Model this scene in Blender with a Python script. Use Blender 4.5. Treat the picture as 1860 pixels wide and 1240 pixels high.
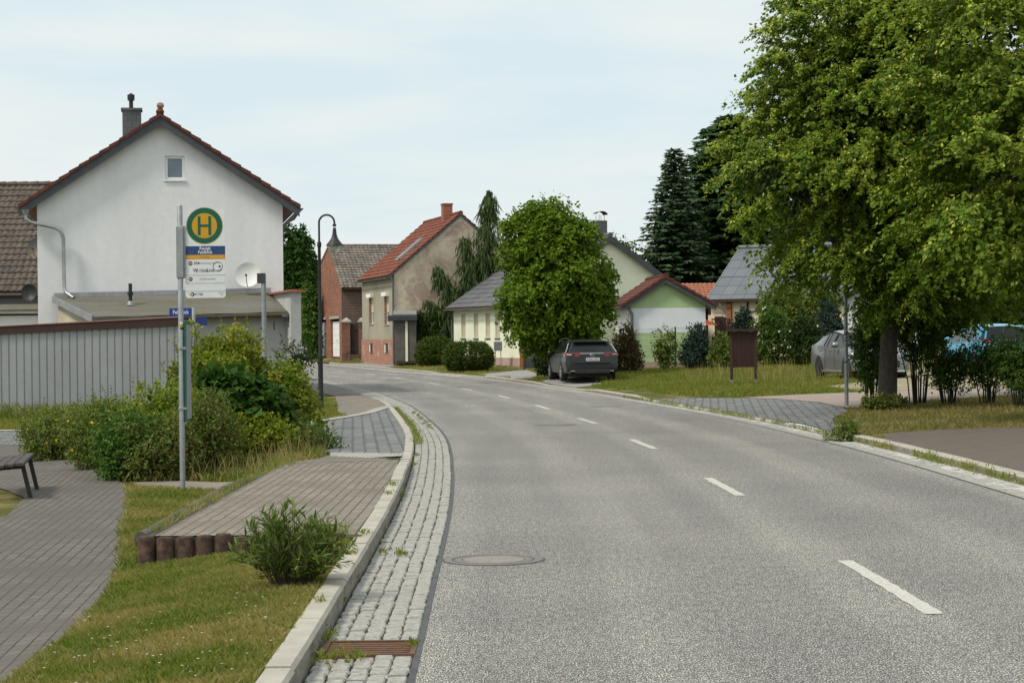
import bpy, bmesh, math, random
import numpy as np
from mathutils import Vector, Matrix

for _o in list(bpy.data.objects):
    bpy.data.objects.remove(_o, do_unlink=True)
SC = bpy.context.scene
COL = SC.collection
rad = math.radians

# ------------------------------------------------------------------ camera
EYE = 1.7
FPX = 3600.0                       # focal length in photo pixels (photo 1860 wide)
_rho, _pit = rad(0.6), 8 / 3600.0
_F = np.array([0, math.cos(_pit), -math.sin(_pit)])
_r0 = np.array([1.0, 0, 0]); _u0 = np.array([0, math.sin(_pit), math.cos(_pit)])
_R = math.cos(_rho) * _r0 - math.sin(_rho) * _u0
_U = math.sin(_rho) * _r0 + math.cos(_rho) * _u0
cam = bpy.data.cameras.new("camera")
cam.sensor_width = 36.0
cam.lens = FPX / 1860 * 36.0
cam.clip_start = 0.2
cam.clip_end = 2000
camo = bpy.data.objects.new("camera", cam)
COL.objects.link(camo)
camo.matrix_world = Matrix(((_R[0], _U[0], -_F[0], 0), (_R[1], _U[1], -_F[1], 0),
                            (_R[2], _U[2], -_F[2], EYE), (0, 0, 0, 1)))
SC.camera = camo

# ------------------------------------------------------------------ light
SUN_EL, SUN_AZ = rad(52), rad(-122)      # azimuth from +Y towards +X: the sun stands to the left, a little behind
SUN_W = 2.6
sun = bpy.data.lights.new("sun", 'SUN')
sun.energy = SUN_W
sun.angle = rad(11)
sun.color = (1.0, 0.93, 0.82)
suno = bpy.data.objects.new("sun", sun)
COL.objects.link(suno)
_sd = Vector((math.sin(SUN_AZ) * math.cos(SUN_EL), math.cos(SUN_AZ) * math.cos(SUN_EL), math.sin(SUN_EL)))
suno.rotation_euler = _sd.to_track_quat('Z', 'Y').to_euler()

SC.view_settings.view_transform = 'Standard'
SC.view_settings.look = 'None'
SC.view_settings.exposure = 0.22
SC.view_settings.gamma = 1.0

W = bpy.data.worlds.new("World")
SC.world = W
W.use_nodes = True
nt = W.node_tree
nt.nodes.clear()
_out = nt.nodes.new('ShaderNodeOutputWorld')
_bg = nt.nodes.new('ShaderNodeBackground')
_sky = nt.nodes.new('ShaderNodeTexSky')
_sky.sky_type = 'NISHITA'
_sky.sun_disc = False
_sky.sun_elevation = SUN_EL
_sky.sun_rotation = SUN_AZ
_sky.air_density = 1.0
_sky.dust_density = 2.0
_tc = nt.nodes.new('ShaderNodeTexCoord')
_mp = nt.nodes.new('ShaderNodeMapping')
_mp.inputs['Scale'].default_value = (2.2, 2.2, 13.0)
_mp.inputs['Location'].default_value = (0.35, 0.1, 0.4)
_nz = nt.nodes.new('ShaderNodeTexNoise')
_nz.inputs['Scale'].default_value = 1.6
_nz.inputs['Detail'].default_value = 7
_nz.inputs['Roughness'].default_value = 0.55
_nz.inputs['Distortion'].default_value = 0.35
_rp = nt.nodes.new('ShaderNodeValToRGB')       # cloud cover: thin veil with paler and bluer stretches
_rp.color_ramp.elements[0].position = 0.36
_rp.color_ramp.elements[0].color = (6.9, 8.15, 8.6, 1)
_rp.color_ramp.elements[1].position = 0.60
_rp.color_ramp.elements[1].color = (8.45, 8.8, 8.6, 1)
_e = _rp.color_ramp.elements.new(0.47); _e.color = (7.7, 8.5, 8.65, 1)
_sx = nt.nodes.new('ShaderNodeSeparateXYZ')
_mr = nt.nodes.new('ShaderNodeMapRange')       # an overcast dome is brighter overhead than at the skyline
_mr.inputs['From Min'].default_value = 0.15
_mr.inputs['From Max'].default_value = 1.0
_mr.inputs['To Min'].default_value = 1.0
_mr.inputs['To Max'].default_value = 1.35
_mul = nt.nodes.new('ShaderNodeMix'); _mul.data_type = 'RGBA'; _mul.blend_type = 'MULTIPLY'
_mul.inputs[0].default_value = 1.0
_mx = nt.nodes.new('ShaderNodeMix'); _mx.data_type = 'RGBA'
_mx.inputs[0].default_value = 0.93
nt.links.new(_tc.outputs['Generated'], _mp.inputs['Vector'])
nt.links.new(_mp.outputs['Vector'], _nz.inputs['Vector'])
nt.links.new(_nz.outputs['Fac'], _rp.inputs['Fac'])
nt.links.new(_tc.outputs['Generated'], _sx.inputs[0])
nt.links.new(_sx.outputs['Z'], _mr.inputs['Value'])
nt.links.new(_rp.outputs['Color'], _mul.inputs[6])
nt.links.new(_mr.outputs['Result'], _mul.inputs[7])
nt.links.new(_sky.outputs['Color'], _mx.inputs[6])
nt.links.new(_mul.outputs[2], _mx.inputs[7])
nt.links.new(_mx.outputs[2], _bg.inputs['Color'])
_bg.inputs['Strength'].default_value = 0.09
nt.links.new(_bg.outputs['Background'], _out.inputs['Surface'])

# ------------------------------------------------------------------ helpers
def ray(px, py):
    d = _F + _R * (px - 930) / FPX + _U * (620 - py) / FPX
    return d / d[1]

def D(px, py, Y):
    d = ray(px, py)
    return np.array([d[0] * Y, Y, EYE + d[2] * Y])

def sstep(a, b, x):
    t = min(1.0, max(0.0, (x - a) / (b - a)))
    return t * t * (3 - 2 * t)

def tag(o, label=None, cat=None, group=None, kind=None):
    if label: o['label'] = label
    if cat: o['category'] = cat
    if group: o['group'] = group
    if kind: o['kind'] = kind
    return o

def empty(name, loc, label, cat, group=None, rz=0.0):
    o = bpy.data.objects.new(name, None)
    o.empty_display_size = 0.2
    COL.objects.link(o)
    o.location = tuple(float(v) for v in loc)
    o.rotation_euler = (0, 0, rz)
    return tag(o, label, cat, group)

def copy_tree(o, parent=None):
    c = o.copy(); COL.objects.link(c)
    if parent is not None: c.parent = parent
    for ch in list(o.children):
        copy_tree(ch, c)
    return c

class MB:
    """collects shapes and links them as ONE mesh object"""
    def __init__(s):
        s.v = []; s.f = []; s.uv = {}; s.mi = []; s.m = 0
    def add(s, vs, fs):
        b = len(s.v)
        s.v += [tuple(float(c) for c in p) for p in vs]
        for f in fs:
            s.f.append(tuple(i + b for i in f)); s.mi.append(s.m)
        return s
    def poly(s, vs):
        return s.add(vs, [tuple(range(len(vs)))])
    def box(s, c, d, rz=0.0, bev=0.0):
        cx, cy, cz = c; x, y, z = d[0] / 2, d[1] / 2, d[2] / 2
        if bev > 0:
            b = min(bev, x * .9, y * .9, z * .9)
            pts = []
            for sz in (-1, 1):
                for (ex, ey, ez) in ((x - b, y - b, z), ):
                    pass
            prof = [(x - b, y - b, -z), (x, y, -z + b), (x, y, z - b), (x - b, y - b, z)]
            rings = []
            for (ax, ay, az) in prof:
                rings.append([(-ax, -ay, az), (ax, -ay, az), (ax, ay, az), (-ax, ay, az)])
            vs = [p for r in rings for p in r]
            fs = [(3, 2, 1, 0), (12, 13, 14, 15)]
            for k in range(3):
                for i in range(4):
                    j = (i + 1) % 4
                    fs.append((k * 4 + i, k * 4 + j, k * 4 + 4 + j, k * 4 + 4 + i))
        else:
            vs = [(-x, -y, -z), (x, -y, -z), (x, y, -z), (-x, y, -z), (-x, -y, z), (x, -y, z), (x, y, z), (-x, y, z)]
            fs = [(3, 2, 1, 0), (4, 5, 6, 7), (0, 1, 5, 4), (1, 2, 6, 5), (2, 3, 7, 6), (3, 0, 4, 7)]
        cr, sr = math.cos(rz), math.sin(rz)
        return s.add([(cx + p[0] * cr - p[1] * sr, cy + p[0] * sr + p[1] * cr, cz + p[2]) for p in vs], fs)
    def bar(s, a, b, w, h, up=(0, 0, 1)):
        a = Vector(a); b = Vector(b); d = (b - a).normalized()
        up = Vector(up)
        sd = d.cross(up)
        if sd.length < 1e-4: sd = d.cross(Vector((1, 0, 0)))
        sd.normalize(); u = sd.cross(d).normalized()
        vs = []
        for p in (a, b):
            for (i, j) in ((-1, -1), (1, -1), (1, 1), (-1, 1)):
                vs.append(p + sd * i * w / 2 + u * j * h / 2)
        return s.add(vs, [(0, 1, 2, 3), (7, 6, 5, 4), (1, 0, 4, 5), (2, 1, 5, 6), (3, 2, 6, 7), (0, 3, 7, 4)])
    def tube(s, pts, rs, n=8, cap=True):
        pts = [Vector(p) for p in pts]
        if not hasattr(rs, '__len__'): rs = [rs] * len(pts)
        vs = []; fs = []
        prev = None
        for i, p in enumerate(pts):
            if i == 0: d = pts[1] - p
            elif i == len(pts) - 1: d = p - pts[i - 1]
            else: d = (pts[i + 1] - p).normalized() + (p - pts[i - 1]).normalized()
            d.normalize()
            if prev is None:
                a = d.orthogonal().normalized()
            else:
                a = (prev - d * prev.dot(d)).normalized()
            prev = a
            b = d.cross(a)
            for k in range(n):
                t = 2 * math.pi * k / n
                vs.append(p + (a * math.cos(t) + b * math.sin(t)) * rs[i])
        for i in range(len(pts) - 1):
            for k in range(n):
                j = (k + 1) % n
                fs.append((i * n + k, i * n + j, (i + 1) * n + j, (i + 1) * n + k))
        if cap:
            fs.append(tuple(range(n - 1, -1, -1)))
            fs.append(tuple((len(pts) - 1) * n + k for k in range(n)))
        return s.add(vs, fs)
    def lathe(s, prof, c=(0, 0, 0), n=20, axis='z', cap=True):
        vs = []; fs = []
        for (r, h) in prof:
            for k in range(n):
                t = 2 * math.pi * k / n
                p = (r * math.cos(t), r * math.sin(t), h)
                if axis == 'x': p = (p[2], p[0], p[1])
                if axis == 'y': p = (p[0], p[2], p[1])
                vs.append((c[0] + p[0], c[1] + p[1], c[2] + p[2]))
        m = len(prof)
        for i in range(m - 1):
            for k in range(n):
                j = (k + 1) % n
                fs.append((i * n + k, i * n + j, (i + 1) * n + j, (i + 1) * n + k))
        if cap:
            fs.append(tuple(range(n - 1, -1, -1)))
            fs.append(tuple((m - 1) * n + k for k in range(n)))
        return s.add(vs, fs)
    def prism(s, poly, d):
        """poly: list of 3D points (planar), d: extrusion vector"""
        n = len(poly)
        vs = [tuple(p) for p in poly] + [(p[0] + d[0], p[1] + d[1], p[2] + d[2]) for p in poly]
        fs = [tuple(range(n - 1, -1, -1)), tuple(range(n, 2 * n))]
        for i in range(n):
            j = (i + 1) % n
            fs.append((i, j, n + j, n + i))
        return s.add(vs, fs)
    def grid(s, P):
        """P: array (a,b,3)"""
        a, b = len(P), len(P[0])
        vs = [P[i][j] for i in range(a) for j in range(b)]
        fs = [(i * b + j, i * b + j + 1, (i + 1) * b + j + 1, (i + 1) * b + j) for i in range(a - 1) for j in range(b - 1)]
        return s.add(vs, fs)
    def build(s, name, mat, parent=None, world=False, smooth=False, label=None):
        me = bpy.data.meshes.new(name)
        v = s.v
        if world and parent is not None:
            l = parent.location
            v = [(p[0] - l[0], p[1] - l[1], p[2] - l[2]) for p in v]
        me.from_pydata(v, [], s.f)
        mats = mat if isinstance(mat, (list, tuple)) else [mat]
        for m in mats: me.materials.append(m)
        if len(mats) > 1:
            me.polygons.foreach_set('material_index', s.mi)
        if smooth:
            me.polygons.foreach_set('use_smooth', [True] * len(me.polygons))
            if smooth == 'angle':
                bm = bmesh.new(); bm.from_mesh(me)
                for e in bm.edges:
                    if len(e.link_faces) == 2 and e.calc_face_angle(0) > rad(38): e.smooth = False
                bm.to_mesh(me); bm.free()
        me.update()
        o = bpy.data.objects.new(name, me)
        COL.objects.link(o)
        if parent is not None: o.parent = parent
        if label: o['label'] = label
        return o

def mesh_np(name, V, F, mat, parent=None, offset=None, mi=None):
    V = np.asarray(V, dtype=np.float32); F = np.asarray(F, dtype=np.int32)
    if offset is not None: V = V - np.asarray(offset, dtype=np.float32)
    k = F.shape[1]
    me = bpy.data.meshes.new(name)
    me.vertices.add(len(V)); me.vertices.foreach_set('co', V.ravel())
    me.loops.add(F.size); me.loops.foreach_set('vertex_index', F.ravel())
    me.polygons.add(len(F))
    me.polygons.foreach_set('loop_start', np.arange(0, F.size, k, dtype=np.int32))
    me.polygons.foreach_set('loop_total', np.full(len(F), k, dtype=np.int32))
    for m in (mat if isinstance(mat, (list, tuple)) else [mat]): me.materials.append(m)
    if mi is not None: me.polygons.foreach_set('material_index', np.asarray(mi, dtype=np.int32))
    me.update(calc_edges=True)
    o = bpy.data.objects.new(name, me); COL.objects.link(o)
    if parent is not None: o.parent = parent
    return o

# ------------------------------------------------------------------ materials
def _nodes(name):
    m = bpy.data.materials.new(name); m.use_nodes = True
    t = m.node_tree
    return m, t, t.nodes['Principled BSDF']

def _noise(t, scale, detail=5, rough=.6, coord='Object', stretch=None, dist=0.0):
    tc = t.nodes.new('ShaderNodeTexCoord')
    n = t.nodes.new('ShaderNodeTexNoise')
    n.inputs['Scale'].default_value = scale
    n.inputs['Detail'].default_value = detail
    n.inputs['Roughness'].default_value = rough
    n.inputs['Distortion'].default_value = dist
    if stretch:
        mp = t.nodes.new('ShaderNodeMapping'); mp.inputs['Scale'].default_value = stretch
        t.links.new(tc.outputs[coord], mp.inputs[0]); t.links.new(mp.outputs[0], n.inputs['Vector'])
    else:
        t.links.new(tc.outputs[coord], n.inputs['Vector'])
    return n

def _ramp(t, src, stops):
    r = t.nodes.new('ShaderNodeValToRGB')
    el = r.color_ramp.elements
    while len(el) < len(stops): el.new(0.5)
    for e, (p, c) in zip(el, stops):
        e.position = p; e.color = (*c, 1) if len(c) == 3 else c
    t.links.new(src, r.inputs['Fac'])
    return r

def _mix(t, fac, a, b, mode='MIX'):
    m = t.nodes.new('ShaderNodeMix'); m.data_type = 'RGBA'; m.blend_type = mode
    for sock, val in ((0, fac), (6, a), (7, b)):
        if hasattr(val, 'is_linked') or hasattr(val, 'links'): t.links.new(val, m.inputs[sock])
        elif sock == 0: m.inputs[0].default_value = val
        else: m.inputs[sock].default_value = (*val, 1) if len(val) == 3 else val
    return m.outputs[2]

def _bump(t, bs, src, strength=.3, dist=.02, prev=None):
    b = t.nodes.new('ShaderNodeBump')
    b.inputs['Strength'].default_value = strength
    b.inputs['Distance'].default_value = dist
    t.links.new(src, b.inputs['Height'])
    if prev is not None: t.links.new(prev.outputs[0], b.inputs['Normal'])
    t.links.new(b.outputs[0], bs.inputs['Normal'])
    return b

def mat(name, c1, c2=None, scale=4.0, lo=.35, hi=.65, rough=.85, spec=.3, metal=0.0, bump=0.0, bscale=60.0,
        bdist=.01, stretch=None, fine=None, detail=6):
    m, t, b = _nodes(name)
    b.inputs['Roughness'].default_value = rough
    b.inputs['Metallic'].default_value = metal
    b.inputs['Specular IOR Level'].default_value = spec
    if c2 is None: c2 = tuple(x * .8 for x in c1)
    n = _noise(t, scale, detail, stretch=stretch)
    col = _ramp(t, n.outputs['Fac'], [(lo, c1), (hi, c2)]).outputs[0]
    if fine:
        n2 = _noise(t, fine[0], 3, .7)
        r2 = _ramp(t, n2.outputs['Fac'], [(.3, (1 - fine[1],) * 3), (.7, (1 + fine[1],) * 3)])
        col = _mix(t, 1.0, col, r2.outputs[0], 'MULTIPLY')
    t.links.new(col, b.inputs['Base Color'])
    if bump > 0:
        n3 = _noise(t, bscale, 4, .65)
        _bump(t, b, n3.outputs['Fac'], bump, bdist)
    return m

def leafmat(name, cols, clump=None, cscale=.8, rough=.55, trans=.25):
    """cols: list of colours picked per leaf; clump: colour mixed in by slow noise through the plant"""
    m, t, b = _nodes(name)
    g = t.nodes.new('ShaderNodeNewGeometry')
    st = [(i / max(1, len(cols) - 1), c) for i, c in enumerate(cols)]
    col = _ramp(t, g.outputs['Random Per Island'], st).outputs[0]
    if clump:
        n = _noise(t, cscale, 3, .6)
        r = _ramp(t, n.outputs['Fac'], [(.42, (0, 0, 0)), (.62, (1, 1, 1))])
        col = _mix(t, r.outputs[0], col, clump)
    t.links.new(col, b.inputs['Base Color'])
    b.inputs['Roughness'].default_value = rough
    b.inputs['Specular IOR Level'].default_value = .12
    tr = t.nodes.new('ShaderNodeBsdfTranslucent')
    hs = t.nodes.new('ShaderNodeMix'); hs.data_type = 'RGBA'; hs.blend_type = 'MULTIPLY'
    hs.inputs[0].default_value = 1.0
    hs.inputs[7].default_value = (1.5, 1.6, .6, 1)
    t.links.new(col, hs.inputs[6]); t.links.new(hs.outputs[2], tr.inputs['Color'])
    ms = t.nodes.new('ShaderNodeMixShader'); ms.inputs[0].default_value = trans
    t.links.new(b.outputs[0], ms.inputs[1]); t.links.new(tr.outputs[0], ms.inputs[2])
    t.links.new(ms.outputs[0], t.nodes['Material Output'].inputs['Surface'])
    return m

def brickmat(name, c1, c2, mortar, bw, rh, ms=.01, plane='xz', off=.5, rough=.9, bump=.5, bdist=.008, stain=None,
             uv=False, sq=1.0, fine=.12, bias=0.0):
    m, t, b = _nodes(name)
    b.inputs['Roughness'].default_value = rough
    b.inputs['Specular IOR Level'].default_value = .25
    tc = t.nodes.new('ShaderNodeTexCoord')
    vec = tc.outputs['UV' if uv else 'Object']
    if not uv and plane != 'xy':
        sx = t.nodes.new('ShaderNodeSeparateXYZ'); t.links.new(vec, sx.inputs[0])
        cb = t.nodes.new('ShaderNodeCombineXYZ')
        if plane == 'xz':
            t.links.new(sx.outputs[0], cb.inputs[0])
        elif plane == 'yz':
            t.links.new(sx.outputs[1], cb.inputs[0])
        else:
            ad = t.nodes.new('ShaderNodeMath'); ad.operation = 'ADD'
            t.links.new(sx.outputs[0], ad.inputs[0]); t.links.new(sx.outputs[1], ad.inputs[1])
            t.links.new(ad.outputs[0], cb.inputs[0])
        t.links.new(sx.outputs[2], cb.inputs[1])
        vec = cb.outputs[0]
    # wobble so that joints are not ruler straight
    wn = t.nodes.new('ShaderNodeTexNoise'); wn.inputs['Scale'].default_value = 3.0 / max(bw, .05) * .3
    t.links.new(vec, wn.inputs['Vector'])
    va = t.nodes.new('ShaderNodeVectorMath'); va.operation = 'MULTIPLY_ADD'
    va.inputs[1].default_value = (bw * .12, rh * .2, 0)
    t.links.new(wn.outputs['Color'], va.inputs[0]); t.links.new(vec, va.inputs[2])
    br = t.nodes.new('ShaderNodeTexBrick')
    br.offset = off
    br.inputs['Scale'].default_value = 1.0
    br.inputs['Brick Width'].default_value = bw
    br.inputs['Row Height'].default_value = rh
    br.inputs['Mortar Size'].default_value = ms
    br.inputs['Mortar Smooth'].default_value = .25
    br.inputs['Bias'].default_value = bias
    br.inputs['Color1'].default_value = (*c1, 1)
    br.inputs['Color2'].default_value = (*c2, 1)
    br.inputs['Mortar'].default_value = (*mortar, 1)
    t.links.new(va.outputs[0], br.inputs['Vector'])
    col = br.outputs['Color']
    n2 = _noise(t, 40, 4, .7)
    r2 = _ramp(t, n2.outputs['Fac'], [(.3, (1 - fine,) * 3), (.7, (1 + fine,) * 3)])
    col = _mix(t, 1.0, col, r2.outputs[0], 'MULTIPLY')
    if stain:
        n = _noise(t, stain[0], 5, .65)
        r = _ramp(t, n.outputs['Fac'], [(stain[2], (0, 0, 0)), (stain[3], (1, 1, 1))])
        col = _mix(t, r.outputs[0], col, stain[1])
    t.links.new(col, b.inputs['Base Color'])
    if bump:
        iv = t.nodes.new('ShaderNodeMath'); iv.operation = 'SUBTRACT'; iv.inputs[0].default_value = 1.0
        t.links.new(br.outputs['Fac'], iv.inputs[1])
        _bump(t, b, iv.outputs[0], bump, bdist)
    return m

def glassmat(name, c=(.03, .035, .04), rough=.06):
    m, t, b = _nodes(name)
    n = _noise(t, .7, 2)
    r = _ramp(t, n.outputs['Fac'], [(.3, c), (.7, tuple(x * 1.8 for x in c))])
    t.links.new(r.outputs[0], b.inputs['Base Color'])
    b.inputs['Roughness'].default_value = rough
    b.inputs['Specular IOR Level'].default_value = .4
    return m

M = {}
# ------------------------------------------------------------------ road geometry (world metres)
def _smooth(knots):
    k = np.array(knots)
    Y = np.arange(-8, 135, .25)
    X = np.interp(Y, k[:, 1], k[:, 0])
    w = np.exp(-.5 * (np.arange(-16, 17) / 6.0) ** 2); w /= w.sum()
    Xp = np.concatenate([2 * X[0] - X[16:0:-1], X, 2 * X[-1] - X[-2:-18:-1]])
    return np.stack([np.convolve(Xp, w, 'valid'), Y], 1)

LA = _smooth([(-.48, -8), (-.53, 9.96), (-.56, 12.1), (-.58, 14), (-.60, 16.7), (-.65, 20.3), (-.73, 23.4), (-.82, 26.3), (-1.02, 31.5),
              (-1.27, 35.65), (-1.86, 42.5), (-2.54, 49.6), (-3.35, 55.8), (-4.72, 65.6), (-6.17, 73.1), (-7.44, 78.3), (-8.08, 80.7),
              (-10.3, 88.5), (-12.6, 96), (-17, 110), (-24, 135)])
RA = _smooth([(5.3, -8), (5.25, 10), (5.21, 20.2), (5.15, 25.5), (5.03, 29.7), (4.82, 33.3), (4.55, 38.0), (4.22, 41.6), (3.63, 46.9),
              (2.63, 55.4), (1.55, 63.8), (.19, 71.1), (-1.5, 79.5), (-2.3, 82.4), (-5.87, 94), (-10.42, 111.2), (-12.53, 117.9), (-18, 135)])

def offs(C, d):
    """offset a curve sideways (d > 0 to the right of travel)"""
    T = np.gradient(C, axis=0)
    T /= np.linalg.norm(T, axis=1)[:, None]
    N = np.stack([T[:, 1], -T[:, 0]], 1)
    return C + N * (d if np.isscalar(d) else np.asarray(d)[:, None])

GUT = .54
LKF = offs(LA, -GUT)            # kerb face
LKB = offs(LA, -GUT - .14)      # kerb back
RKF = offs(RA, np.interp(RA[:, 1], [20, 44, 60], [.5, .42, .36]))
RKB = offs(RA, np.interp(RA[:, 1], [20, 44, 60], [.64, .55, .48]))

def hroad(Y): return .006 * np.maximum(0, np.asarray(Y, float) - 66)
def lkh(Y): return np.interp(Y, [25, 27.5, 40, 46, 51, 54], [.115, .045, .045, .08, .08, .03])
def rkh(Y): return np.interp(Y, [31.5, 33.5, 51.5, 53, 60, 62, 68, 70, 78, 80, 87, 89], [.10, .035, .035, .10, .10, .04, .04, .09, .09, .04, .04, .09])
def ss(a, b, x):
    t = np.clip((np.asarray(x, float) - a) / (b - a), 0, 1)
    return t * t * (3 - 2 * t)

def gz(X, Y, sheet=False):
    X = np.asarray(X, float); Y = np.asarray(Y, float)
    xl = np.interp(Y, LKB[:, 1], LKB[:, 0]); xr = np.interp(Y, RKB[:, 1], RKB[:, 0])
    hr = hroad(Y)
    d = xl - X
    zl = np.interp(d, [0, .3, 2.2, 6], [0, -.02, -.27, -.30]) + .09
    g = ss(49, 60, Y)
    zl = zl * (1 - g) + g * (.03 + hr)
    g2 = ss(26.5, 28, Y) * (1 - ss(44, 46, Y))            # the side street runs out flat to the road
    zs = np.interp(d, [0, 1.5, 6], [.03, -.02, -.21])
    zl = zl * (1 - g2) + zs * g2
    e = X - xr
    sl = .035 - .014 * ss(74, 88, Y)
    zr = hr + rkh(Y) - .015 + np.minimum(sl * e, .62) + .34 * ss(86, 113, Y) * ss(0, 5, e)
    zr = zr + .10 * np.exp(-((X - 6.9) ** 2 + (Y - 36) ** 2) / 3.2)
    zm = hr - .10
    return np.where(d > 0, zl, np.where(e > 0, zr, zm if not sheet else hr))

def gz1(x, y): return float(gz(x, y))

def G(px, py, dz=0.0):
    """the ground point seen at a photo pixel"""
    d = ray(px, py)
    Y = np.arange(7, 170, .02)
    h = EYE + d[2] * Y - (gz(d[0] * Y, Y, True) + dz)
    i = int(np.argmax(h < 0))
    if h[i] >= 0: i = len(Y) - 1
    return np.array([d[0] * Y[i], Y[i], gz1(d[0] * Y[i], Y[i]) + dz])

# ------------------------------------------------------------------ ground materials
def ground_mat():
    m, t, b = _nodes('turf')
    b.inputs['Roughness'].default_value = .95
    b.inputs['Specular IOR Level'].default_value = .1
    a = _noise(t, .55, 5, .65)
    r = _ramp(t, a.outputs['Fac'], [(.33, (.060, .080, .018)), (.50, (.10, .105, .030)), (.66, (.27, .215, .10))])
    f = _noise(t, 26, 4, .75)
    r2 = _ramp(t, f.outputs['Fac'], [(.28, (.45, .47, .4)), (.72, (1.5, 1.45, 1.4))])
    t.links.new(_mix(t, 1.0, r.outputs[0], r2.outputs[0], 'MULTIPLY'), b.inputs['Base Color'])
    _bump(t, b, f.outputs['Fac'], .8, .05)
    return m
M['turf'] = ground_mat()

def asphalt_mat():
    m, t, b = _nodes('asphalt')
    b.inputs['Roughness'].default_value = .9
    b.inputs['Specular IOR Level'].default_value = .12
    n1 = _noise(t, 1.0, 2, .8, stretch=(115, 42, 70))
    r1 = _ramp(t, n1.outputs['Fac'], [(.33, (.018, .0175, .016)), (.45, (.095, .091, .084)), (.535, (.185, .178, .165)), (.66, (.62, .60, .56))])
    n2 = _noise(t, .35, 5, .6)
    r2 = _ramp(t, n2.outputs['Fac'], [(.3, (.86, .86, .87)), (.7, (1.1, 1.09, 1.07))])
    c = _mix(t, 1.0, r1.outputs[0], r2.outputs[0], 'MULTIPLY')
    # tyre polished lanes and patches along the road
    n3 = _noise(t, 1.0, 3, .5, stretch=(1.6, .07, 1))
    r3 = _ramp(t, n3.outputs['Fac'], [(.35, (.93, .93, .94)), (.65, (1.05, 1.05, 1.04))])
    c = _mix(t, 1.0, c, r3.outputs[0], 'MULTIPLY')
    n5 = _noise(t, 1.0, 2, .7, stretch=(24, 7, 20))
    r5 = _ramp(t, n5.outputs['Fac'], [(.34, (.86, .86, .865)), (.66, (1.36, 1.35, 1.33))])
    c = _mix(t, 1.0, c, r5.outputs[0], 'MULTIPLY')
    # wheel tracks worn a little darker and smoother along both lanes
    at = t.nodes.new('ShaderNodeAttribute'); at.attribute_name = 'across'
    mu = t.nodes.new('ShaderNodeMath'); mu.operation = 'MULTIPLY'; mu.inputs[1].default_value = 8 * math.pi
    t.links.new(at.outputs['Fac'], mu.inputs[0])
    co = t.nodes.new('ShaderNodeMath'); co.operation = 'COSINE'; t.links.new(mu.outputs[0], co.inputs[0])
    n4 = _noise(t, .5, 4, .6, stretch=(2, .25, 1))
    m4 = t.nodes.new('ShaderNodeMath'); m4.operation = 'MULTIPLY'; t.links.new(co.outputs[0], m4.inputs[0]); t.links.new(n4.outputs['Fac'], m4.inputs[1])
    r4 = _ramp(t, m4.outputs[0], [(0.0, (1, 1, 1)), (.42, (1, 1, 1))])
    r4.color_ramp.elements[0].color = (.90, .90, .905, 1); r4.color_ramp.elements[1].color = (1.04, 1.04, 1.03, 1)
    c = _mix(t, 1.0, c, r4.outputs[0], 'MULTIPLY')
    t.links.new(c, b.inputs['Base Color'])
    return m
M['asphalt'] = asphalt_mat()
M['granite'] = mat('granite', (.40, .385, .355), (.50, .485, .45), 9, rough=.85, bump=.35, bscale=50, fine=(70, .14))
M['granite_pale'] = mat('granite_pale', (.235, .228, .207), (.345, .337, .307), 22, rough=.9, bump=.5, bscale=40, fine=(45, .18))
M['kerbstone'] = mat('kerbstone', (.31, .288, .24), (.39, .362, .305), 3, rough=.85, bump=.3, bscale=60, fine=(80, .15))
M['joint'] = mat('joint', (.075, .062, .048), (.045, .040, .03), 6, rough=.95, bump=.5, bscale=60)
M['paint_white'] = mat('paint_white', (.46, .445, .40), (.27, .26, .235), 26, lo=.45, hi=.75, rough=.85, fine=(90, .22))
M['paver'] = brickmat('paver', (.172, .150, .122), (.222, .194, .16), (.056, .046, .036), .20, .10, .007, uv=True, stain=(.9, (.13, .108, .088), .45, .75))
M['paver_grey'] = brickmat('paver_grey', (.106, .094, .081), (.136, .121, .104), (.038, .032, .026), .20, .10, .007, uv=True, stain=(.7, (.09, .08, .069), .42, .7))
M['paver_dark'] = brickmat('paver_dark', (.105, .086, .070), (.130, .107, .088), (.065, .055, .048), .20, .10, .006, plane='xy')
M['paver_red'] = brickmat('paver_red', (.25, .20, .17), (.30, .245, .21), (.2, .15, .12), .20, .10, .006, plane='xy')
M['slagstone'] = brickmat('slagstone', (.112, .113, .114), (.19, .19, .19), (.06, .062, .042), .19, .24, .013, uv=True, bump=1.0, bdist=.03, rough=.75, stain=(2.2, (.075, .079, .08), .55, .8), off=0.12)
M['gravel'] = mat('gravel', (.20, .195, .185), (.27, .26, .245), 40, rough=.95, bump=.6, bscale=80, fine=(110, .2))
M['sandy'] = mat('sandy', (.30, .255, .18), (.17, .15, .07), 1.3, rough=.95, bump=.6, bscale=40, fine=(40, .3))
M['dark_asphalt'] = mat('dark_asphalt', (.12, .112, .105), (.16, .15, .14), 2, rough=.9, bump=.3, bscale=90, fine=(60, .15))

def structure(o): return tag(o, kind='structure')

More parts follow.
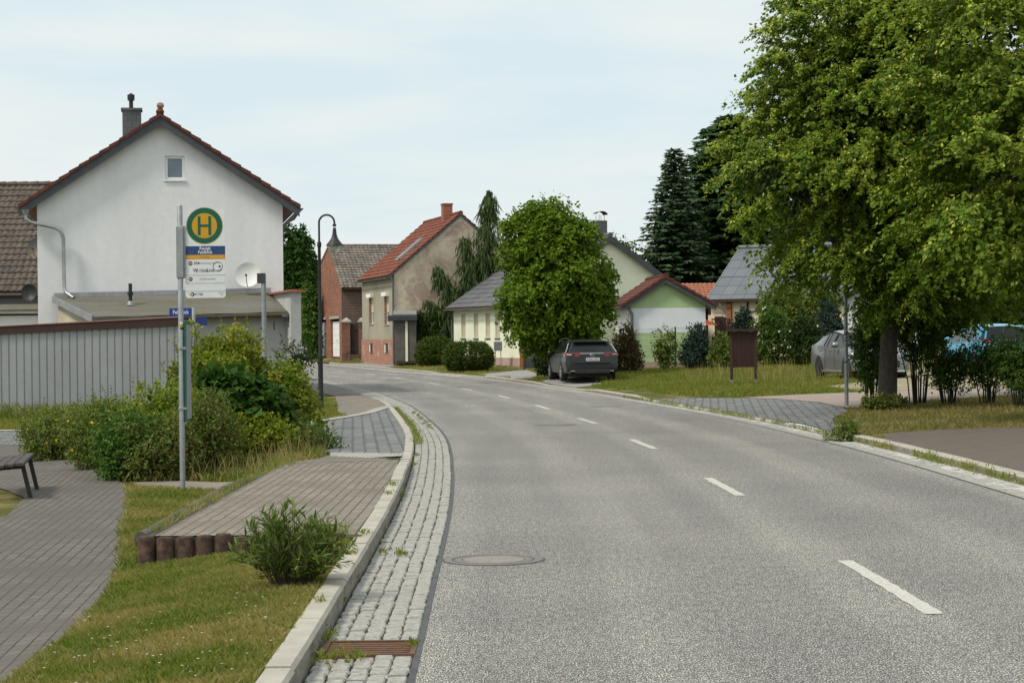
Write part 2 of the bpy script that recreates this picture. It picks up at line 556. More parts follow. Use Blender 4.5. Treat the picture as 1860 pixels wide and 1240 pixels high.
# ------------------------------------------------------------------ ground sheet
def ground():
    ys = np.concatenate([np.arange(-6, 70, .5), np.arange(70, 134, 2), [134, 150, 180, 230, 300, 420, 650, 1000]])
    lat = np.concatenate([[0, .05, .15, .3], np.arange(.6, 12, .4), np.arange(12, 40, 3), [45, 60, 90, 150, 300, 600, 900]])
    mb = MB()
    for side in (-1, 1):
        P = []
        for y in ys:
            yc = min(y, 134.)
            x0 = np.interp(yc, (LKB if side < 0 else RKB)[:, 1], (LKB if side < 0 else RKB)[:, 0]) 
            xs = x0 + side * lat
            z = gz(x0 + side * np.maximum(lat, .001), np.full_like(xs, yc))
            row = np.stack([xs, np.full_like(xs, y), z], 1)
            P.append(row if side > 0 else row[::-1])
        mb.grid(P)
    # sub-base under road and kerbs
    P = []
    for y in ys:
        yc = min(y, 134.)
        a = np.interp(yc, LKB[:, 1], LKB[:, 0]) - .02; b = np.interp(yc, RKB[:, 1], RKB[:, 0]) + .02
        P.append([(x, y, float(hroad(yc)) - .1) for x in np.linspace(a, b, 5)])
    mb.grid(P)
    o = mb.build('ground', M['turf'], smooth=True)
    structure(o)
ground()

def strip(name, C1, C2, z1, z2, m, i0=0, i1=None, n=2, parent=None, uv=True):
    """ribbon between two curves of equal length"""
    C1 = C1[i0:i1]; C2 = C2[i0:i1]
    z1 = np.asarray(z1)[i0:i1]; z2 = np.asarray(z2)[i0:i1]
    P = []
    for a, b, za, zb in zip(C1, C2, z1, z2):
        P.append([(a[0] + (b[0] - a[0]) * t, a[1] + (b[1] - a[1]) * t, za + (zb - za) * t) for t in np.linspace(0, 1, n)])
    mb = MB().grid(P)
    return mb.build(name, m, parent)

def yi(y): return int(round((y + 8) / .25))
HR = hroad(LA[:, 1])
road = structure(strip('road', LA, RA, HR, hroad(RA[:, 1]), M['asphalt'], n=5))
_a = road.data.attributes.new('across', 'FLOAT', 'POINT')
_a.data.foreach_set('value', [(i % 5) / 4 for i in range(len(road.data.vertices))])
# dark sealed seam along the edges of the asphalt
M['bitumen'] = mat('bitumen', (.04, .039, .039), (.065, .064, .063), 5, rough=.6)
seam = strip('edge_seam', offs(LA, .0), offs(LA, .035), HR + .004, HR + .004, M['bitumen'], yi(4), yi(80), parent=road)
seam = strip('edge_seam', offs(RA, -.03), offs(RA, .0), hroad(RA[:, 1]) + .004, hroad(RA[:, 1]) + .004, M['bitumen'], yi(4), yi(60), parent=road)
# lane dashes
dashes = [(2.56, 2.97, 2.66, 0.03), (2.54, 11.97, 2.48, 14.84), (2.40, 20.93, 2.31, 23.56), (2.13, 29.75, 1.94, 32.5), (1.62, 38.59, 1.37, 41.1), (.85, 46.47, .58, 49.25),
          (-.09, 55.16, -.42, 57.88), (-1.29, 63.59, -1.68, 65.95), (-2.64, 71.05, -3.13, 73.4), (-4.29, 78.96, -4.86, 81.3),
          (-5.92, 85.74, -6.55, 88.2), (-7.81, 92.67, -8.5, 95.4), (-10.0, 100.6, -10.75, 103.1)]
for (x0, y0, x1, y1) in dashes:
    L = math.hypot(x1 - x0, y1 - y0); nx, ny = (y1 - y0) / L * .06, -(x1 - x0) / L * .06
    rg = random.Random(int(y0 * 10))
    P = []
    for k in range(25):
        t = k / 24
        x, y = x0 + (x1 - x0) * t, y0 + (y1 - y0) * t
        e1 = rg.uniform(.80, 1.10); e2 = rg.uniform(.80, 1.10)
        P.append([(x - nx * e1, y - ny * e1, float(hroad(y)) + .004), (x + nx * e2, y + ny * e2, float(hroad(y)) + .004)])
    MB().grid(P).build('lane_dash', M['paint_white'], road)

# ------------------------------------------------------------------ left gutter: five rows of setts
def gutter(C, rows, w, y0, y1, name, side, seed, slen=.105, skip=()):
    rg = random.Random(seed)
    mb = MB()
    ds = np.concatenate([[0], np.cumsum(np.linalg.norm(np.diff(C, axis=0), axis=1))])
    s0 = np.interp(y0, C[:, 1], ds); s1 = np.interp(y1, C[:, 1], ds)
    T = np.gradient(C, axis=0); T /= np.linalg.norm(T, axis=1)[:, None]
    for r in range(rows):
        s = s0 + rg.uniform(0, slen)
        wr = w / rows
        while s < s1:
            l = slen * rg.uniform(.75, 1.35)
            x = np.interp(s + l / 2, ds, C[:, 0]); y = np.interp(s + l / 2, ds, C[:, 1])
            tx = np.interp(s + l / 2, ds, T[:, 0]); ty = np.interp(s + l / 2, ds, T[:, 1])
            o = (r + .5) * wr + rg.uniform(-.006, .006)
            s += l
            if any(a < y < b for a, b in skip): continue
            cx, cy = x + side * ty * o, y - side * tx * o
            z = float(hroad(y)) - .02 * (r + .5) / rows
            mb.box((cx, cy, z - .03 + rg.uniform(-.007, .007)), (wr * .9 * rg.uniform(.95, 1.04), l * .92, .07), math.atan2(ty, tx) - math.pi / 2 + rg.uniform(-.05, .05), .008)
    return mb.build(name, M['granite_pale'], smooth=False)
structure(gutter(LA, 5, GUT - .015, 6, 78, 'gutter_setts', -1, 3, .092, skip=((10.62, 11.14),)))
strip('gutter_bed', offs(LA, -GUT), LA, HR - .035, HR - .012, M['joint'], yi(4), yi(90), parent=bpy.data.objects['gutter_setts'])
# right gutter: a cast strip with small setts
rg_ = offs(RA, .002)
structure(gutter(rg_, 3, .40, 6, 82, 'gutter_setts', 1, 5, .13))
strip('gutter_bed', RA, RKF, hroad(RA[:, 1]) - .010, hroad(RA[:, 1]) - .012, M['granite'], yi(4), yi(125), parent=bpy.data.objects['gutter_setts.001'])

def kerb(Cf, Cb, hf, y0, y1, name, stone, m, seed):
    rg = random.Random(seed)
    ds = np.concatenate([[0], np.cumsum(np.linalg.norm(np.diff(Cf, axis=0), axis=1))])
    s = np.interp(y0, Cf[:, 1], ds); s1 = np.interp(y1, Cf[:, 1], ds)
    mb = MB()
    while s < s1:
        l = stone * rg.uniform(.8, 1.15)
        q = []
        jx = rg.uniform(-.006, .006)
        for t in (s + .006, s + l - .006):
            f = np.array([np.interp(t, ds, Cf[:, 0]) + jx, np.interp(t, ds, Cf[:, 1])]); b = np.array([np.interp(t, ds, Cb[:, 0]) + jx, np.interp(t, ds, Cb[:, 1])])
            z = float(hroad(f[1]) + hf(f[1])) + rg.uniform(-.004, .004)
            n = (f - b) / np.linalg.norm(f - b) * .018
            zb = float(hroad(f[1])) - .09
            q.append([(f[0], f[1], zb), (f[0], f[1], z - .022), (f[0] - n[0], f[1] - n[1], z), (b[0], b[1], z), (b[0], b[1], zb)])
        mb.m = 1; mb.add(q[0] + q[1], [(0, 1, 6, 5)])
        mb.m = 0; mb.add(q[0] + q[1], [(1, 2, 7, 6), (2, 3, 8, 7), (3, 4, 9, 8), (4, 3, 2, 1, 0), (5, 6, 7, 8, 9)])
        s += l
    return structure(mb.build(name, [m, M['kerb_shade_dirt']]))
M['kerb_shade_dirt'] = mat('kerb_shade_dirt', (.15, .135, .11), (.27, .25, .21), 5, rough=.95, bump=.3, bscale=50, stretch=(1, 1, 3), fine=(40, .2))  # road-side face: shade painted into the stone colour, plus some splash dirt
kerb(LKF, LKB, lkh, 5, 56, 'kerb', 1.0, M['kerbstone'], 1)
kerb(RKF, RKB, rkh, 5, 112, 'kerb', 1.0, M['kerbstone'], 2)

# ------------------------------------------------------------------ paved sheets
SHEETS = []
def sheet(name, pts, m, dz=.012, cell=.5, uvdir=None, zfun=None, side=False):
    """polygon laid on the ground, cut into small cells so that it follows it"""
    SHEETS.append(np.array([(p[0], p[1]) for p in pts]))
    bm = bmesh.new()
    vs = [bm.verts.new((p[0], p[1], 0)) for p in pts]
    bm.faces.new(vs)
    xs = [p[0] for p in pts]; ys = [p[1] for p in pts]
    for ax, lo, hi in ((0, min(xs), max(xs)), (1, min(ys), max(ys))):
        k = math.ceil(lo / cell) * cell
        while k < hi:
            co = (k, 0, 0) if ax == 0 else (0, k, 0); no = (1, 0, 0) if ax == 0 else (0, 1, 0)
            bmesh.ops.bisect_plane(bm, geom=bm.verts[:] + bm.edges[:] + bm.faces[:], plane_co=co, plane_no=no)
            k += cell
    for v in bm.verts:
        v.co.z = (max(gz1(v.co.x - .03, v.co.y), gz1(v.co.x, v.co.y), gz1(v.co.x + .03, v.co.y)) if zfun is None else zfun(v.co.x, v.co.y)) + dz
    for f in bm.faces:
        if f.normal.z < 0: f.normal_flip()
    uvl = bm.loops.layers.uv.new('uv')
    a = uvdir or 0.0
    for f in bm.faces:
        for l in f.loops:
            x, y = l.vert.co.x, l.vert.co.y
            l[uvl].uv = (x * math.cos(a) + y * math.sin(a), -x * math.sin(a) + y * math.cos(a))
    bm.normal_update()
    for f in bm.faces:
        if f.normal.z < 0: f.normal_flip()
    me = bpy.data.meshes.new(name); bm.to_mesh(me); bm.free()
    me.materials.append(m)
    o = bpy.data.objects.new(name, me); COL.objects.link(o)
    return structure(o)

def kb(y, C=None):
    C = LKB if C is None else C
    return (float(np.interp(y, C[:, 1], C[:, 0])), y)

# raised bus stop platform
PADZ = lambda x, y: .105 - .075 * sstep(25, 28, y)
pad = [kb(y) for y in (16.05, 18, 20, 22, 24, 26, 27.1)] + [(-2.62, 28.2), (-2.95, 25.6), (-2.93, 24), (-2.92, 16.1)]
padf = sheet('platform_paving', pad, M['paver'], 0.012, .5, math.pi / 2, PADZ)
mb = MB()        # its body, so that the raised edge is solid
P1 = [(x, y, PADZ(x, y)) for x, y in pad]
for i in range(len(P1)):
    a, b = P1[i], P1[(i + 1) % len(P1)]
    mb.poly([(a[0], a[1], -.4), (b[0], b[1], -.4), b, a])
mb.poly(P1)
structure(mb.build('platform_body', M['joint'], padf))
# border rows at both sides of the side street mouth
M['border'] = brickmat('border', (.32, .305, .275), (.40, .38, .35), (.13, .12, .10), .12, .12, .01, plane='xy', bump=.6)
sheet('border_setts', [kb(27.1), kb(28.4), (-2.72, 29.5), (-2.62, 28.25)], M['border'], .022, .4)
sheet('border_setts', [kb(45.6), kb(46.9), (-3.6, 43.6), (-4.35, 40.7), (-9, 42.6), (-16, 43.6), (-16, 43.0), (-9, 42.0), (-4.25, 39.9), (-3.45, 42.8)], M['border'], .024, .4)
# side street in blue slag stones
street = [kb(28.4), kb(31), kb(34), kb(37), kb(40), kb(43), kb(45.6), (-3.45, 42.8), (-4.25, 39.9), (-9, 42.0), (-16, 43.0), (-30, 44), (-30, 39.4), (-16, 38.2), (-9.6, 37.0), (-6.6, 34.5), (-4.0, 31.0), (-2.72, 29.5)]
sheet('side_street', street, M['slagstone'], .012, .5, .08)
# footpath left of the lawn, with bench
pathpts = [(-2.70, 6), (-2.69, 11.05), (-2.74, 12.2), (-2.89, 13.95), (-3.2, 15.9), (-4.0, 20.1), (-4.6, 23.6), (-5.16, 26.2), (-6.0, 28.8), (-7.1, 31.9), (-8.88, 36.2), (-9.5, 36.9),
           (-16, 38.1), (-22, 38.8), (-22, 34), (-13, 32), (-8.6, 28.5), (-6.6, 25.6), (-5.95, 24.1), (-5.5, 21.5), (-5.4, 17), (-5.4, 6)]
sheet('footpath', pathpts, M['paver_grey'], .014, .5, math.pi / 2 + .1)
edge = [(-2.70, 6), (-2.69, 11.05), (-2.74, 12.2), (-2.89, 13.95), (-3.2, 15.9), (-4.0, 20.1), (-4.6, 23.6), (-5.16, 26.2)]
mbk = MB()
for i in range(len(edge) - 1):
    a, b = np.array(edge[i]), np.array(edge[i + 1]); n = max(1, int(np.linalg.norm(b - a)))
    for k in range(n):
        p, q = a + (b - a) * (k + .01) / n, a + (b - a) * (k + .99) / n
        mbk.bar((p[0] + .03, p[1], gz1(*p) - .012), (q[0] + .03, q[1], gz1(*q) - .012), .07, .06)
structure(mbk.build('path_edging', mat('edging', (.17, .15, .125), (.13, .115, .10), 2, bump=.3, fine=(60, .15))))
# pale cross path behind the stop sign
sheet('cross_path', [(-5.05, 26.3), (-4.9, 25.6), (-3.7, 24.6), (-2.97, 24.6), (-2.97, 25.6), (-3.5, 25.7), (-4.4, 26.4)], mat('pale_slab', (.22, .19, .155), (.17, .15, .12), 3, bump=.3, fine=(60, .12)), .02, .5)
# pavement beyond the side street
f2 = [kb(46.95), kb(48), kb(50), kb(53), kb(56), kb(59), (-5.2, 58), (-4.6, 52), (-4.25, 48), (-3.95, 45.2), (-3.6, 43.7)]
sheet('pavement', f2, M['paver'], .012, .5, .3)
f3 = [kb(59.1), kb(64), kb(70), kb(76), kb(82), (-10.5, 82), (-8.6, 76), (-7.2, 68), (-5.3, 58.2)]
sheet('pavement', f3, M['dark_asphalt'], .012, 1.0)
# right side
rp = [kb(y, RKB) for y in (6, 12, 16, 20, 22, 24, 25, 26, 27, 28, 29, 30)] + [(5.95, 31.4), (6.9, 32.2), (8.0, 31.6), (8.6, 29), (9.2, 22), (9.3, 6)]
sheet('pavement', rp, M['paver_dark'], .012, .5)
drv = [kb(y, RKB) for y in np.arange(33.6, 51.7, 1.0)] + [(4.6, 51.6), (5.6, 50.2), (6.4, 48.5), (7.0, 45.5), (7.1, 42.6), (6.9, 40.8), (6.35, 38.8), (5.9, 36.6), (5.62, 34.6)]
sheet('driveway', drv, M['slagstone'], .012, .5, -.1)
red = [(5.75, 50.25), (7.2, 50.6), (9.2, 50.2), (13, 50), (24, 51), (24, 45.5), (12, 44.8), (9.4, 44.2), (7.6, 42.2), (7.13, 42.0), (7.05, 45.6), (6.45, 48.55)]
sheet('parking_strip', red, M['paver_red'], .014, .5)
lot = [(8.4, 53.5), (9.2, 50.3), (13, 50.1), (24, 51.1), (24, 72), (14, 68), (11.4, 60), (9.6, 55.5)]
sheet('parking_ground', lot, M['sandy'], .012, .5)
# gravel aprons of the far houses
ap = [G(838, 684)[:2], G(900, 691)[:2], G(960, 688)[:2], G(985, 681)[:2], G(958, 672)[:2], G(930, 674)[:2], G(885, 679)[:2]]
sheet('gravel_apron', ap, M['gravel'], .012, 1.0)
ap = [G(622, 662)[:2], G(665, 666.5)[:2], G(700, 669)[:2], G(735, 663)[:2], G(738, 657)[:2], G(700, 655)[:2], G(660, 659.5)[:2]]
sheet('gravel_apron', ap, M['gravel'], .012, 1.0)
ap = [G(985, 694)[:2], G(1045, 704)[:2], G(1092, 699)[:2], G(1090, 690)[:2], G(1000, 684)[:2]]
sheet('gravel_apron', ap, M['gravel'], .012, 1.0)

# ------------------------------------------------------------------ covers in the road
M['iron'] = mat('iron', (.14, .13, .118), (.19, .175, .16), 14, rough=.75, metal=.1, bump=.4, bscale=80)
M['rust'] = mat('rust', (.16, .075, .04), (.09, .06, .045), 12, rough=.85, bump=.5, bscale=60)
M['concrete'] = mat('concrete', (.36, .34, .31), (.27, .255, .23), 3, rough=.9, bump=.3, bscale=60, fine=(60, .12))
M['cover_fill'] = mat('cover_fill', (.19, .172, .15), (.235, .215, .188), 6, rough=.9, bump=.3, bscale=60, fine=(50, .2))
def manhole(x, y, r, label, centre=True):
    z = float(hroad(y))
    o = empty('manhole_cover', (x, y, z), label, 'manhole cover', 'manhole covers in the road')
    MB().lathe([(r * .79, -.02), (r * .80, .005), (r * .95, .006), (r * .955, -.02)], n=40, cap=False).build('frame_ring', M['iron'], o)
    MB().lathe([(r * .60, -.02), (r * .615, .0042), (r * .745, .0042), (r * .75, -.02)], n=40, cap=False).build('cover_rim', M['iron'], o)
    MB().lathe([(r * .595, -.02), (r * .585, .0045)], n=40).build('cover_plate', M['cover_fill'] if centre else M['iron'], o)
    MB().lathe([(r, -.03), (r, .0025)], n=40).build('gap', M['bitumen'], o)
manhole(-.16, 15.15, .40, 'nearest manhole cover, concrete filled with an iron ring, beside the left gutter')
manhole(.85, 38.3, .40, 'dark iron manhole cover left of the fourth lane dash', False)
manhole(2.25, 47.9, .40, 'faint iron manhole cover in the right lane near the driveway', False)
manhole(-4.55, 77.5, .40, 'dark manhole cover in the left lane below the beige house', False)
manhole(-.9, 73.0, .40, 'dark manhole cover in the right lane just below the clipped bushes', False)
# drain grate
o = empty('drain_grate', (-.80, 10.88, 0), 'rusty slotted drain grate set in the left sett gutter', 'drain grate')
mb = MB(); 
for k in range(6): mb.box((0, -.185 + k * .37 / 5, -.008), (.46, .026, .02), 0, .004)
mb.build('bars', M['rust'], o)
MB().box((0, -.235, -.006), (.52, .03, .03)).box((0, .235, -.006), (.52, .03, .03)).box((-.245, 0, -.006), (.03, .44, .03)).box((.245, 0, -.006), (.03, .44, .03)).build('frame', M['rust'], o)
MB().box((0, 0, -.05), (.5, .46, .02)).build('sump', M['bitumen'], o)
# ------------------------------------------------------------------ building helpers
def clip_poly(P, a, b, c):
    """keep the part of 2D polygon P with a*u + b*z <= c"""
    out = []
    for i in range(len(P)):
        p, q = P[i], P[(i + 1) % len(P)]
        dp, dq = a * p[0] + b * p[1] - c, a * q[0] + b * q[1] - c
        if dp <= 1e-9: out.append(p)
        if (dp < -1e-9 and dq > 1e-9) or (dp > 1e-9 and dq < -1e-9):
            t = dp / (dp - dq)
            out.append((p[0] + (q[0] - p[0]) * t, p[1] + (q[1] - p[1]) * t))
    return out

def wall(mb, O, u, n, ln, z0, top, holes=(), depth=.14, rev=None):
    """flat wall with real openings. O origin, u direction, n outward normal (2D), top: [(u,z)...] convex"""
    us = sorted(set([0, ln] + [h[0] for h in holes] + [h[1] for h in holes] + [t[0] for t in top]))
    zt = max(t[1] for t in top)
    zs = sorted(set([z0, zt] + [h[2] for h in holes] + [h[3] for h in holes]))
    def P(a, z, d=0.0): return (O[0] + u[0] * a - n[0] * d, O[1] + u[1] * a - n[1] * d, z)
    cross = u[0] * n[1] - u[1] * n[0]
    for i in range(len(us) - 1):
        for j in range(len(zs) - 1):
            cu, cz = (us[i] + us[i + 1]) / 2, (zs[j] + zs[j + 1]) / 2
            if any(h[0] < cu < h[1] and h[2] < cz < h[3] for h in holes): continue
            q = [(us[i], zs[j]), (us[i + 1], zs[j]), (us[i + 1], zs[j + 1]), (us[i], zs[j + 1])]
            for k in range(len(top) - 1):
                (ua, za), (ub, zb) = top[k], top[k + 1]
                q = clip_poly(q, -(zb - za), (ub - ua), -(zb - za) * ua + (ub - ua) * za)
                if len(q) < 3: break
            if len(q) < 3: continue
            vs = [P(a, z) for a, z in q]
            mb.poly(vs if cross < 0 else vs[::-1])
    m0 = mb.m
    if rev is not None: mb.m = rev
    for (a, b, c, d) in holes:
        for (p, q) in (((a, c), (a, d)), ((a, d), (b, d)), ((b, d), (b, c)), ((b, c), (a, c))):
            mb.poly([P(*p), P(*q), P(*q, depth), P(*p, depth)])
    mb.m = m0

def window(root, O, u, n, hole, depth=.12, fw=.06, fmat='white_frame', gmat='glass', sill=None, shutter=0.0, bars=0, name='window', sillw=.05):
    """frame, pane, sill (and roller shutter) in an opening; the frame is the window part"""
    a, b, c, d = hole
    def box(mb, a0, a1, z0, z1, d0, d1):
        pts = []
        for dd in (d0, d1):
            for (aa, zz) in ((a0, z0), (a1, z0), (a1, z1), (a0, z1)):
                pts.append((O[0] + u[0] * aa - n[0] * dd, O[1] + u[1] * aa - n[1] * dd, zz))
        mb.add(pts, [(0, 1, 2, 3), (7, 6, 5, 4), (0, 4, 5, 1), (1, 5, 6, 2), (2, 6, 7, 3), (3, 7, 4, 0)])
    mb = MB(); d0, d1 = depth - .05, depth + .03
    e = .002
    box(mb, a + e, a + fw, c + e, d - e, d0, d1); box(mb, b - fw, b - e, c + e, d - e, d0, d1)
    box(mb, a + fw, b - fw, c + e, c + fw, d0, d1); box(mb, a + fw, b - fw, d - fw, d - e, d0, d1)
    for k in range(bars):
        m_ = a + (b - a) * (k + 1) / (bars + 1)
        box(mb, m_ - fw * .5, m_ + fw * .5, c + fw, d - fw, d0 + .004, d1)
    w = mb.build(name, M[fmat], root)
    mb = MB(); box(mb, a + fw * .6, b - fw * .6, c + fw * .6, d - fw * .6, depth - .012, depth + .02)
    mb.build('pane', M[gmat], w)
    if sill:
        mb = MB(); box(mb, a - .04, b + .04, c - sillw, c - .003, -.05, depth); mb.build('sill', M[sill], w)
    if shutter > 0:
        mb = MB()
        zt = d - .003; zb = d - (d - c) * shutter
        k = 0
        while zt - .0 > zb:
            box(mb, a + .01, b - .01, max(zb, zt - .047), zt, depth - .075 + .006 * (k % 1), depth - .055); zt -= .05; k += 1
        mb.build('shutter', M['shutter'], w)
    return w

def roof_plane(mb, A, B, C, Dd, tw, th, amp, step, off=0.0, kind='pan'):
    """tiled slope; A, B eave (left, right), C, Dd ridge (right, left)"""
    A, B, C, Dd = [np.array(p, float) for p in (A, B, C, Dd)]
    N = np.cross(B - A, Dd - A); N /= np.linalg.norm(N)
    if N[2] < 0: N = -N
    lu = np.linalg.norm(B - A); lv = np.linalg.norm((Dd - A))
    nr = max(1, int(round(lv / th)))
    if kind == 'pan':
        nu = max(2, int(round(lu / tw)) * 6)
    else:
        nu = max(2, int(round(lu / tw)))
    us = np.linspace(0, 1, nu + 1)
    ph = us * lu / tw
    wv = amp * (np.abs(np.sin(np.pi * ph)) ** .8) if kind == 'pan' else np.zeros_like(us)
    rng = np.random.default_rng(int(lu * 100 + lv * 10))
    P = []
    for r in range(nr):
        jit = rng.normal(0, .004, nu // (6 if kind == 'pan' else 1) + 2)
        jj = jit[np.minimum((us * lu / tw).astype(int), len(jit) - 1)]
        for v, s in ((r / nr, step), ((r + .97) / nr, 0.0)):
            row = []
            for k, t in enumerate(us):
                p = A + (B - A) * t + ((Dd - A) + ((C - Dd) - (B - A)) * t) * v
                row.append(p + N * (off + wv[k] + s + jj[k] * (s > 0)))
            P.append(row)
    mb.grid(P)

def slab(mb, A, B, C, Dd, t):
    A, B, C, Dd = [np.array(p, float) for p in (A, B, C, Dd)]
    N = np.cross(B - A, Dd - A); N /= np.linalg.norm(N)
    if N[2] < 0: N = -N
    v = [A, B, C, Dd] + [p - N * t for p in (A, B, C, Dd)]
    mb.add(v, [(0, 1, 2, 3), (7, 6, 5, 4), (0, 4, 5, 1), (1, 5, 6, 2), (2, 6, 7, 3), (3, 7, 4, 0)])

def gable_house(name, label, cat, loc, yaw, Wd, L, zel, zer, zr, xr, wm, roofm, tile, oe=.35, og=.2, holes=None, revm=None,
                board=None, bdepth=.2, verge=None, gutter=None, base=-.8, thick=.1, group=None, depth=.14, ridge=True, sidemats=None):
    """local frame: gable front on y=0 (facing -y) from x=0 to Wd, ridge along +y. heights are local."""
    holes = holes or {}
    root = empty(name, loc, label, cat, group, yaw)
    mb = MB(); mats = [wm] + ([revm] if revm else [])
    rev = len(mats) - 1 if revm else None
    top = [(0, zel), (xr, zr), (Wd, zer)]
    sm = sidemats or {}
    for k, (O, u, n, ln, tp) in {'front': ((0, 0), (1, 0), (0, -1), Wd, top),
                                 'back': ((0, L), (1, 0), (0, 1), Wd, top),
                                 'left': ((0, 0), (0, 1), (-1, 0), L, [(0, zel), (L, zel)]),
                                 'right': ((Wd, 0), (0, 1), (1, 0), L, [(0, zer), (L, zer)])}.items():
        if k in sm:
            if sm[k] not in mats: mats.append(sm[k])
            mb.m = mats.index(sm[k])
        else: mb.m = 0
        wall(mb, O, u, n, ln, base, tp, holes.get(k, ()), depth, rev)
    wo = mb.build('wall', mats, root)
    sl, sr = (zr - zel) / xr, (zr - zer) / (Wd - xr)
    eL, eR = (-oe, zel - sl * oe), (Wd + oe, zer - sr * oe)
    up = .02 + thick
    mb = MB(); ms = MB()
    pl = [(eL[0], L + og, eL[1] + up), (eL[0], -og, eL[1] + up), (xr, -og, zr + up), (xr, L + og, zr + up)]
    pr = [(eR[0], -og, eR[1] + up), (eR[0], L + og, eR[1] + up), (xr, L + og, zr + up), (xr, -og, zr + up)]
    roof_plane(mb, *pl, *tile); roof_plane(mb, *pr, *tile)
    if ridge:
        tp = [(xr, y, zr + up + .03) for y in np.arange(-og, L + og + .01, .38)]
        for i in range(len(tp) - 1):
            mb.tube([tp[i], (tp[i + 1][0], tp[i + 1][1] + .03, tp[i + 1][2])], [.115, .10], 8)
    ro = mb.build('roof', roofm, root)
    slab(ms, *pl, thick); slab(ms, *pr, thick)
    ms.build('roof_boards', M['soffit'], root)
    if board:
        for y0, y1 in ((-og - .03, -og - .003), (L + og + .003, L + og + .03)):
            for (e, s) in ((eL, 1), (eR, -1)):
                bb = MB(); bb.prism([(e[0], y0, e[1] + up - .01), (xr, y0, zr + up - .01), (xr, y0, zr + up - bdepth), (e[0], y0, e[1] + up - bdepth)], (0, y1 - y0, 0))
                bb.build('bargeboard', board, root)
    if verge:
        for y0, y1 in ((-og - .075, -og + .05), ):
            for e in (eL, eR):
                vv = MB(); ln = math.hypot(xr - e[0], zr - e[1]); n_ = int(round(ln / tile[1])); dx, dz = (xr - e[0]) / n_, (zr - e[1]) / n_
                for k in range(n_):
                    x0, z0 = e[0] + dx * k, e[1] + up + dz * k
                    vv.prism([(x0 - dx * .1, y0, z0 - .075 + .035 - dz * .1), (x0 + dx, y0, z0 - .075 + dz), (x0 + dx, y0, z0 + dz + .03), (x0 - dx * .1, y0, z0 + .075 - dz * .1)], (0, y1 - y0, 0))
                vv.build('verge_tiles', verge, root)
    if gutter:
        for e, side in ((eL, -1), (eR, 1)):
            gg = MB()
            gx, gz_ = e[0] + side * .055, e[1] + up - .06
            P = []
            for y in np.linspace(-og, L + og, 8):
                P.append([(gx + .065 * math.cos(a), y, gz_ + .065 * math.sin(a)) for a in np.linspace(math.pi, 2 * math.pi, 7)])
            gg.grid(P)
            for y in (-og, L + og):
                gg.poly([(gx + .065 * math.cos(a), y, gz_ + .065 * math.sin(a)) for a in np.linspace(math.pi, 2 * math.pi, 7)])
            gg.build('gutter', gutter, root)
    return root

# ------------------------------------------------------------------ building materials
M['white_render'] = mat('white_render', (.725, .725, .73), (.63, .63, .632), 1.1, rough=.92, bump=.3, bscale=70, fine=(5, .04), stretch=(1.3, 1.3, .22), lo=.3, hi=.75)
M['grey_render'] = mat('grey_render', (.25, .252, .255), (.20, .20, .205), .8, rough=.92, bump=.2, bscale=40, fine=(3, .06))
M['grey_light'] = mat('grey_light', (.42, .42, .41), (.36, .355, .345), .8, rough=.92, bump=.2, bscale=40, fine=(3, .06))
M['cream_dirty'] = mat('cream_dirty', (.50, .46, .36), (.38, .33, .24), 1.2, rough=.9, bump=.2, fine=(6, .08))
M['red_tile'] = mat('red_tile', (.125, .036, .022), (.075, .024, .017), 3, rough=.75, bump=.2, bscale=40, fine=(9, .25))
M['orange_tile'] = mat('orange_tile', (.195, .060, .032), (.115, .038, .024), 1.6, rough=.85, bump=.3, bscale=40, fine=(4, .25))
M['cap_tile'] = mat('cap_tile', (.33, .125, .07), (.25, .095, .055), 5, rough=.8, fine=(12, .2))
M['brown_tile'] = mat('brown_tile', (.105, .085, .068), (.066, .054, .046), 1.1, rough=.85, bump=.3, bscale=30, fine=(6, .35))
M['barn_tile'] = mat('barn_tile', (.20, .172, .145), (.105, .09, .078), .9, rough=.9, bump=.3, bscale=30, fine=(4, .45))
M['grey_tile'] = mat('grey_tile', (.085, .085, .092), (.115, .115, .122), 1.2, rough=.6, fine=(5, .12))
M['slate'] = brickmat('slate', (.105, .117, .130), (.135, .148, .162), (.05, .056, .064), .62, .43, .016, plane='yz', off=0.0, rough=.5, bump=.3, fine=.08)
M['fascia'] = mat('fascia', (.050, .054, .058), (.068, .072, .078), 2, rough=.6)
M['soffit'] = mat('soffit', (.20, .115, .065), (.14, .08, .045), 3, rough=.8)
M['white_frame'] = mat('white_frame', (.78, .78, .77), (.70, .70, .69), 3, rough=.45)
M['glass'] = glassmat('glass', (.05, .065, .085))
M['glass_grey'] = glassmat('glass_grey', (.12, .15, .18), .12)
M['zinc'] = mat('zinc', (.36, .37, .38), (.27, .28, .29), 3, rough=.45, metal=.6, fine=(14, .15))
M['zinc_dark'] = mat('zinc_dark', (.13, .14, .15), (.10, .105, .115), 3, rough=.5, metal=.4)
M['galv'] = mat('galv', (.30, .315, .325), (.24, .25, .26), 7, rough=.5, metal=.45, fine=(30, .12))
M['black'] = mat('black', (.018, .018, .019), (.03, .03, .031), 5, rough=.5)
M['felt'] = mat('felt', (.135, .132, .12), (.105, .095, .055), .7, rough=.95, bump=.3, bscale=50, stretch=(.5, 1.4, 1), fine=(10, .14))
M['slateclad'] = brickmat('slateclad', (.085, .09, .095), (.12, .125, .13), (.04, .042, .045), .3, .2, .006, plane='sum', bump=.5, rough=.55)
M['brickred'] = brickmat('brickred', (.17, .05, .03), (.36, .145, .075), (.20, .145, .105), .25, .083, .012, plane='xz', stain=(.9, (.155, .075, .055), .5, .72), bias=-.1)
M['brickdark'] = brickmat('brickdark', (.085, .05, .042), (.13, .075, .06), (.20, .165, .135), .26, .09, .014, plane='yz')
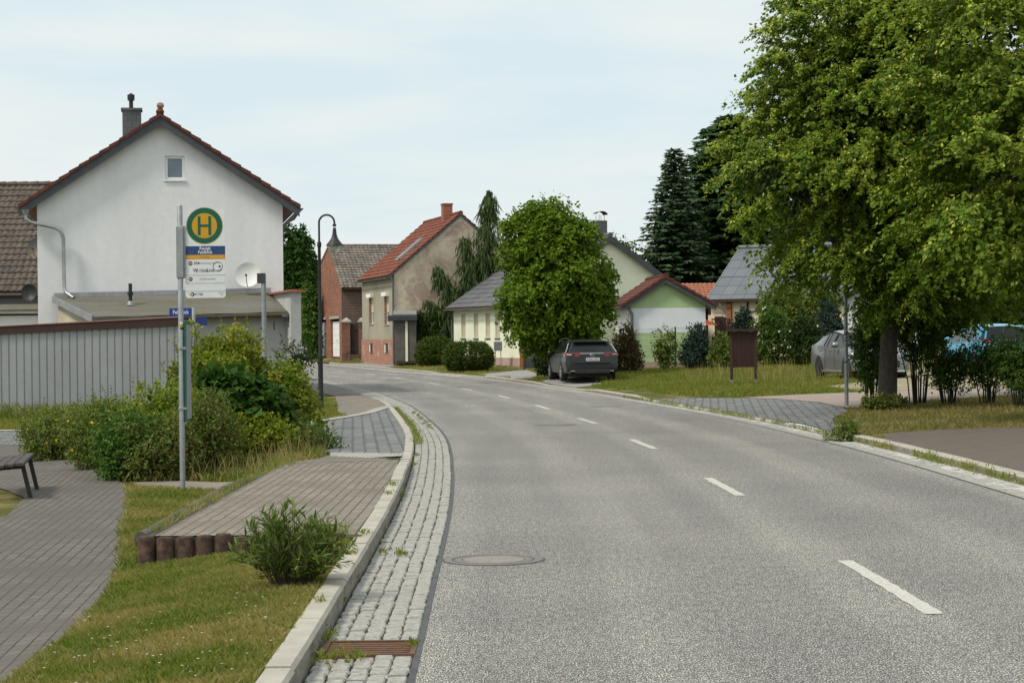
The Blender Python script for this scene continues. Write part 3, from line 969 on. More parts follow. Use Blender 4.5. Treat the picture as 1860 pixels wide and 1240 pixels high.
M['brickplinth'] = brickmat('brickplinth', (.27, .095, .055), (.36, .15, .09), (.30, .24, .19), .25, .08, .012, plane='yz', stain=(1.2, (.42, .33, .26), .58, .7))
M['brickpil'] = brickmat('brickpil', (.25, .085, .05), (.13, .06, .045), (.18, .14, .11), .25, .08, .012, plane='sum', stain=(1.5, (.06, .045, .04), .52, .66))
M['brickchim'] = brickmat('brickchim', (.27, .075, .045), (.33, .10, .06), (.25, .18, .14), .25, .08, .012, plane='sum')
def plaster_mat():
    m, t, b = _nodes('old_plaster')
    b.inputs['Roughness'].default_value = .95; b.inputs['Specular IOR Level'].default_value = .15
    n = _noise(t, .55, 7, .68, dist=.4)
    r = _ramp(t, n.outputs['Fac'], [(.30, (.35, .29, .215)), (.44, (.56, .48, .375)), (.58, (.43, .36, .275)), (.70, (.25, .20, .145))])
    # bare brick showing where the render has come off
    tc = t.nodes.new('ShaderNodeTexCoord')
    sx = t.nodes.new('ShaderNodeSeparateXYZ'); t.links.new(tc.outputs['Object'], sx.inputs[0])
    cb = t.nodes.new('ShaderNodeCombineXYZ'); t.links.new(sx.outputs[0], cb.inputs[0]); t.links.new(sx.outputs[2], cb.inputs[1])
    br = t.nodes.new('ShaderNodeTexBrick'); br.inputs['Scale'].default_value = 1
    br.inputs['Brick Width'].default_value = .25; br.inputs['Row Height'].default_value = .083; br.inputs['Mortar Size'].default_value = .014
    br.inputs['Color1'].default_value = (.33, .20, .15, 1); br.inputs['Color2'].default_value = (.42, .30, .24, 1); br.inputs['Mortar'].default_value = (.40, .36, .30, 1)
    t.links.new(cb.outputs[0], br.inputs['Vector'])
    k = _noise(t, .8, 6, .72, dist=.6)
    rk = _ramp(t, k.outputs['Fac'], [(.50, (0, 0, 0)), (.57, (1, 1, 1))])
    c = _mix(t, rk.outputs[0], r.outputs[0], br.outputs['Color'])
    t.links.new(c, b.inputs['Base Color'])
    n3 = _noise(t, 14, 5, .7); _bump(t, b, n3.outputs['Fac'], .4, .03)
    return m
M['old_plaster'] = plaster_mat()
M['old_facade'] = mat('old_facade', (.33, .30, .225), (.26, .235, .175), .7, lo=.38, hi=.66, rough=.95, bump=.25, bscale=20, stretch=(1, 1, .5), fine=(4, .08))
M['shutter'] = mat('shutter', (.52, .46, .36), (.46, .40, .31), 4, rough=.7)
M['shutter_dark'] = mat('shutter_dark', (.14, .125, .11), (.105, .095, .085), 4, rough=.7)
M['pale_yellow'] = mat('pale_yellow', (.73, .745, .575), (.67, .685, .53), .6, rough=.92, bump=.15, bscale=60, fine=(4, .04))
M['pink_plinth'] = mat('pink_plinth', (.42, .29, .25), (.34, .23, .20), 1.5, rough=.9, fine=(9, .12))
M['cream'] = mat('cream', (.66, .58, .45), (.60, .52, .40), .8, rough=.92, fine=(4, .05))
M['wood_brown'] = mat('wood_brown', (.055, .026, .017), (.035, .018, .013), 3, rough=.7, stretch=(6, 6, .7), fine=(12, .2))
M['wood_orange'] = mat('wood_orange', (.30, .11, .045), (.22, .08, .035), 3, rough=.7, stretch=(6, 6, .7))
M['wood_grey'] = mat('wood_grey', (.075, .066, .060), (.045, .04, .037), 2.5, rough=.85, stretch=(8, .8, 8), fine=(20, .25), bump=.4, bscale=30)
M['door_white'] = mat('door_white', (.72, .72, .70), (.66, .66, .64), 1.5, rough=.6)
M['anthracite'] = mat('anthracite', (.035, .038, .042), (.05, .053, .058), 2, rough=.5)

def band_mat(z0, z1, name, green, white):
    m, t, b = _nodes(name)
    b.inputs['Roughness'].default_value = .9
    tc = t.nodes.new('ShaderNodeTexCoord'); sx = t.nodes.new('ShaderNodeSeparateXYZ'); t.links.new(tc.outputs['Object'], sx.inputs[0])
    nz = _noise(t, 5, 3); ad = t.nodes.new('ShaderNodeMath'); ad.operation = 'MULTIPLY_ADD'
    ad.inputs[1].default_value = .03; t.links.new(nz.outputs['Fac'], ad.inputs[0]); t.links.new(sx.outputs[2], ad.inputs[2])
    g1 = t.nodes.new('ShaderNodeMath'); g1.operation = 'GREATER_THAN'; g1.inputs[1].default_value = z0; t.links.new(ad.outputs[0], g1.inputs[0])
    g2 = t.nodes.new('ShaderNodeMath'); g2.operation = 'LESS_THAN'; g2.inputs[1].default_value = z1; t.links.new(ad.outputs[0], g2.inputs[0])
    mu = t.nodes.new('ShaderNodeMath'); mu.operation = 'MULTIPLY'; t.links.new(g1.outputs[0], mu.inputs[0]); t.links.new(g2.outputs[0], mu.inputs[1])
    c = _mix(t, mu.outputs[0], green, white)
    n2 = _noise(t, 2, 5); r2 = _ramp(t, n2.outputs['Fac'], [(.3, (.94,) * 3), (.7, (1.04,) * 3)])
    t.links.new(_mix(t, 1.0, c, r2.outputs[0], 'MULTIPLY'), b.inputs['Base Color'])
    return m

# ------------------------------------------------------------------ the white gabled house
yw = rad(10)
cx, cy = D(295, 600, 60.0)[:2]
ux, uy = math.cos(yw), math.sin(yw)
HW = 3.66
zb = -.2
wl = (cx - ux * HW, cy - uy * HW, zb)
Z = lambda py, Y=60, px=295: D(px, py, Y)[2] - zb
gw = (HW - 295 * 0 + (320.5 - 295) / 60 - .29, HW + (320.5 - 295) / 60 + .29, Z(326, 60, 320), Z(283, 60, 320))
ze = Z(377, 60, 77) + .22 ; zap = Z(229) + .22
white_house = gable_house('white_house', 'tall white rendered house with red roof edge and one small gable window', 'house', wl, yw, HW * 2, 9.0, ze, ze, zap, HW,
    M['white_render'], M['red_tile'], (.30, .36, .02, .035), oe=.5, og=.28, holes={'front': [gw]}, board=M['fascia'], bdepth=.32, verge=M['red_tile'], gutter=M['zinc_dark'], thick=.08)
window(white_house, (0, 0), (1, 0), (0, -1), gw, .12, .075, gmat='glass_grey', sill='white_frame')
mb = MB()   # slate clad chimney behind the ridge, with flue and cowl
kx = HW - (295 - 242.5) / 60
mb.box((kx, 2.6, zap - .25), (.58, .6, 1.55)); mb.box((kx, 2.6, zap + .55), (.66, .68, .07))
ch = mb.build('chimney', M['slateclad'], white_house)
MB().lathe([(.065, 0), (.065, .28)], (kx - .02, 2.6, zap + .58), 12).lathe([(.05, .26), (.11, .27), (.115, .45), (.05, .47), (.03, .5)], (kx - .02, 2.6, zap + .58), 12).build('flue', M['black'], ch)
mb = MB(); mb.lathe([(.10, 0), (.13, .07), (.09, .14), (.06, .17)], (HW, -.22, zap + .12), 12)
fin = mb.build('ridge_end', M['red_tile'], white_house)
MB().lathe([(.03, 0), (.09, .03), (.115, .10), (.09, .17), (.02, .2)], (HW + .01, -.22, zap + .27), 14).build('finial', mat('finial_clay', (.40, .25, .19), (.22, .13, .1), 9, rough=.8), white_house)
def wpts(l): return [tuple(D(px, py, Y)) for px, py, Y in l]
mb = MB()
mb.tube(wpts([(46, 388, 59.0), (47, 397, 59.0), (56, 404, 59.0), (100, 413, 59.2), (110, 419, 59.2), (115, 432, 59.25), (117, 525, 59.25), (121, 532, 59.2), (134, 541, 59.0)]), .055, 10)
for (a, b) in (((46, 381, 59), (46, 390, 59)), ):
    mb.tube(wpts([a, b]), [.12, .07], 10)
q = Matrix.Rotation(-yw, 4, 'Z')
mb.v = [tuple(q @ Vector((p[0] - wl[0], p[1] - wl[1], p[2] - wl[2]))) for p in mb.v]
mb.build('downpipe', M['zinc'], white_house, smooth='angle')
mb = MB(); mb.tube(wpts([(541, 386, 60.6), (534, 397, 60.6), (518, 406, 60.7), (515, 418, 60.7)]), .045, 8)
mb.v = [tuple(q @ Vector((p[0] - wl[0], p[1] - wl[1], p[2] - wl[2]))) for p in mb.v]
mb.build('downpipe', M['zinc_dark'], white_house, smooth='angle')

# lean-to with felt roof in front of it
TL, TR = D(98, 540, 59.25), D(492, 530, 60.45)
FL, FR = D(170, 576, 56.6), D(527, 566, 57.2)
annex = empty('lean_to', (FL[0], FL[1], -.2), 'grey rendered lean-to with a mossy felt roof below the white gable', 'annex')
mb = MB()
P = []
for i in range(15):
    v = i / 14
    row = []
    for j in range(31):
        u_ = j / 30
        a = TL + (TR - TL) * u_; b = FL + (FR - FL) * u_
        p = a + (b - a) * v
        row.append((p[0], p[1], p[2] + .012 * math.sin(u_ * 23) * math.sin(v * 9)))
    P.append(row)
mb.grid(P)
mb.build('roof', M['felt'], annex, world=True)
mb = MB()
dn = np.array([0, 0, -.16])
mb.add([TL + dn, FL + dn, FR + dn, TR + dn, TL - [0, 0, .02], FL - [0, 0, .02], FR - [0, 0, .02], TR - [0, 0, .02]], [(0, 1, 2, 3), (0, 4, 5, 1), (1, 5, 6, 2), (2, 6, 7, 3), (3, 7, 4, 0)])
mb.build('roof_boards', M['soffit'], annex, world=True)
mb = MB(); mb.bar(tuple(TL + [-.03, -.03, -.05]), tuple(FL + [-.03, -.03, -.05]), .04, .20); mb.bar(tuple(TL + [0, -.02, .06]), tuple(TR + [0, -.02, .06]), .03, .13)
mb.build('verge_flashing', M['zinc'], annex, world=True)
ins = np.array([0, .35, 0])
a, b, c, d_ = [np.array([p[0], p[1], 0]) for p in (FL + ins + [.12, 0, 0], FR + ins, TR, TL + [.12, 0, 0])]
mb = MB()
for (p, q_, tp, tq, mi) in ((a, b, FL, FR, 0), (d_, a, TL, FL, 1), (b, c, FR, TR, 0)):
    mb.m = mi
    mb.poly([(p[0], p[1], -1), (q_[0], q_[1], -1), (q_[0], q_[1], tq[2] - .13), (p[0], p[1], tp[2] - .13)])
mb.build('wall', [M['grey_light'], M['cream_dirty']], annex, world=True)
mb = MB(); P = []
for t in np.linspace(0, 1, 12):
    p = FL + (FR - FL) * t
    P.append([(p[0], p[1] - .06 + .07 * math.cos(w), p[2] - .03 + .07 * math.sin(w)) for w in np.linspace(math.pi, 2 * math.pi, 8)])
mb.grid(P); mb.build('gutter', M['galv'], annex, world=True, smooth=True)
mb = MB(); mb.tube(wpts([(521, 571, 57.1), (522, 583, 57.1), (525, 590, 57.1), (535, 596, 57.0), (539, 604, 57.0), (541, 690, 57.0)]), .06, 10)
mb.lathe([(.16, .02), (.16, -.05), (.06, -.16)], tuple(D(521, 572, 57.1)), 10)
mb.build('downpipe', M['zinc_dark'], annex, world=True, smooth='angle')
mb = MB(); p = D(237, 553, 58.3); mb.lathe([(.055, 0), (.055, .28), (.09, .29), (.09, .36), (.055, .37), (.055, .62)], tuple(p), 14)
vp = mb.build('vent_pipe', M['black'], annex, world=True, smooth='angle')
o = MB().lathe([(.2, -.02), (.1, .0), (.075, .07), (.06, .1)], tuple(p - np.array(annex.location)), 14).build('flashing_collar', M['galv'], vp)
mb = MB(); p1, p2 = D(498, 585, 57.2), D(499, 598, 57.2); mb.tube([tuple(p1), tuple(p1 + [0, -.1, 0]), tuple(p2 + [0, -.1, 0]), tuple(p2)], .02, 6)
mb.build('wall_hook', M['black'], annex, world=True)

# fire wall with a tile coping at the right end of the lean-to
pf, pb = D(536, 620, 57.0), D(497, 620, 60.6)
fw = empty('fire_wall', (pf[0], pf[1], -.2), 'narrow grey party wall topped with orange coping tiles right of the lean-to', 'wall')
zt = D(536, 531, 57)[2]
u2 = np.array([pb[0] - pf[0], pb[1] - pf[1]]); ln = np.linalg.norm(u2); u2 /= ln; n2 = np.array([-u2[1], u2[0]]) * .15
A_, B_ = np.array([pf[0], pf[1]]) - u2 * .2, np.array([pb[0], pb[1]])
mb = MB(); mb.prism([(*(A_ - n2), -1), (*(A_ + n2), -1), (*(A_ + n2), zt), (*(A_ - n2), zt)], (*(B_ - A_), 0))
mb.build('wall', M['grey_light'], fw, world=True)
mb = MB()
mb.m = 0
for k in range(6):
    t0, t1 = k / 6 * (ln + .2), (k + 1.08) / 6 * (ln + .2)
    c0, c1 = A_ + u2 * (t0 - .08), A_ + u2 * t1
    w2 = n2 * 1.75
    mb.prism([(*(c0 - w2), zt + .0), (*(c0 + w2), zt + .0), (*(c0 + w2), zt + .05), (*c0, zt + .085), (*(c0 - w2), zt + .05)], (*(c1 - c0), .012))
mb.build('coping', M['cap_tile'], fw, world=True)

# satellite dishes
def dish(c, r, label, m, aim=(0, -1, .25), group='satellite dishes'):
    o = empty('satellite_dish', c, label, 'satellite dish', group)
    q = Vector(aim).normalized().to_track_quat('Z', 'Y')
    def tr(mb): mb.v = [tuple(q @ Vector(p)) for p in mb.v]; return mb
    prof = [(r * t, r * .32 * t * t - r * .3) for t in np.linspace(.01, 1, 9)]
    tr(MB().lathe(prof + [(r * 1.0, r * .0), (r * .98, r * .0)] + [(x, z - .02) for x, z in prof[::-1]], n=32, cap=False)).build('reflector', m, o, smooth='angle')
    tr(MB().tube([(0, -r * .95, .0), (0, -r * .75, r * .5), (0, -r * .35, r * .85)], r * .03, 6).lathe([(r * .07, -.04), (r * .09, .06)], (0, -r * .3, r * .85), 10)).build('feed_arm', M['black'], o)
    tr(MB().tube([(0, 0, -r * .3), (0, 0, -r * .75)], r * .1, 8)).build('mount', M['zinc'], o)
    return o
M['dish_white'] = mat('dish_white', (.62, .63, .60), (.56, .57, .54), 2, rough=.5)
M['dish_grey'] = mat('dish_grey', (.11, .115, .115), (.17, .12, .06), 2.2, lo=.5, hi=.7, rough=.6)
dish(tuple(D(450, 499, 59.8)), .385, 'large off-white satellite dish on the white gable wall', M['dish_white'])
dish(tuple(D(68, 450, 61.6)), .34, 'weathered grey satellite dish with orange rust beside the brown tiled roof', M['dish_grey'], (-.25, -1, .2))
dish(tuple(D(53, 531, 63.4)), .27, 'small black satellite dish in front of the dark low roof', M['black'], (-.1, -1, .15))

# neighbour with the brown tiled roof
o = D(-190, 600, 68.0)
nb = empty('neighbour_house', (o[0], o[1], -.2), 'house with a large brown pantile roof left of the white house', 'house')
x1 = 7.2
ez, rz_ = D(20, 531, 68)[2] + .2, D(20, 337, 72)[2] + .2
mb = MB(); roof_plane(mb, (0, -.4, ez), (x1, -.4, ez), (x1, 4, rz_), (0, 4, rz_), .215, .335, .045, .035)
for k in range(30): mb.tube([(k * .4, 4, rz_ + .03), (k * .4 + .42, 4, rz_ + .04)], [.10, .115], 8)
mb.build('roof', M['brown_tile'], nb)
mb = MB(); slab(mb, (0, -.38, ez - .02), (x1, -.38, ez - .02), (x1, 4, rz_ - .02), (0, 4, rz_ - .02), .1); slab(mb, (0, 8.4, ez), (x1, 8.4, ez), (x1, 4, rz_ - .02), (0, 4, rz_ - .02), .1)
mb.build('roof_boards', M['soffit'], nb)
MB().box((x1 / 2, 4, (ez - .8) / 2), (x1 - .3, 8, ez + .4)).build('wall', M['grey_render'], nb)
mb = MB(); P = [[(x, -.48 + .07 * math.cos(w), ez - .05 + .07 * math.sin(w)) for w in np.linspace(math.pi, 2 * math.pi, 7)] for x in np.linspace(0, x1, 6)]
mb.grid(P).build('gutter', M['zinc'], nb)
z1_, z2_ = D(20, 549, 66)[2] + .2, D(20, 562, 64.6)[2] + .2
lt = MB(); slab(lt, (0, -3.6, z2_), (x1, -3.6, z2_), (x1, -.02, z1_), (0, -.02, z1_), .08)
lo = lt.build('porch_roof', M['felt'], nb)
mb = MB(); P = [[(x, -3.66 + .06 * math.cos(w), z2_ - .08 + .07 * math.sin(w)) for w in np.linspace(math.pi, 2 * math.pi, 7)] for x in np.linspace(0, x1, 6)]
mb.grid(P).build('gutter', M['grey_light'], lo)
MB().box((x1 / 2, -1.8, (z2_ - .2) / 2 - .3), (x1 - .2, 3.2, z2_ + .4)).build('porch_wall', M['white_render'], nb)

# corrugated steel shed along the side street
s0, s1 = D(-120, 760, 50.4), D(333, 760, 51.4)
sh = empty('steel_shed', (s0[0], s0[1], -.25), 'low shed clad in grey ribbed steel with a brown edge along the roof', 'shed')
L_ = math.hypot(s1[0] - s0[0], s1[1] - s0[1]); dx, dy = (s1[0] - s0[0]) / L_, (s1[1] - s0[1]) / L_
zl_, zr_ = D(0, 600, 50.6)[2], D(333, 583, 51.4)[2]
zA = zl_ - (zr_ - zl_) * 120 / 333
mb = MB(); P0 = []; rib = .19
n_ = int(L_ / rib)
prof = []
for k in range(n_ + 1):
    b0 = k * rib
    prof += [(b0, 0), (b0 + .145, 0), (b0 + .157, .024), (b0 + .178, .024)]
prof = [p for p in prof if p[0] <= L_]
rows = []
for fz in (0, 1):
    rows.append([(s0[0] + dx * a - dy * d_, s0[1] + dy * a + dx * d_, (-.8 if fz == 0 else zA + (zr_ - zA) * a / L_ - .02)) for a, d_ in prof])
mb.grid(rows)
e_ = np.array([dx, dy]); nn = np.array([-dy, dx])
c4 = [np.array(s0[:2]) + nn * .045, np.array(s1[:2]) + nn * .045, np.array(s1[:2]) + nn * 3.2, np.array(s0[:2]) + nn * 3.2]
mb.poly([(*c4[1], -.8), (*c4[2], -.8), (*c4[2], zr_ - .5), (*c4[1], zr_ - .03)])
mb.poly([(*c4[0], -.8), (*c4[3], -.8), (*c4[3], zA - .5), (*c4[0], zA - .03)])
mb.poly([(*c4[2], -.8), (*c4[3], -.8), (*c4[3], zA - .5), (*c4[2], zr_ - .5)])
M['shed_steel'] = mat('shed_steel', (.285, .293, .30), (.325, .333, .34), .8, rough=.55, spec=.35, stretch=(1, 1, .3), fine=(5, .05))
mb.build('wall', M['shed_steel'], sh, world=True)
mb = MB(); mb.poly([(*(c4[0] - nn * .1), zA), (*(c4[1] - nn * .1), zr_), (*c4[2], zr_ - .45), (*c4[3], zA - .45)]); mb.build('roof', M['felt'], sh, world=True)
mb = MB(); f0, f1 = np.array(s0[:2]) - nn * .06, np.array(s1[:2]) - nn * .06
mb.add([(*f0, zA - .09), (*f1, zr_ - .11), (*f1, zr_ + .1), (*f0, zA + .1), (*(f0 + nn * .05), zA - .09), (*(f1 + nn * .05), zr_ - .11), (*(f1 + nn * .05), zr_ + .1), (*(f0 + nn * .05), zA + .1)],
       [(0, 1, 2, 3), (7, 6, 5, 4), (0, 4, 5, 1), (1, 5, 6, 2), (2, 6, 7, 3), (3, 7, 4, 0)])
fa = mb.build('fascia', mat('fascia_brown', (.060, .030, .024), (.045, .023, .019), 2, rough=.6), sh, world=True)
mb = MB(); mb.add([(*(f0 - nn * .02), zA + .1), (*(f1 - nn * .02), zr_ + .1), (*(f1 + nn * .1), zr_ + .125), (*(f0 + nn * .1), zA + .125)], [(0, 1, 2, 3)])
mb.v = [(p[0] - s0[0], p[1] - s0[1], p[2] + .25) for p in mb.v]
mb.build('edge_trim', mat('trim_red', (.16, .075, .055), (.13, .06, .045), 3, rough=.6), fa)

# ------------------------------------------------------------------ brick barn
near = np.array(D(621, 600, 115)[:2]); yb = rad(13.8)
back = np.array([-math.sin(yb), math.cos(yb)])
far = near + back * 8.96
bz = .86
BL = lambda py, Y, px: D(px, py, Y)[2] - bz
W_ = 8.96
bh = [(.25, 2.75, -.3, 2.02), (4.55, 8.0, -.3, 2.02)]
barn = gable_house('brick_barn', 'old red brick barn with two white garage doors and a grey tiled roof', 'barn', (far[0], far[1], bz), yb - math.pi / 2, W_, 12.0,
    BL(488, 123.7, 582), BL(524, 115, 621), BL(450, 119.5, 598), 4.1, M['brickred'], M['barn_tile'], (.24, .34, .05, .05), oe=.18, og=.03, holes={'front': bh}, depth=.2,
    sidemats={'right': M['brickdark']}, thick=.08, gutter=M['black'])
for h in bh:
    mb = MB()
    for k in range(5): mb.box(((h[0] + h[1]) / 2, .16, .19 + k * .42 - .2), (h[1] - h[0] - .01, .03, .41))
    d_ = mb.build('garage_door', M['door_white'], barn)
    MB().box(((h[0] + h[1]) / 2, .135, .75), (.12, .05, .06)).build('handle', M['black'], d_)
for h in bh: MB().box(((h[0] + h[1]) / 2, -.02, h[3] + .08), (h[1] - h[0] + .3, .06, .15)).build('lintel', M['concrete'], barn)
# gate between brick pillars
for (px, wpx, lab) in ((629.5, 15, 'thicker brick gate pillar with a pointed cap beside the barn'), (656.5, 9, 'slimmer brick gate pillar against the beige house corner')):
    g = D(px, 641, 112.5); w = wpx / 32.
    o = empty('gate_pillar', (g[0], g[1], .80), lab, 'pillar', 'brick gate pillars')
    MB().box((0, 0, .72), (w, w, 2.2)).build('shaft', M['brickpil'], o)
    mb = MB(); mb.box((0, 0, 1.86), (w + .1, w + .1, .09)); s_ = w / 2 + .05
    mb.add([(-s_, -s_, 1.905), (s_, -s_, 1.905), (s_, s_, 1.905), (-s_, s_, 1.905), (0, 0, 2.12)], [(0, 1, 4), (1, 2, 4), (2, 3, 4), (3, 0, 4)]); mb.build('cap', M['concrete'], o)
g0, g1 = D(637, 641, 112.5), D(652, 641, 112.5)
o = empty('yard_gate', ((g0[0] + g1[0]) / 2, g0[1], .8), 'dark solid gate leaf between the two brick pillars', 'gate')
mb = MB()
wd = g1[0] - g0[0]
for k in range(5): mb.box((-wd / 2 + (k + .5) * wd / 5, 0, .88), (wd / 5 - .008, .04, 1.75))
lf = mb.build('leaf_boards', mat('gate_brown', (.035, .022, .018), (.05, .03, .024), 2, rough=.7), o)
for z_ in (.3, 1.45): MB().box((0, -.03, z_), (wd, .03, .08)).build('rail', M['anthracite'], o)

# ------------------------------------------------------------------ beige house with the patchy gable
yB = rad(14.8); zB = .60
bz_ = lambda py, Y, px: D(px, py, Y)[2] - zB
wins = [(1.40, 2.60, bz_(589, 102, 703), bz_(531, 102, 703)), (5.6, 6.85, bz_(588, 106, 675), bz_(534, 106, 675))]
cel = [(1.5, 2.1, .35, .85), (5.7, 6.3, .35, .85)]
pz = bz_(616, 100, 717)
beige = gable_house('beige_house', 'old beige house with patchy plaster gable, orange tiled roof and skylight', 'house', (-5.92, 100, zB), yB, 7.0, 8.9,
    bz_(497, 100, 717), bz_(497, 100, 717), bz_(392, 101, 839), 3.5, M['old_plaster'], M['orange_tile'], (.22, .34, .035, .04), oe=.28, og=.04,
    holes={'left': wins}, revm=M['brickplinth'], depth=.22, sidemats={'left': M['old_facade']}, gutter=M['zinc_dark'], board=M['fascia'], bdepth=.12)
for h in wins:
    w = window(beige, (0, 0), (0, 1), (-1, 0), h, .2, .07, shutter=.62, sill='concrete')
    MB().box((-.02, (h[0] + h[1]) / 2, h[3] - .09), (.3, h[1] - h[0] + .02, .2)).build('shutter_box', M['white_frame'], w)
mb = MB(); mb.box((-.02, 4.45, pz / 2 - .4), (.08, 8.92, pz + .8)); mb.box((3.5, -.02, pz / 2 - .4), (7.1, .08, pz + .8))
pl = mb.build('plinth', M['brickplinth'], beige)
for h in cel:
    f = MB().box((-.075, (h[0] + h[1]) / 2, (h[2] + h[3]) / 2), (.05, h[1] - h[0], h[3] - h[2])).build('cellar_window', M['black'], beige)
    MB().box((-.11, (h[0] + h[1]) / 2 + .12, (h[2] + h[3]) / 2 - .03), (.04, .14, .4)).build('frame', M['white_frame'], f)
MB().tube([(-.25, -.06, bz_(500, 100, 717)), (-.12, -.07, bz_(507, 100, 717)), (-.07, -.07, bz_(516, 100, 717)), (-.07, -.07, -.2)], .05, 8).build('downpipe', M['zinc_dark'], beige)
zr_b = bz_(392, 101, 839)
mb = MB(); mb.box((3.3, 2.3, zr_b + .1), (.48, .55, 1.2)); mb.box((3.3, 2.3, zr_b + .73), (.54, .61, .08)); mb.build('chimney', M['brickchim'], beige)
sl = (zr_b - bz_(497, 100, 717)) / 3.5
def on_roof(x, y, d): return (x - d * sl / math.hypot(1, sl), y, bz_(497, 100, 717) + sl * x + .12 + d / math.hypot(1, sl) * 1)
mb = MB(); 
for (a, b) in ((on_roof(.75, 2.0, .1), on_roof(2.0, 2.0, .1)), (on_roof(.75, 2.8, .1), on_roof(2.0, 2.8, .1)), (on_roof(.75, 2.0, .1), on_roof(.75, 2.8, .1)), (on_roof(2.0, 2.0, .1), on_roof(2.0, 2.8, .1))):
    mb.bar(a, b, .08, .12)
sk = mb.build('skylight', M['zinc'], beige)
mb = MB(); mb.poly([on_roof(.75, 2.8, .12), on_roof(.75, 2.0, .12), on_roof(2.0, 2.0, .12), on_roof(2.0, 2.8, .12)]); mb.build('pane', glassmat('sky_pane', (.28, .30, .31), .1), sk)

# kiosk with roller shutters at its corner
k0, k1 = D(716, 658, 98.3), D(757, 658, 98.3)
ko = empty('shutter_kiosk', (k0[0], k0[1], .55), 'small flat-roofed kiosk with dark roller shutters at the beige house corner', 'kiosk')
kw = k1[0] - k0[0]; kz = D(730, 583, 98.3)[2] - .55
mb = MB(); mb.box((kw / 2, 1.2, kz / 2 + .15), (kw - .04, 2.2, kz + .5)); mb.build('wall', M['shutter_dark'], ko)
for (a, b) in ((.02, .55), (.70, kw - .02)):
    mb = MB(); z = .02
    while z < kz:
        mb.box(((a + b) / 2, .06, z + .03), (b - a, .03, .05)); z += .06
    mb.build('roller_shutter', M['shutter_dark'], ko)
MB().box((.625, .04, kz / 2), (.12, .1, kz)).build('post', M['pale_yellow'], ko)
f = MB().box((kw / 2 - .12, .0, kz + .15), (kw + .34, .5, .30), 0, .04).build('shutter_box', M['anthracite'], ko)
MB().box((kw / 2, .9, kz + .42), (kw + .02, 2.0, .2)).build('flat_roof', M['grey_light'], ko)
# low pale wall behind the hedge
a, b = D(757, 640, 103), D(828, 640, 103)
o = empty('garden_wall', (a[0], a[1], .6), 'low pale wall with a dark top behind the clipped hedge', 'wall')
hz = D(790, 568, 103)[2] - .6
MB().box(((b[0] - a[0]) / 2, 0, hz / 2 - .2), (b[0] - a[0], .2, hz + .4)).build('wall', M['white_render'], o)
MB().box(((b[0] - a[0]) / 2, 0, hz + .06), (b[0] - a[0] + .04, .3, .12)).build('coping', M['zinc_dark'], o)

# ------------------------------------------------------------------ pale yellow house with grey roof
yG = rad(22.0); nx_, ny_ = .40, 90.0
zG = gz1(nx_, ny_) - .1
gz_ = lambda py, Y, px: D(px, py, Y)[2] - zG
ws = []
for t, w in ((2.85, .60), (4.10, .60), (5.66, .60), (7.39, .60)):
    ws.append((t - w / 2, t + w / 2, gz_(614, 96.5, 880), gz_(570, 96.5, 880)))
zeG = gz_(549, 90, 945)
right_win = [(5.0, 5.5, 1.2, 2.4)]
yellow = gable_house('yellow_house', 'pale yellow single-storey house with dark grey roof and narrow shuttered windows', 'house', (nx_, ny_, zG), yG, 8.9, 8.75,
    zeG, zeG, zeG + 2.95, 4.45, M['pale_yellow'], M['grey_tile'], (.30, .40, .012, .03), oe=.38, og=.22, holes={'left': ws}, board=M['fascia'], bdepth=.30, gutter=M['zinc'], depth=.16)
for h in ws:
    window(yellow, (0, 0), (0, 1), (-1, 0), h, .15, .05, sill='fascia', shutter=.97)
mb = MB(); mb.box((-.01, 4.38, .02), (.06, 8.79, 1.0)); mb.box((4.45, -.01, .02), (8.96, .06, 1.0)); mb.build('plinth', M['pink_plinth'], yellow)
CX, CY = 4.75, 1.6
mb = MB(); mb.box((CX, CY, zeG + 2.9), (.5, .5, 1.9)); ch = mb.build('chimney', M['slateclad'], yellow)
cz = zeG + 3.85
mb = MB()
for sx_ in (-.14, .14):
    for sy in (-.18, .18): mb.tube([(CX + sx_, CY + sy, cz), (CX + sx_ * .9, CY + sy, cz + .28)], .012, 5)
P = [[(CX + .3 * math.cos(w), CY + s * .28, cz + .2 + .24 * math.sin(w)) for s in (-1, 1)] for w in np.linspace(rad(18), rad(150), 9)]
mb.grid(P); mb.build('cowl', M['black'], ch)
slg = 2.95 / 4.45
mb = MB(); P_ = lambda x, y, d: (x, y, zeG + slg * x + .12 + d)
mb.bar(P_(2.15, 4.6, .1), P_(2.7, 4.6, .1), .45, .08); mb.build('roof_hatch', M['black'], yellow)
MB().tube([(-.3, 8.85, zeG - .25), (-.1, 8.85, zeG - .5), (-.06, 8.85, zeG - .6), (-.06, 8.85, 0)], .05, 8).build('downpipe', M['zinc_dark'], yellow)

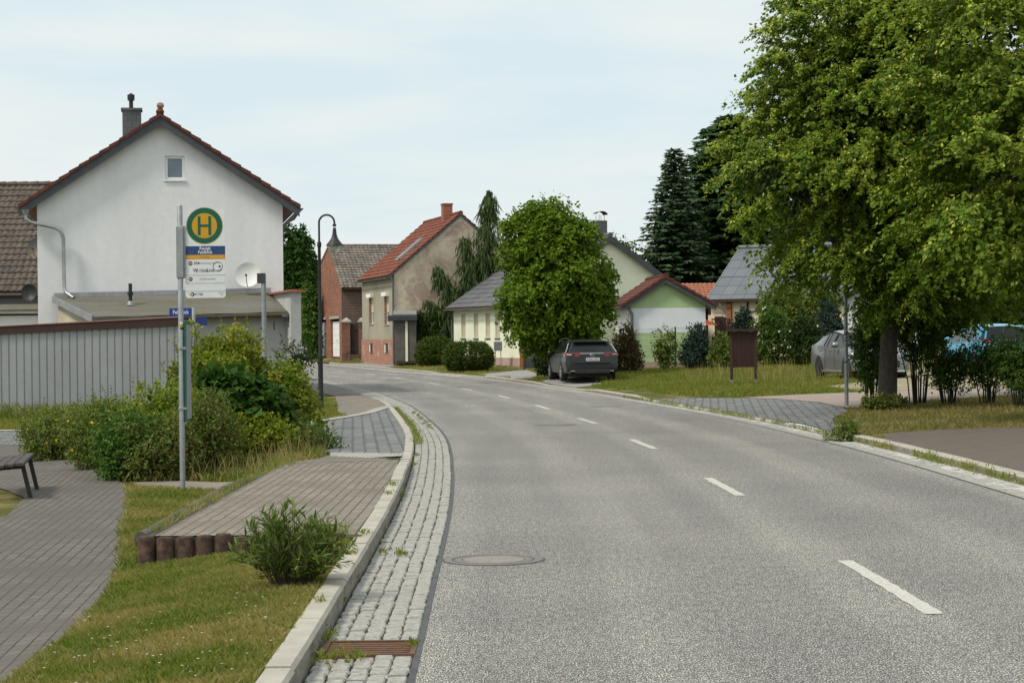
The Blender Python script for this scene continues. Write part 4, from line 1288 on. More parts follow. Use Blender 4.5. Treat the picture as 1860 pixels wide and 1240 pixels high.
# green and white annexe with red verge tiles
g = D(1147, 655, 84.0); zx = gz1(g[0], g[1])
ax = lambda py, px=1210, Y=84: D(px, py, Y)[2] - zx
Wx = 3.18
annexe = gable_house('green_annexe', 'small green and white banded gable building with red verge tiles', 'building', (g[0], g[1], zx), rad(3), Wx, 6.3, ax(548, 1145), ax(548, 1275), ax(507, 1207), 1.45,
    band_mat(ax(603), ax(558.5), 'band_paint', (.36, .47, .25), (.66, .68, .72)), M['red_tile'], (.24, .34, .03, .035), oe=.42, og=.22, board=M['fascia'], bdepth=.26, verge=M['red_tile'], gutter=M['zinc_dark'])
MB().box((Wx / 2, -.012, .02), (Wx + .02, .05, .5)).build('plinth', M['pink_plinth'], annexe)
MB().tube([(-.48, -.1, ax(546, 1118)), (-.46, -.12, ax(553, 1118)), (-.1, -.14, ax(561, 1140)), (.03, -.12, ax(570, 1146)), (.04, -.1, ax(625, 1146)), (.04, -.1, .2)], .06, 10).build('downpipe', M['zinc_dark'], annexe, smooth='angle')
wf = MB().box((-.03, .55, ax(585)), (.04, .6, 1.0)).build('window', M['white_frame'], annexe)
MB().box((-.055, .55, ax(585)), (.02, .35, .85)).build('pane', M['glass'], wf)

# timber shelter with orange roof behind it
g = D(1243, 640, 97.0); zs = gz1(g[0], g[1])
o = empty('timber_shelter', (g[0], g[1], zs), 'dark timber shelter with bright orange roof tiles behind the green annexe', 'shed')
s_ = lambda py, px=1270, Y=97: D(px, py, Y)[2] - zs
mb = MB(); roof_plane(mb, (0, -.3, s_(541)), (2.6, -.3, s_(541)), (2.6, 1.7, s_(515, 1270, 98.7)), (0, 1.7, s_(515, 1270, 98.7)), .22, .34, .04, .035); mb.build('roof', M['cap_tile'], o)
mb = MB(); mb.box((1.3, 1.75, s_(541) / 2), (2.5, .08, s_(541))); mb.build('back_wall', M['wood_brown'], o)
for x in (.1, 1.25, 1.9): MB().box((x, 0, s_(541) / 2), (.11, .11, s_(541))).build('post', M['wood_brown'], o)
MB().box((1.3, 0, s_(543) - .06), (2.6, .1, .12)).build('beam', M['wood_brown'], o)
MB().box((1.3, 1.0, s_(541) * .32), (2.4, .06, s_(541) * .6)).build('boarding', M['wood_brown'], o)
c = D(1279, 579, 94.0)
o = empty('garden_parasol', (c[0], c[1], zs), 'half-hidden orange garden parasol between the annexe and the farmhouse', 'parasol')
h = c[2] - zs
MB().lathe([(.62, -.30), (.4, -.16), (.03, 0)], (0, 0, h), 8, cap=False).build('canopy', mat('orange_cloth', (.62, .14, .03), (.5, .1, .02), 3, rough=.8), o)
MB().tube([(0, 0, 0), (0, 0, h)], .025, 6).build('pole', M['wood_orange'], o)

# farmhouse with the slate roof
ydir = np.array([.857, -.514]); xdir = np.array([-.514, -.857])
fl = np.array(D(1292, 600, 95.0)[:2]); Wf = 7.0
org = fl - xdir * Wf
zf = gz1(*fl)
f_ = lambda py, Y, px: D(px, py, Y)[2] - zf
zef = f_(540, 95, 1290)
fh = gable_house('slate_farmhouse', 'cream half-timbered farmhouse under a steep blue-grey slate roof', 'house', (org[0], org[1], zf), math.atan2(xdir[1], xdir[0]), Wf, 7.6,
    zef, zef, f_(455, 98, 1345), 3.5, M['cream'], M['slate'], (.62, .62, 0, .012, 0.0, 'flat'), oe=.35, og=.1, board=M['zinc'], bdepth=.15, gutter=M['zinc_dark'])
mb = MB()
rng = np.random.default_rng(4)
for (y0, z0, y1, z1) in ((1.55, .2, 1.95, zef - .1), (1.95, .2, 1.95, zef - .1), (2.35, zef - .15, 2.9, .2), (1.45, 1.9, 2.6, 2.25), (3.3, .2, 3.3, zef - .1), (4.6, .2, 4.6, zef - .1), (0.95, zef - .1, 5, zef - .1), (6, .2, 6, zef - .1)):
    mb.bar((Wf + .012, y0, z0), (Wf + .012, y1, z1), .03, .09, (1, 0, 0))
mb.build('timber_frame', M['wood_brown'], fh)
MB().box((Wf + .06, 1.0, 1.7), (.2, .22, 1.9)).build('corner_post', M['wood_orange'], fh)
MB().tube([(Wf + .3, .6, zef - .25), (Wf + .3, .62, zef - .4), (Wf + .12, .85, zef - .75), (Wf + .1, .88, zef - .9), (Wf + .1, .88, 0)], .055, 8).build('downpipe', M['zinc'], fh)
d_ = MB().box((Wf + .01, .22, 1.0), (.06, .72, 2.0)).build('door_frame', M['cream'], fh)
MB().box((Wf + .02, .42, 1.05), (.08, .42, 1.75)).build('door', M['wood_brown'], fh)
mb = MB()   # slate joints laid as thin raised lines
# white house behind the linden
g = D(1533, 640, 82.0); zw = gz1(g[0], g[1])
wh2 = gable_house('garden_house', 'plain white-walled house behind the big linden trunk', 'house', (g[0], g[1], zw), rad(-13), 3.0, 5, D(1540, 545, 82)[2] - zw, D(1540, 545, 82)[2] - zw, D(1540, 545, 82)[2] - zw + .9, 1.5,
    M['white_render'], M['brown_tile'], (.24, .34, .03, .03), oe=.3, og=.2, board=M['fascia'], bdepth=.2, holes={'front': [(1.9, 2.5, 1.0, 1.8)]})
window(wh2, (0, 0), (1, 0), (0, -1), (1.9, 2.5, 1.0, 1.8), .1, .06, sill='concrete')
MB().box((.9, -.03, D(1575, 564, 82)[2] - zw), (.14, .08, .14)).build('wall_lamp', M['black'], wh2)
# trellis
a = D(1293, 640, 86); zt_ = gz1(a[0], a[1])
o = empty('trellis_fence', (a[0], a[1], zt_), 'dark brown lattice trellis fence before the farmhouse door', 'fence')
b = D(1327, 640, 86); wt = b[0] - a[0]; h0, h1 = D(1310, 626, 86)[2] - zt_, D(1310, 581, 86)[2] - zt_
mb = MB(); 
for k in range(7):
    mb.bar((k * wt / 6, 0, h0 + .35), (min(wt, k * wt / 6 + .5), 0, h1), .02, .03); mb.bar((k * wt / 6, .012, h1), (min(wt, k * wt / 6 + .5), .012, h0 + .35), .02, .03)
mb.build('lattice', M['wood_brown'], o)
mb = MB(); mb.box((wt / 2, 0, h1 + .03), (wt, .05, .06)); mb.box((wt / 2, 0, (h0 + .35) / 2), (wt, .04, h0 + .35)); mb.box((wt * .6, -.03, h1 * .5 + .05), (.28, .06, h1 + .15)); mb.build('boards', M['wood_brown'], o)
# ------------------------------------------------------------------ lettering
def text_geo(txt, size, bold=False, squeeze=1.0, align='CENTER'):
    cu = bpy.data.curves.new('t', 'FONT'); cu.body = txt; cu.size = size; cu.align_x = align; cu.align_y = 'CENTER'
    cu.offset = size * (.006 if bold else .0); cu.resolution_u = 3
    ob = bpy.data.objects.new('t', cu); COL.objects.link(ob)
    dg = bpy.context.evaluated_depsgraph_get(); dg.update()
    me = bpy.data.meshes.new_from_object(ob.evaluated_get(dg))
    vs = [(v.co.x * squeeze, v.co.y) for v in me.vertices]; fs = [tuple(p.vertices) for p in me.polygons]
    bpy.data.objects.remove(ob, do_unlink=True); bpy.data.meshes.remove(me); bpy.data.curves.remove(cu)
    return vs, fs
def put_text(mb, txt, x, z, size, y, bold=False, squeeze=1.0, align='CENTER', flip=1):
    vs, fs = text_geo(txt, size, bold, squeeze, align)
    return mb.add([(x + a * flip, y, z + b) for a, b in vs], fs)
def flat(name, c, c2=None, rough=.5): 
    M[name] = mat(name, c, c2 or tuple(x * .92 for x in c), 6, rough=rough); return M[name]
flat('sign_white', (.62, .64, .63)); flat('sign_green', (.004, .095, .055)); flat('sign_yellow', (.50, .27, .012)); flat('sign_blue', (.022, .055, .15))
flat('sign_orange', (.55, .28, .03)); flat('ink_dark', (.03, .03, .035)); flat('ink_red', (.16, .03, .06)); flat('ink_grey', (.25, .26, .27)); flat('street_blue', (.012, .04, .23))
flat('ink_plum', (.12, .025, .07)); flat('ink_gold', (.33, .20, .03)); flat('ink_white', (.75, .76, .76))

# ------------------------------------------------------------------ bus stop sign
g = G(332, 893)
bs = empty('bus_stop_sign', g, 'tall grey pole with bus stop board bearing a green and yellow H', 'bus stop sign')
sc_ = g[1] / FPX
def sx(px): return (px - 332) * sc_
ztop = D(323, 374, g[1])[2] - g[2]
zz = lambda py: D(370, py, g[1])[2] - g[2]
MB().lathe([(.034, -.3), (.034, ztop), (.030, ztop + .006)], n=16).build('pole', M['galv'], bs, smooth='angle')
bx0 = .062; bw = .50
zt, zb_ = zz(376), zz(541)
# board with rounded corners
def rrect(x0, z0, x1, z1, r, n=5):
    P = []
    for (cx, cz, a) in ((x1 - r, z0 + r, -90), (x1 - r, z1 - r, 0), (x0 + r, z1 - r, 90), (x0 + r, z0 + r, 180)):
        for k in range(n + 1):
            t = rad(a + 90 * k / n); P.append((cx + r * math.cos(t), cz + r * math.sin(t)))
    return P
bd = MB().prism([(x, -.006, z) for x, z in rrect(bx0, zb_, bx0 + bw, zt, .035)], (0, .012, 0)).build('sign_board', M['sign_white'], bs)
k = bw / .50
hx, hz = bx0 + bw * .49, zz(410)
yb_ = -.0085
def disc(mb, x, z, r, y, r0=0.0, n=40, a0=0, a1=360):
    vs = []; fs = []
    for i in range(n + 1):
        t = rad(a0 + (a1 - a0) * i / n)
        vs += [(x + r0 * math.cos(t), y, z + r0 * math.sin(t)), (x + r * math.cos(t), y, z + r * math.sin(t))]
    for i in range(n): fs.append((2 * i, 2 * i + 1, 2 * i + 3, 2 * i + 2))
    return mb.add(vs, fs)
disc(MB(), hx, hz, .222, yb_, .157).build('green_ring', M['sign_green'], bd)
mb = MB(); disc(mb, hx, hz, .228, yb_ + .0006, .218); disc(mb, hx, hz, .158, yb_ + .0005); mb.build('yellow_disc', M['sign_yellow'], bd)
mb = MB(); 
for dx_ in (-.066, .066): mb.box((hx + dx_, yb_ - .0012, hz), (.034, .001, .235))
mb.box((hx, yb_ - .0012, hz), (.10, .001, .030)); mb.build('letter_h', M['sign_green'], bd)
def rect(mb, x0, x1, za, zb2, y): mb.add([(x0, y, zb2), (x1, y, zb2), (x1, y, za), (x0, y, za)], [(0, 1, 2, 3)])
mb = MB(); rect(mb, bx0 + .008, bx0 + bw - .002, zz(447), zz(463), yb_); mb.build('blue_band', M['sign_blue'], bd)
mb = MB(); rect(mb, bx0 + .008, bx0 + bw - .002, zz(463), zz(470.5), yb_); mb.build('orange_band', M['sign_orange'], bd)
mb = MB(); cxs = bx0 + bw * .5
put_text(mb, 'Riesigk', cxs, zz(451.3), .055, yb_ - .001, True, .92); put_text(mb, 'Feldblick', cxs, zz(458.3), .055, yb_ - .001, True, .92); mb.build('stop_name', M['ink_white'], bd)
mb = MB(); put_text(mb, 'Ausstieg !', cxs, zz(466.8), .038, yb_ - .001, False, .9); rect(mb, bx0 + bw - .02, bx0 + bw - .008, zz(464.5), zz(469.2), yb_ - .001); mb.build('band_lettering', M['ink_gold'], bd)
mb = MB()
for py in (499.3, 514, 528.5): rect(mb, bx0 + .006, bx0 + bw - .004, zz(py), zz(py) - .004, yb_)
mb.build('row_lines', M['ink_grey'], bd)
mb = MB(); put_text(mb, '304', bx0 + .142, zz(478), .050, yb_, True, .95); mb.build('route_number', M['ink_dark'], bd)
mb = MB(); put_text(mb, 'Wittenberg Hbf', bx0 + .275, zz(477.8), .036, yb_, False, .88); mb.build('route_lettering', M['ink_grey'], bd); mb = MB(); put_text(mb, 'Schülerverkehr', bx0 + .28, zz(506.5), .036, yb_, False, .9)
mb.build('route_lettering', M['ink_grey'], bd); mb = MB(); put_text(mb, 'Tarifzone', bx0 + .445, zz(532), .022, yb_, False, .9); put_text(mb, '10', bx0 + .447, zz(536), .03, yb_, False, .9); mb.build('route_lettering', M['ink_grey'], bd)
mb = MB(); put_text(mb, 'W', bx0 + .125, zz(491), .068, yb_, False, .85); put_text(mb, 'ELTERBE', bx0 + .205, zz(491.8), .048, yb_, False, .85); mb.build('line_name', M['ink_red'], bd)
mb = MB(); put_text(mb, 'L', bx0 + .283, zz(491), .068, yb_, False, .85); put_text(mb, 'INIE', bx0 + .328, zz(491.8), .048, yb_, False, .85); put_text(mb, 'VETTER', bx0 + .155, zz(534.5), .040, yb_, True, .95); disc(mb, bx0 + .40 + .028, zz(484.0), .013, yb_ - .0005, n=20); mb.build('dark_lettering', M['ink_dark'], bd)
mb = MB()
for py in (478, 506.5): disc(mb, bx0 + .065, zz(py), .026, yb_, n=24)
mb.build('bus_dots', M['ink_plum'], bd)
mb = MB()
for py in (478, 506.5): put_text(mb, 'BUS', bx0 + .065, zz(py), .024, yb_ - .0012, True, .95)
mb.build('bus_dot_lettering', M['ink_white'], bd)
mb = MB(); disc(mb, bx0 + .405, zz(484.5), .061, yb_, .054, 40, 60, 330); disc(mb, bx0 + .414, zz(483.8), .052, yb_ - .0006, .047, 40, -110, 120); mb.build('line_emblem', M['ink_red'], bd)
mb = MB(); disc(mb, bx0 + .085, zz(534.4), .024, yb_, .012, 24, -130, 130); mb.build('operator_emblem', M['ink_dark'], bd)
mb = MB(); disc(mb, bx0 + .085, zz(534.4), .022, yb_ - .0003, .012, 24, 130, 235); mb.add([(bx0 + .03, yb_, zz(534)), (bx0 + .066, yb_, zz(535.2)), (bx0 + .066, yb_, zz(533.2))], [(0, 1, 2)]); mb.build('operator_emblem_tail', M['ink_gold'], bd)
# clamp rail that carries the board
mb = MB(); mb.box((.0, 0, (zz(410) + zz(505)) / 2), (.085, .085, zz(410) - zz(505)), 0, .012)
mb.box((.052, -.004, (zz(410) + zz(505)) / 2), (.03, .03, zz(410) - zz(505))); mb.build('bracket', M['galv'], bs)
mb = MB()
for py in (430, 484): mb.lathe([(.012, -.02), (.012, 0)], (.058, -.012, zz(py)), 8, 'y')
mb.build('bolts', M['zinc'], bs)
# timetable case seen edge on
z0, z1 = zz(765), zz(582)
tc_ = MB().box((.050, .15, (z0 + z1) / 2), (.022, .36, z1 - z0), 0, .005).build('timetable_case', M['sign_green'], bs)
MB().box((.065, .15, (z0 + z1) / 2 - .01), (.010, .33, z1 - z0 - .08)).build('case_window', M['ink_grey'], tc_)
for py in (632, 741): MB().lathe([(.040, -.02), (.043, 0), (.040, .02)], (0, 0, zz(py)), 12).box((.04, -.02, zz(py)), (.05, .03, .03)).build('clamp', M['galv'], bs)
mb = MB(); 
for a, b, mi in ((584, 588, 0), (588, 594, 1), (594, 598, 2)):
    mb.m = mi
    ang = np.linspace(rad(-100), rad(-10), 7)
    mb.grid([[(.0352 * math.cos(t), .0352 * math.sin(t), zz(a)) for t in ang], [(.0352 * math.cos(t), .0352 * math.sin(t), zz(b)) for t in ang]])
mb.build('sticker', [M['ink_white'], M['sign_yellow'], M['ink_dark']], bs)

# ------------------------------------------------------------------ street name signs
Yp = 46.5
p = D(353, 700, Yp)
sp = empty('street_name_post', (p[0], p[1], gz1(p[0], p[1])), 'grey post with two blue street name plates behind the shrubs', 'street sign')
h = D(349, 559, Yp)[2] - sp.location.z
MB().lathe([(.034, -.3), (.034, h)], n=12).build('pole', M['galv'], sp, smooth='angle')
MB().lathe([(.040, h - .42), (.040, h - .21)], n=12).lathe([(.041, h - .2), (.041, h + .01)], n=12).build('sleeve', mat('sleeve_grey', (.42, .43, .43), (.36, .37, .37), 5, rough=.6), sp)
def plate(w, hh, m, parent, name, yaw, z, side, txt):
    o = MB().prism([(x, -.008, zz_) for x, zz_ in rrect(0, -hh / 2, side * w, hh / 2, .004)] if side > 0 else [(x, -.008, zz_) for x, zz_ in rrect(-w, -hh / 2, 0, hh / 2, .004)], (0, .016, 0)).build(name, m, parent)
    o.location = (.035 * side * math.cos(yaw), .035 * side * math.sin(yaw), z); o.rotation_euler = (0, 0, yaw)
    if not txt: return o
    mb = MB(); put_text(mb, txt, side * w / 2, .0, hh * .72, -.011, True, .8); mb.build('lettering', M['ink_white'], o)
    mb = MB(); x0, x1 = (0, w) if side > 0 else (-w, 0)
    return o
plate(.53, .185, M['street_blue'], sp, 'name_plate', rad(0), h - .10, -1, 'Feldblick')
plate(.53, .185, M['street_blue'], sp, 'name_plate', rad(66), h - .32, 1, '')

# grey post with a box head
Yp = 39.5
p = D(481, 706, Yp)
gp = empty('box_head_post', (p[0], p[1], gz1(p[0], p[1])), 'plain grey post with a small dark box at its top before the lean-to', 'post')
h = D(476, 497, Yp)[2] - gp.location.z
MB().lathe([(.048, -.3), (.048, h)], n=14).build('pole', M['galv'], gp, smooth='angle')
MB().box((-.045, 0, h - .09), (.16, .12, .20), 0, .01).build('box', M['anthracite'], gp)

# pole at the driveway
p = G(1538, 737)
rp_ = empty('sign_pole', p, 'plain thin grey pole rising into the linden crown at the driveway edge', 'pole')
MB().lathe([(.044, -.3), (.044, 3.6)], n=14).build('pole', M['galv'], rp_, smooth='angle')
MB().lathe([(.047, 1.55), (.047, 1.62)], n=14).build('collar', M['zinc_dark'], rp_)

# ------------------------------------------------------------------ street lamp
p = G(583, 743)
lp = empty('street_lamp', p, 'black old-style street lamp with a curved arm and hanging bell shade', 'street lamp')
s_ = p[1] / FPX
zl = lambda py: D(580, py, p[1])[2] - p[2]
MB().lathe([(.075, -.2), (.075, .05), (.068, .08), (.062, zl(655)), (.072, zl(652)), (.072, zl(647)), (.045, zl(640)), (.040, zl(450)), (.055, zl(447)), (.055, zl(441)), (.03, zl(438))], n=18).build('post', M['black'], lp, smooth='angle')
ax0 = 0; r = 14.0 * s_
zc = zl(404.5)
arc = [(0, 0, zl(440)), (0, 0, zc)] + [(r - r * math.cos(t), 0, zc + r * math.sin(t)) for t in np.linspace(.15, math.pi, 14)] + [(2 * r, 0, zl(412))]
MB().tube(arc, .026, 10).lathe([(.03, 0), (.05, .02), (.05, .05), (.03, .07)], (2 * r, 0, zl(412)), 12).build('arm', M['black'], lp, smooth='angle')
z1 = zl(447)
sh_ = MB().lathe([(.215, 0), (.222, .012), (.20, .05), (.14, .12), (.085, .20), (.055, .30), (.045, .42), (.03, .47)], (2 * r, 0, z1), 28).build('lamp_shade', M['black'], lp, smooth='angle')
def glass_bowl():
    m, t, b = _nodes('bowl_glass')
    b.inputs['Base Color'].default_value = (.5, .52, .52, 1); b.inputs['Roughness'].default_value = .2
    b.inputs['Transmission Weight'].default_value = .55
    n = _noise(t, 8, 3); r_ = _ramp(t, n.outputs['Fac'], [(.3, (.46, .48, .48)), (.7, (.6, .62, .62))]); t.links.new(r_.outputs[0], b.inputs['Base Color'])
    return m
MB().lathe([(.165, 0), (.16, -.06), (.12, -.13), (.06, -.165), (.01, -.17)], (2 * r, 0, z1 - .003), 24).build('glass_bowl', glass_bowl(), sh_, smooth='angle')

# ------------------------------------------------------------------ bench
near_e, far_e = D(44, 851, 23.7), D(62, 827, 25.7)
fz = gz1(near_e[0] - .2, near_e[1])
be = empty('park_bench', (near_e[0], near_e[1], fz), 'dark slatted wooden bench on the paved path at the left edge', 'bench')
dv = np.array([far_e[0] - near_e[0], far_e[1] - near_e[1]]); ln = np.linalg.norm(dv); be.rotation_euler = (0, 0, math.atan2(dv[1], dv[0]) - math.pi / 2)
sz = .44
for k in range(4):
    MB().box((-.055 - k * .115, ln / 2, sz - .012 * k), (.102, ln + .1, .042), 0, .008).build('seat_plank', M['wood_grey'], be)
for y in (.32, ln - .32):
    mb = MB()
    mb.bar((-.04, y, sz - .02), (.06, y - .02, -.02), .05, .055, (0, 1, 0)); mb.bar((-.40, y, sz - .05), (-.50, y - .02, -.02), .05, .055, (0, 1, 0)); mb.bar((-.02, y, sz - .045), (-.46, y, sz - .075), .05, .045)
    mb.build('leg_frame', M['black'], be)

# ------------------------------------------------------------------ palisade edging of the platform
pa = empty('palisade_edging', (-2.95, 16.0, -.2), 'brown concrete palisades and a timber log holding the raised platform', 'edging')
M['palisade'] = mat('palisade', (.036, .023, .018), (.085, .05, .034), 9, rough=.95, bump=.5, bscale=35, fine=(18, .3))
M['log'] = mat('log', (.115, .10, .082), (.07, .06, .05), 3, rough=.95, bump=.5, bscale=30, stretch=(6, .6, 6), fine=(20, .3))
rg = random.Random(8)
x = -3.03
kp = 0
while x < -1.28:
    w = .155 * rg.uniform(.94, 1.04)
    top_ = .135 + rg.uniform(-.018, .016) - (.02 if kp == 0 else 0)
    r_ = w / 2 - .004
    mb = MB(); mb.lathe([(r_, 0), (r_, top_ + .2 - .02), (r_ * .82, top_ + .2), (r_ * .3, top_ + .206)], (x + w / 2 + 2.95, 15.94 - 16.0 + rg.uniform(-.008, .008), 0), 14)
    mb.build('palisade', M['palisade'], pa, smooth='angle'); x += w; kp += 1
# log edging along the left side
lg = [(-3.05, 16.05), (-3.08, 18.5), (-3.10, 21), (-3.12, 23.6)]
for i in range(3):
    (x0, y0), (x1, y1) = lg[i], lg[i + 1]
    mb = MB(); zt = .12
    mb.tube([(x0 + 2.97, y0 + .06 - 16, zt + .2 - .03), (x1 + 2.97, y1 - .03 - 16, zt + .2 - .03 - (.05 if i == 2 else 0))], [.062, .06], 12)
    mb.build('log', M['log'], pa, smooth='angle')
mb = MB(); mb.box((0, 3.8, -.05), (.12, 7.5, .5)); mb.v = [(p[0] - .03, p[1], p[2] + .12) for p in mb.v]; mb.build('backfill', M['joint'], pa)

# ------------------------------------------------------------------ notice board
pl_, pr_ = G(1329, 700), G(1373, 697)
nbp = empty('notice_board', ((pl_[0] + pr_[0]) / 2, (pl_[1] + pr_[1]) / 2, (pl_[2] + pr_[2]) / 2), 'dark brown wooden notice board on two posts in the long grass', 'notice board')
w = (1373 - 1329) * pl_[1] / FPX; h = D(1350, 601, pl_[1])[2] - pl_[2]
hb = D(1350, 668, pl_[1])[2] - pl_[2]
for s in (-1, 1):
    q_ = MB().box((s * w / 2, 0, h / 2 + .05), (.085, .085, h - .1), 0, .006).build('post', M['wood_brown'], nbp)
    MB().box((s * w / 2, 0, .05), (.10, .10, .2)).build('post_shoe', M['galv'], q_)
mb = MB()
for k in range(5): mb.box(((k - 2) * w / 5, -.01, (h + hb) / 2 - .02), (w / 5 - .004, .03, h - hb - .04))
mb.box((0, .03, (h + hb) / 2 - .02), (w, .03, h - hb - .05))
mb.build('panel', mat('board_brown', (.028, .012, .009), (.04, .018, .013), 2, rough=.55, stretch=(8, 8, 1)), nbp)
MB().box((0, -.02, h + .0), (w + .28, .26, .045)).box((0, -.02, h + .035), (w + .2, .16, .03)).build('cap_board', M['wood_brown'], nbp)

# ------------------------------------------------------------------ letter box on legs, gate panel, marker post
p = G(905, 667)
lb = empty('letter_box', p, 'grey letter box on two thin legs before the pale yellow house', 'letter box')
w = 15 * p[1] / FPX; h1 = D(905, 637, p[1])[2] - p[2]; h2 = D(905, 620, p[1])[2] - p[2]
MB().box((0, 0, (h1 + h2) / 2), (w, .22, h2 - h1), 0, .01).build('box', mat('box_grey', (.15, .15, .16), (.19, .19, .2), 3, rough=.5), lb)
MB().box((w * .15, -.115, h2 - .06), (w * .35, .01, .04)).build('flap', M['zinc'], lb)
for s in (-1, 1): MB().lathe([(.018, -.1), (.018, h1)], (s * w * .33, 0, 0), 8).build('leg', M['zinc'], lb)
p = G(966, 671)
gpn = empty('panel_gate', p, 'dark anthracite panel gate beside the corner of the pale yellow house', 'gate')
w = 25 * p[1] / FPX; h = D(966, 625, p[1])[2] - p[2]
mb = MB()
for k in range(9): mb.box((0, 0, .06 + (k + .5) * (h - .06) / 9), (w, .04, (h - .06) / 9 - .006))
mb.build('leaf', M['anthracite'], gpn)
MB().box((-w / 2 - .03, 0, h / 2), (.08, .09, h + .05)).build('post', M['anthracite'], gpn)
p = G(949, 668)
wo_ = empty('board_strip', (p[0], p[1] + .2, p[2]), 'narrow orange-brown timber strip between house corner and dark gate', 'board')
mb = MB(); 
for k in range(10): mb.box((0, 0, .1 + k * .15), (.24, .05, .14))
mb.build('boards', M['wood_orange'], wo_)
p = G(976, 676)
mp_ = empty('marker_post', p, 'short grey marker post with a white head beside the parked estate car', 'post')
h = D(976, 647, p[1])[2] - p[2]
MB().lathe([(.04, -.1), (.04, h - .14)], n=10).build('post', M['galv'], mp_)
MB().box((0, 0, h - .06), (.14, .12, .22), 0, .015).build('head', M['sign_white'], mp_)

# ------------------------------------------------------------------ wire mesh fence
a, b = D(1060, 660, 80.5), D(1283, 657, 80.0)
mf = empty('mesh_fence', (a[0], a[1], gz1(a[0], a[1])), 'green wire mesh fence in front of the green banded annexe', 'fence')
dx_, dy_ = b[0] - a[0], b[1] - a[1]; L_ = math.hypot(dx_, dy_); dz_ = gz1(b[0], b[1]) - gz1(a[0], a[1])
hf_ = D(1180, 597, 80.2)[2] - gz1((a[0] + b[0]) / 2, 80.2)
M['fence_green'] = mat('fence_green', (.012, .05, .03), (.02, .065, .04), 4, rough=.5)
for t in (0.02, .375, .751, .99):
    MB().box((dx_ * t, dy_ * t + .03, dz_ * t + hf_ / 2), (.06, .05, hf_ + .08)).build('fence_post', M['fence_green'], mf)
mb = MB()
for k in range(8):
    z = .06 + k * (hf_ - .08) / 7
    mb.bar((0, 0, z), (dx_, dy_, z + dz_), .007, .007)
n_ = int(L_ / .05)
for k in range(n_):
    t = k / n_
    mb.bar((dx_ * t, dy_ * t - .006, dz_ * t + .04), (dx_ * t, dy_ * t - .006, dz_ * t + hf_), .0035, .0035, (0, 1, 0))
mb.build('wire_mesh', M['fence_green'], mf)
# green frame behind the round hedge
p = D(803, 610, 97); z0 = gz1(p[0], p[1])
fr = empty('clothes_frame', (p[0], p[1], z0), 'slim dark green metal bar stand above the round clipped bush', 'bar stand')
h = p[2] - z0 + .08
MB().tube([(-.16, 0, 0), (-.16, 0, h), (.16, 0, h), (.16, 0, 0)], .022, 6).build('bars', M['fence_green'], fr)
MB().box((0, 0, h - .25), (.05, .04, .14)).build('tag', M['sign_white'], fr)
# ------------------------------------------------------------------ foliage tools
def unit(a): return a / np.maximum(1e-9, np.linalg.norm(a, axis=-1, keepdims=True))

def leaf_quads(P, Dr, N, Ln, Wd, fold=.18):
    """one pointed quad per leaf: P base, Dr direction, N wished normal"""
    Dr = unit(Dr); S = unit(np.cross(N, Dr)); Nn = np.cross(Dr, S)
    Ln = np.asarray(Ln)[:, None] * np.ones((len(P), 1)); Wd = np.asarray(Wd)[:, None] * np.ones((len(P), 1))
    m = P + Dr * Ln * .45 - Nn * Wd * fold
    V = np.stack([P, m + S * Wd * .5, P + Dr * Ln, m - S * Wd * .5], 1).reshape(-1, 3)
    F = np.arange(len(P) * 4).reshape(-1, 4)
    return V, F

def lobed_points(lobes, n, rng, rough=.22, inner=.35, power=3.0):
    """random points in a union of ellipsoids, crowded towards the skin; returns points, outward direction, relative depth"""
    lobes = np.array(lobes, float)
    wgt = (lobes[:, 3] * lobes[:, 4] * lobes[:, 5]) ** (2 / 3); wgt /= wgt.sum()
    out = []; od = []
    tot = 0
    while tot < n:
        m = n
        k = rng.choice(len(lobes), m, p=wgt)
        d = unit(rng.normal(size=(m, 3)))
        r = inner + (1 - inner) * rng.random(m) ** (1 / power)
        w = np.zeros(m)
        for f, a in ((2.3, .5), (4.1, .32), (7.7, .22)):
            ph = rng_fix[(k * 3 + int(f)) % 64]
            w += a * np.sin(d[:, 0] * f + ph * 6) * np.sin(d[:, 1] * f * 1.1 + ph * 9) * np.sin(d[:, 2] * f * .9 + ph * 4 + 1)
        r = r * (1 + rough * w * 2)
        p = lobes[k, :3] + d * r[:, None] * lobes[k, 3:6]
        keep = np.ones(m, bool)
        for j in range(len(lobes)):
            q = np.linalg.norm((p - lobes[j, :3]) / lobes[j, 3:6], axis=1)
            keep &= (q > inner * .9) | (j == k)
        out.append(p[keep]); od.append(unit(d[keep] / lobes[k[keep], 3:6])); tot += keep.sum()
    return np.concatenate(out)[:n], np.concatenate(od)[:n]
rng_fix = np.random.default_rng(99).random(64)

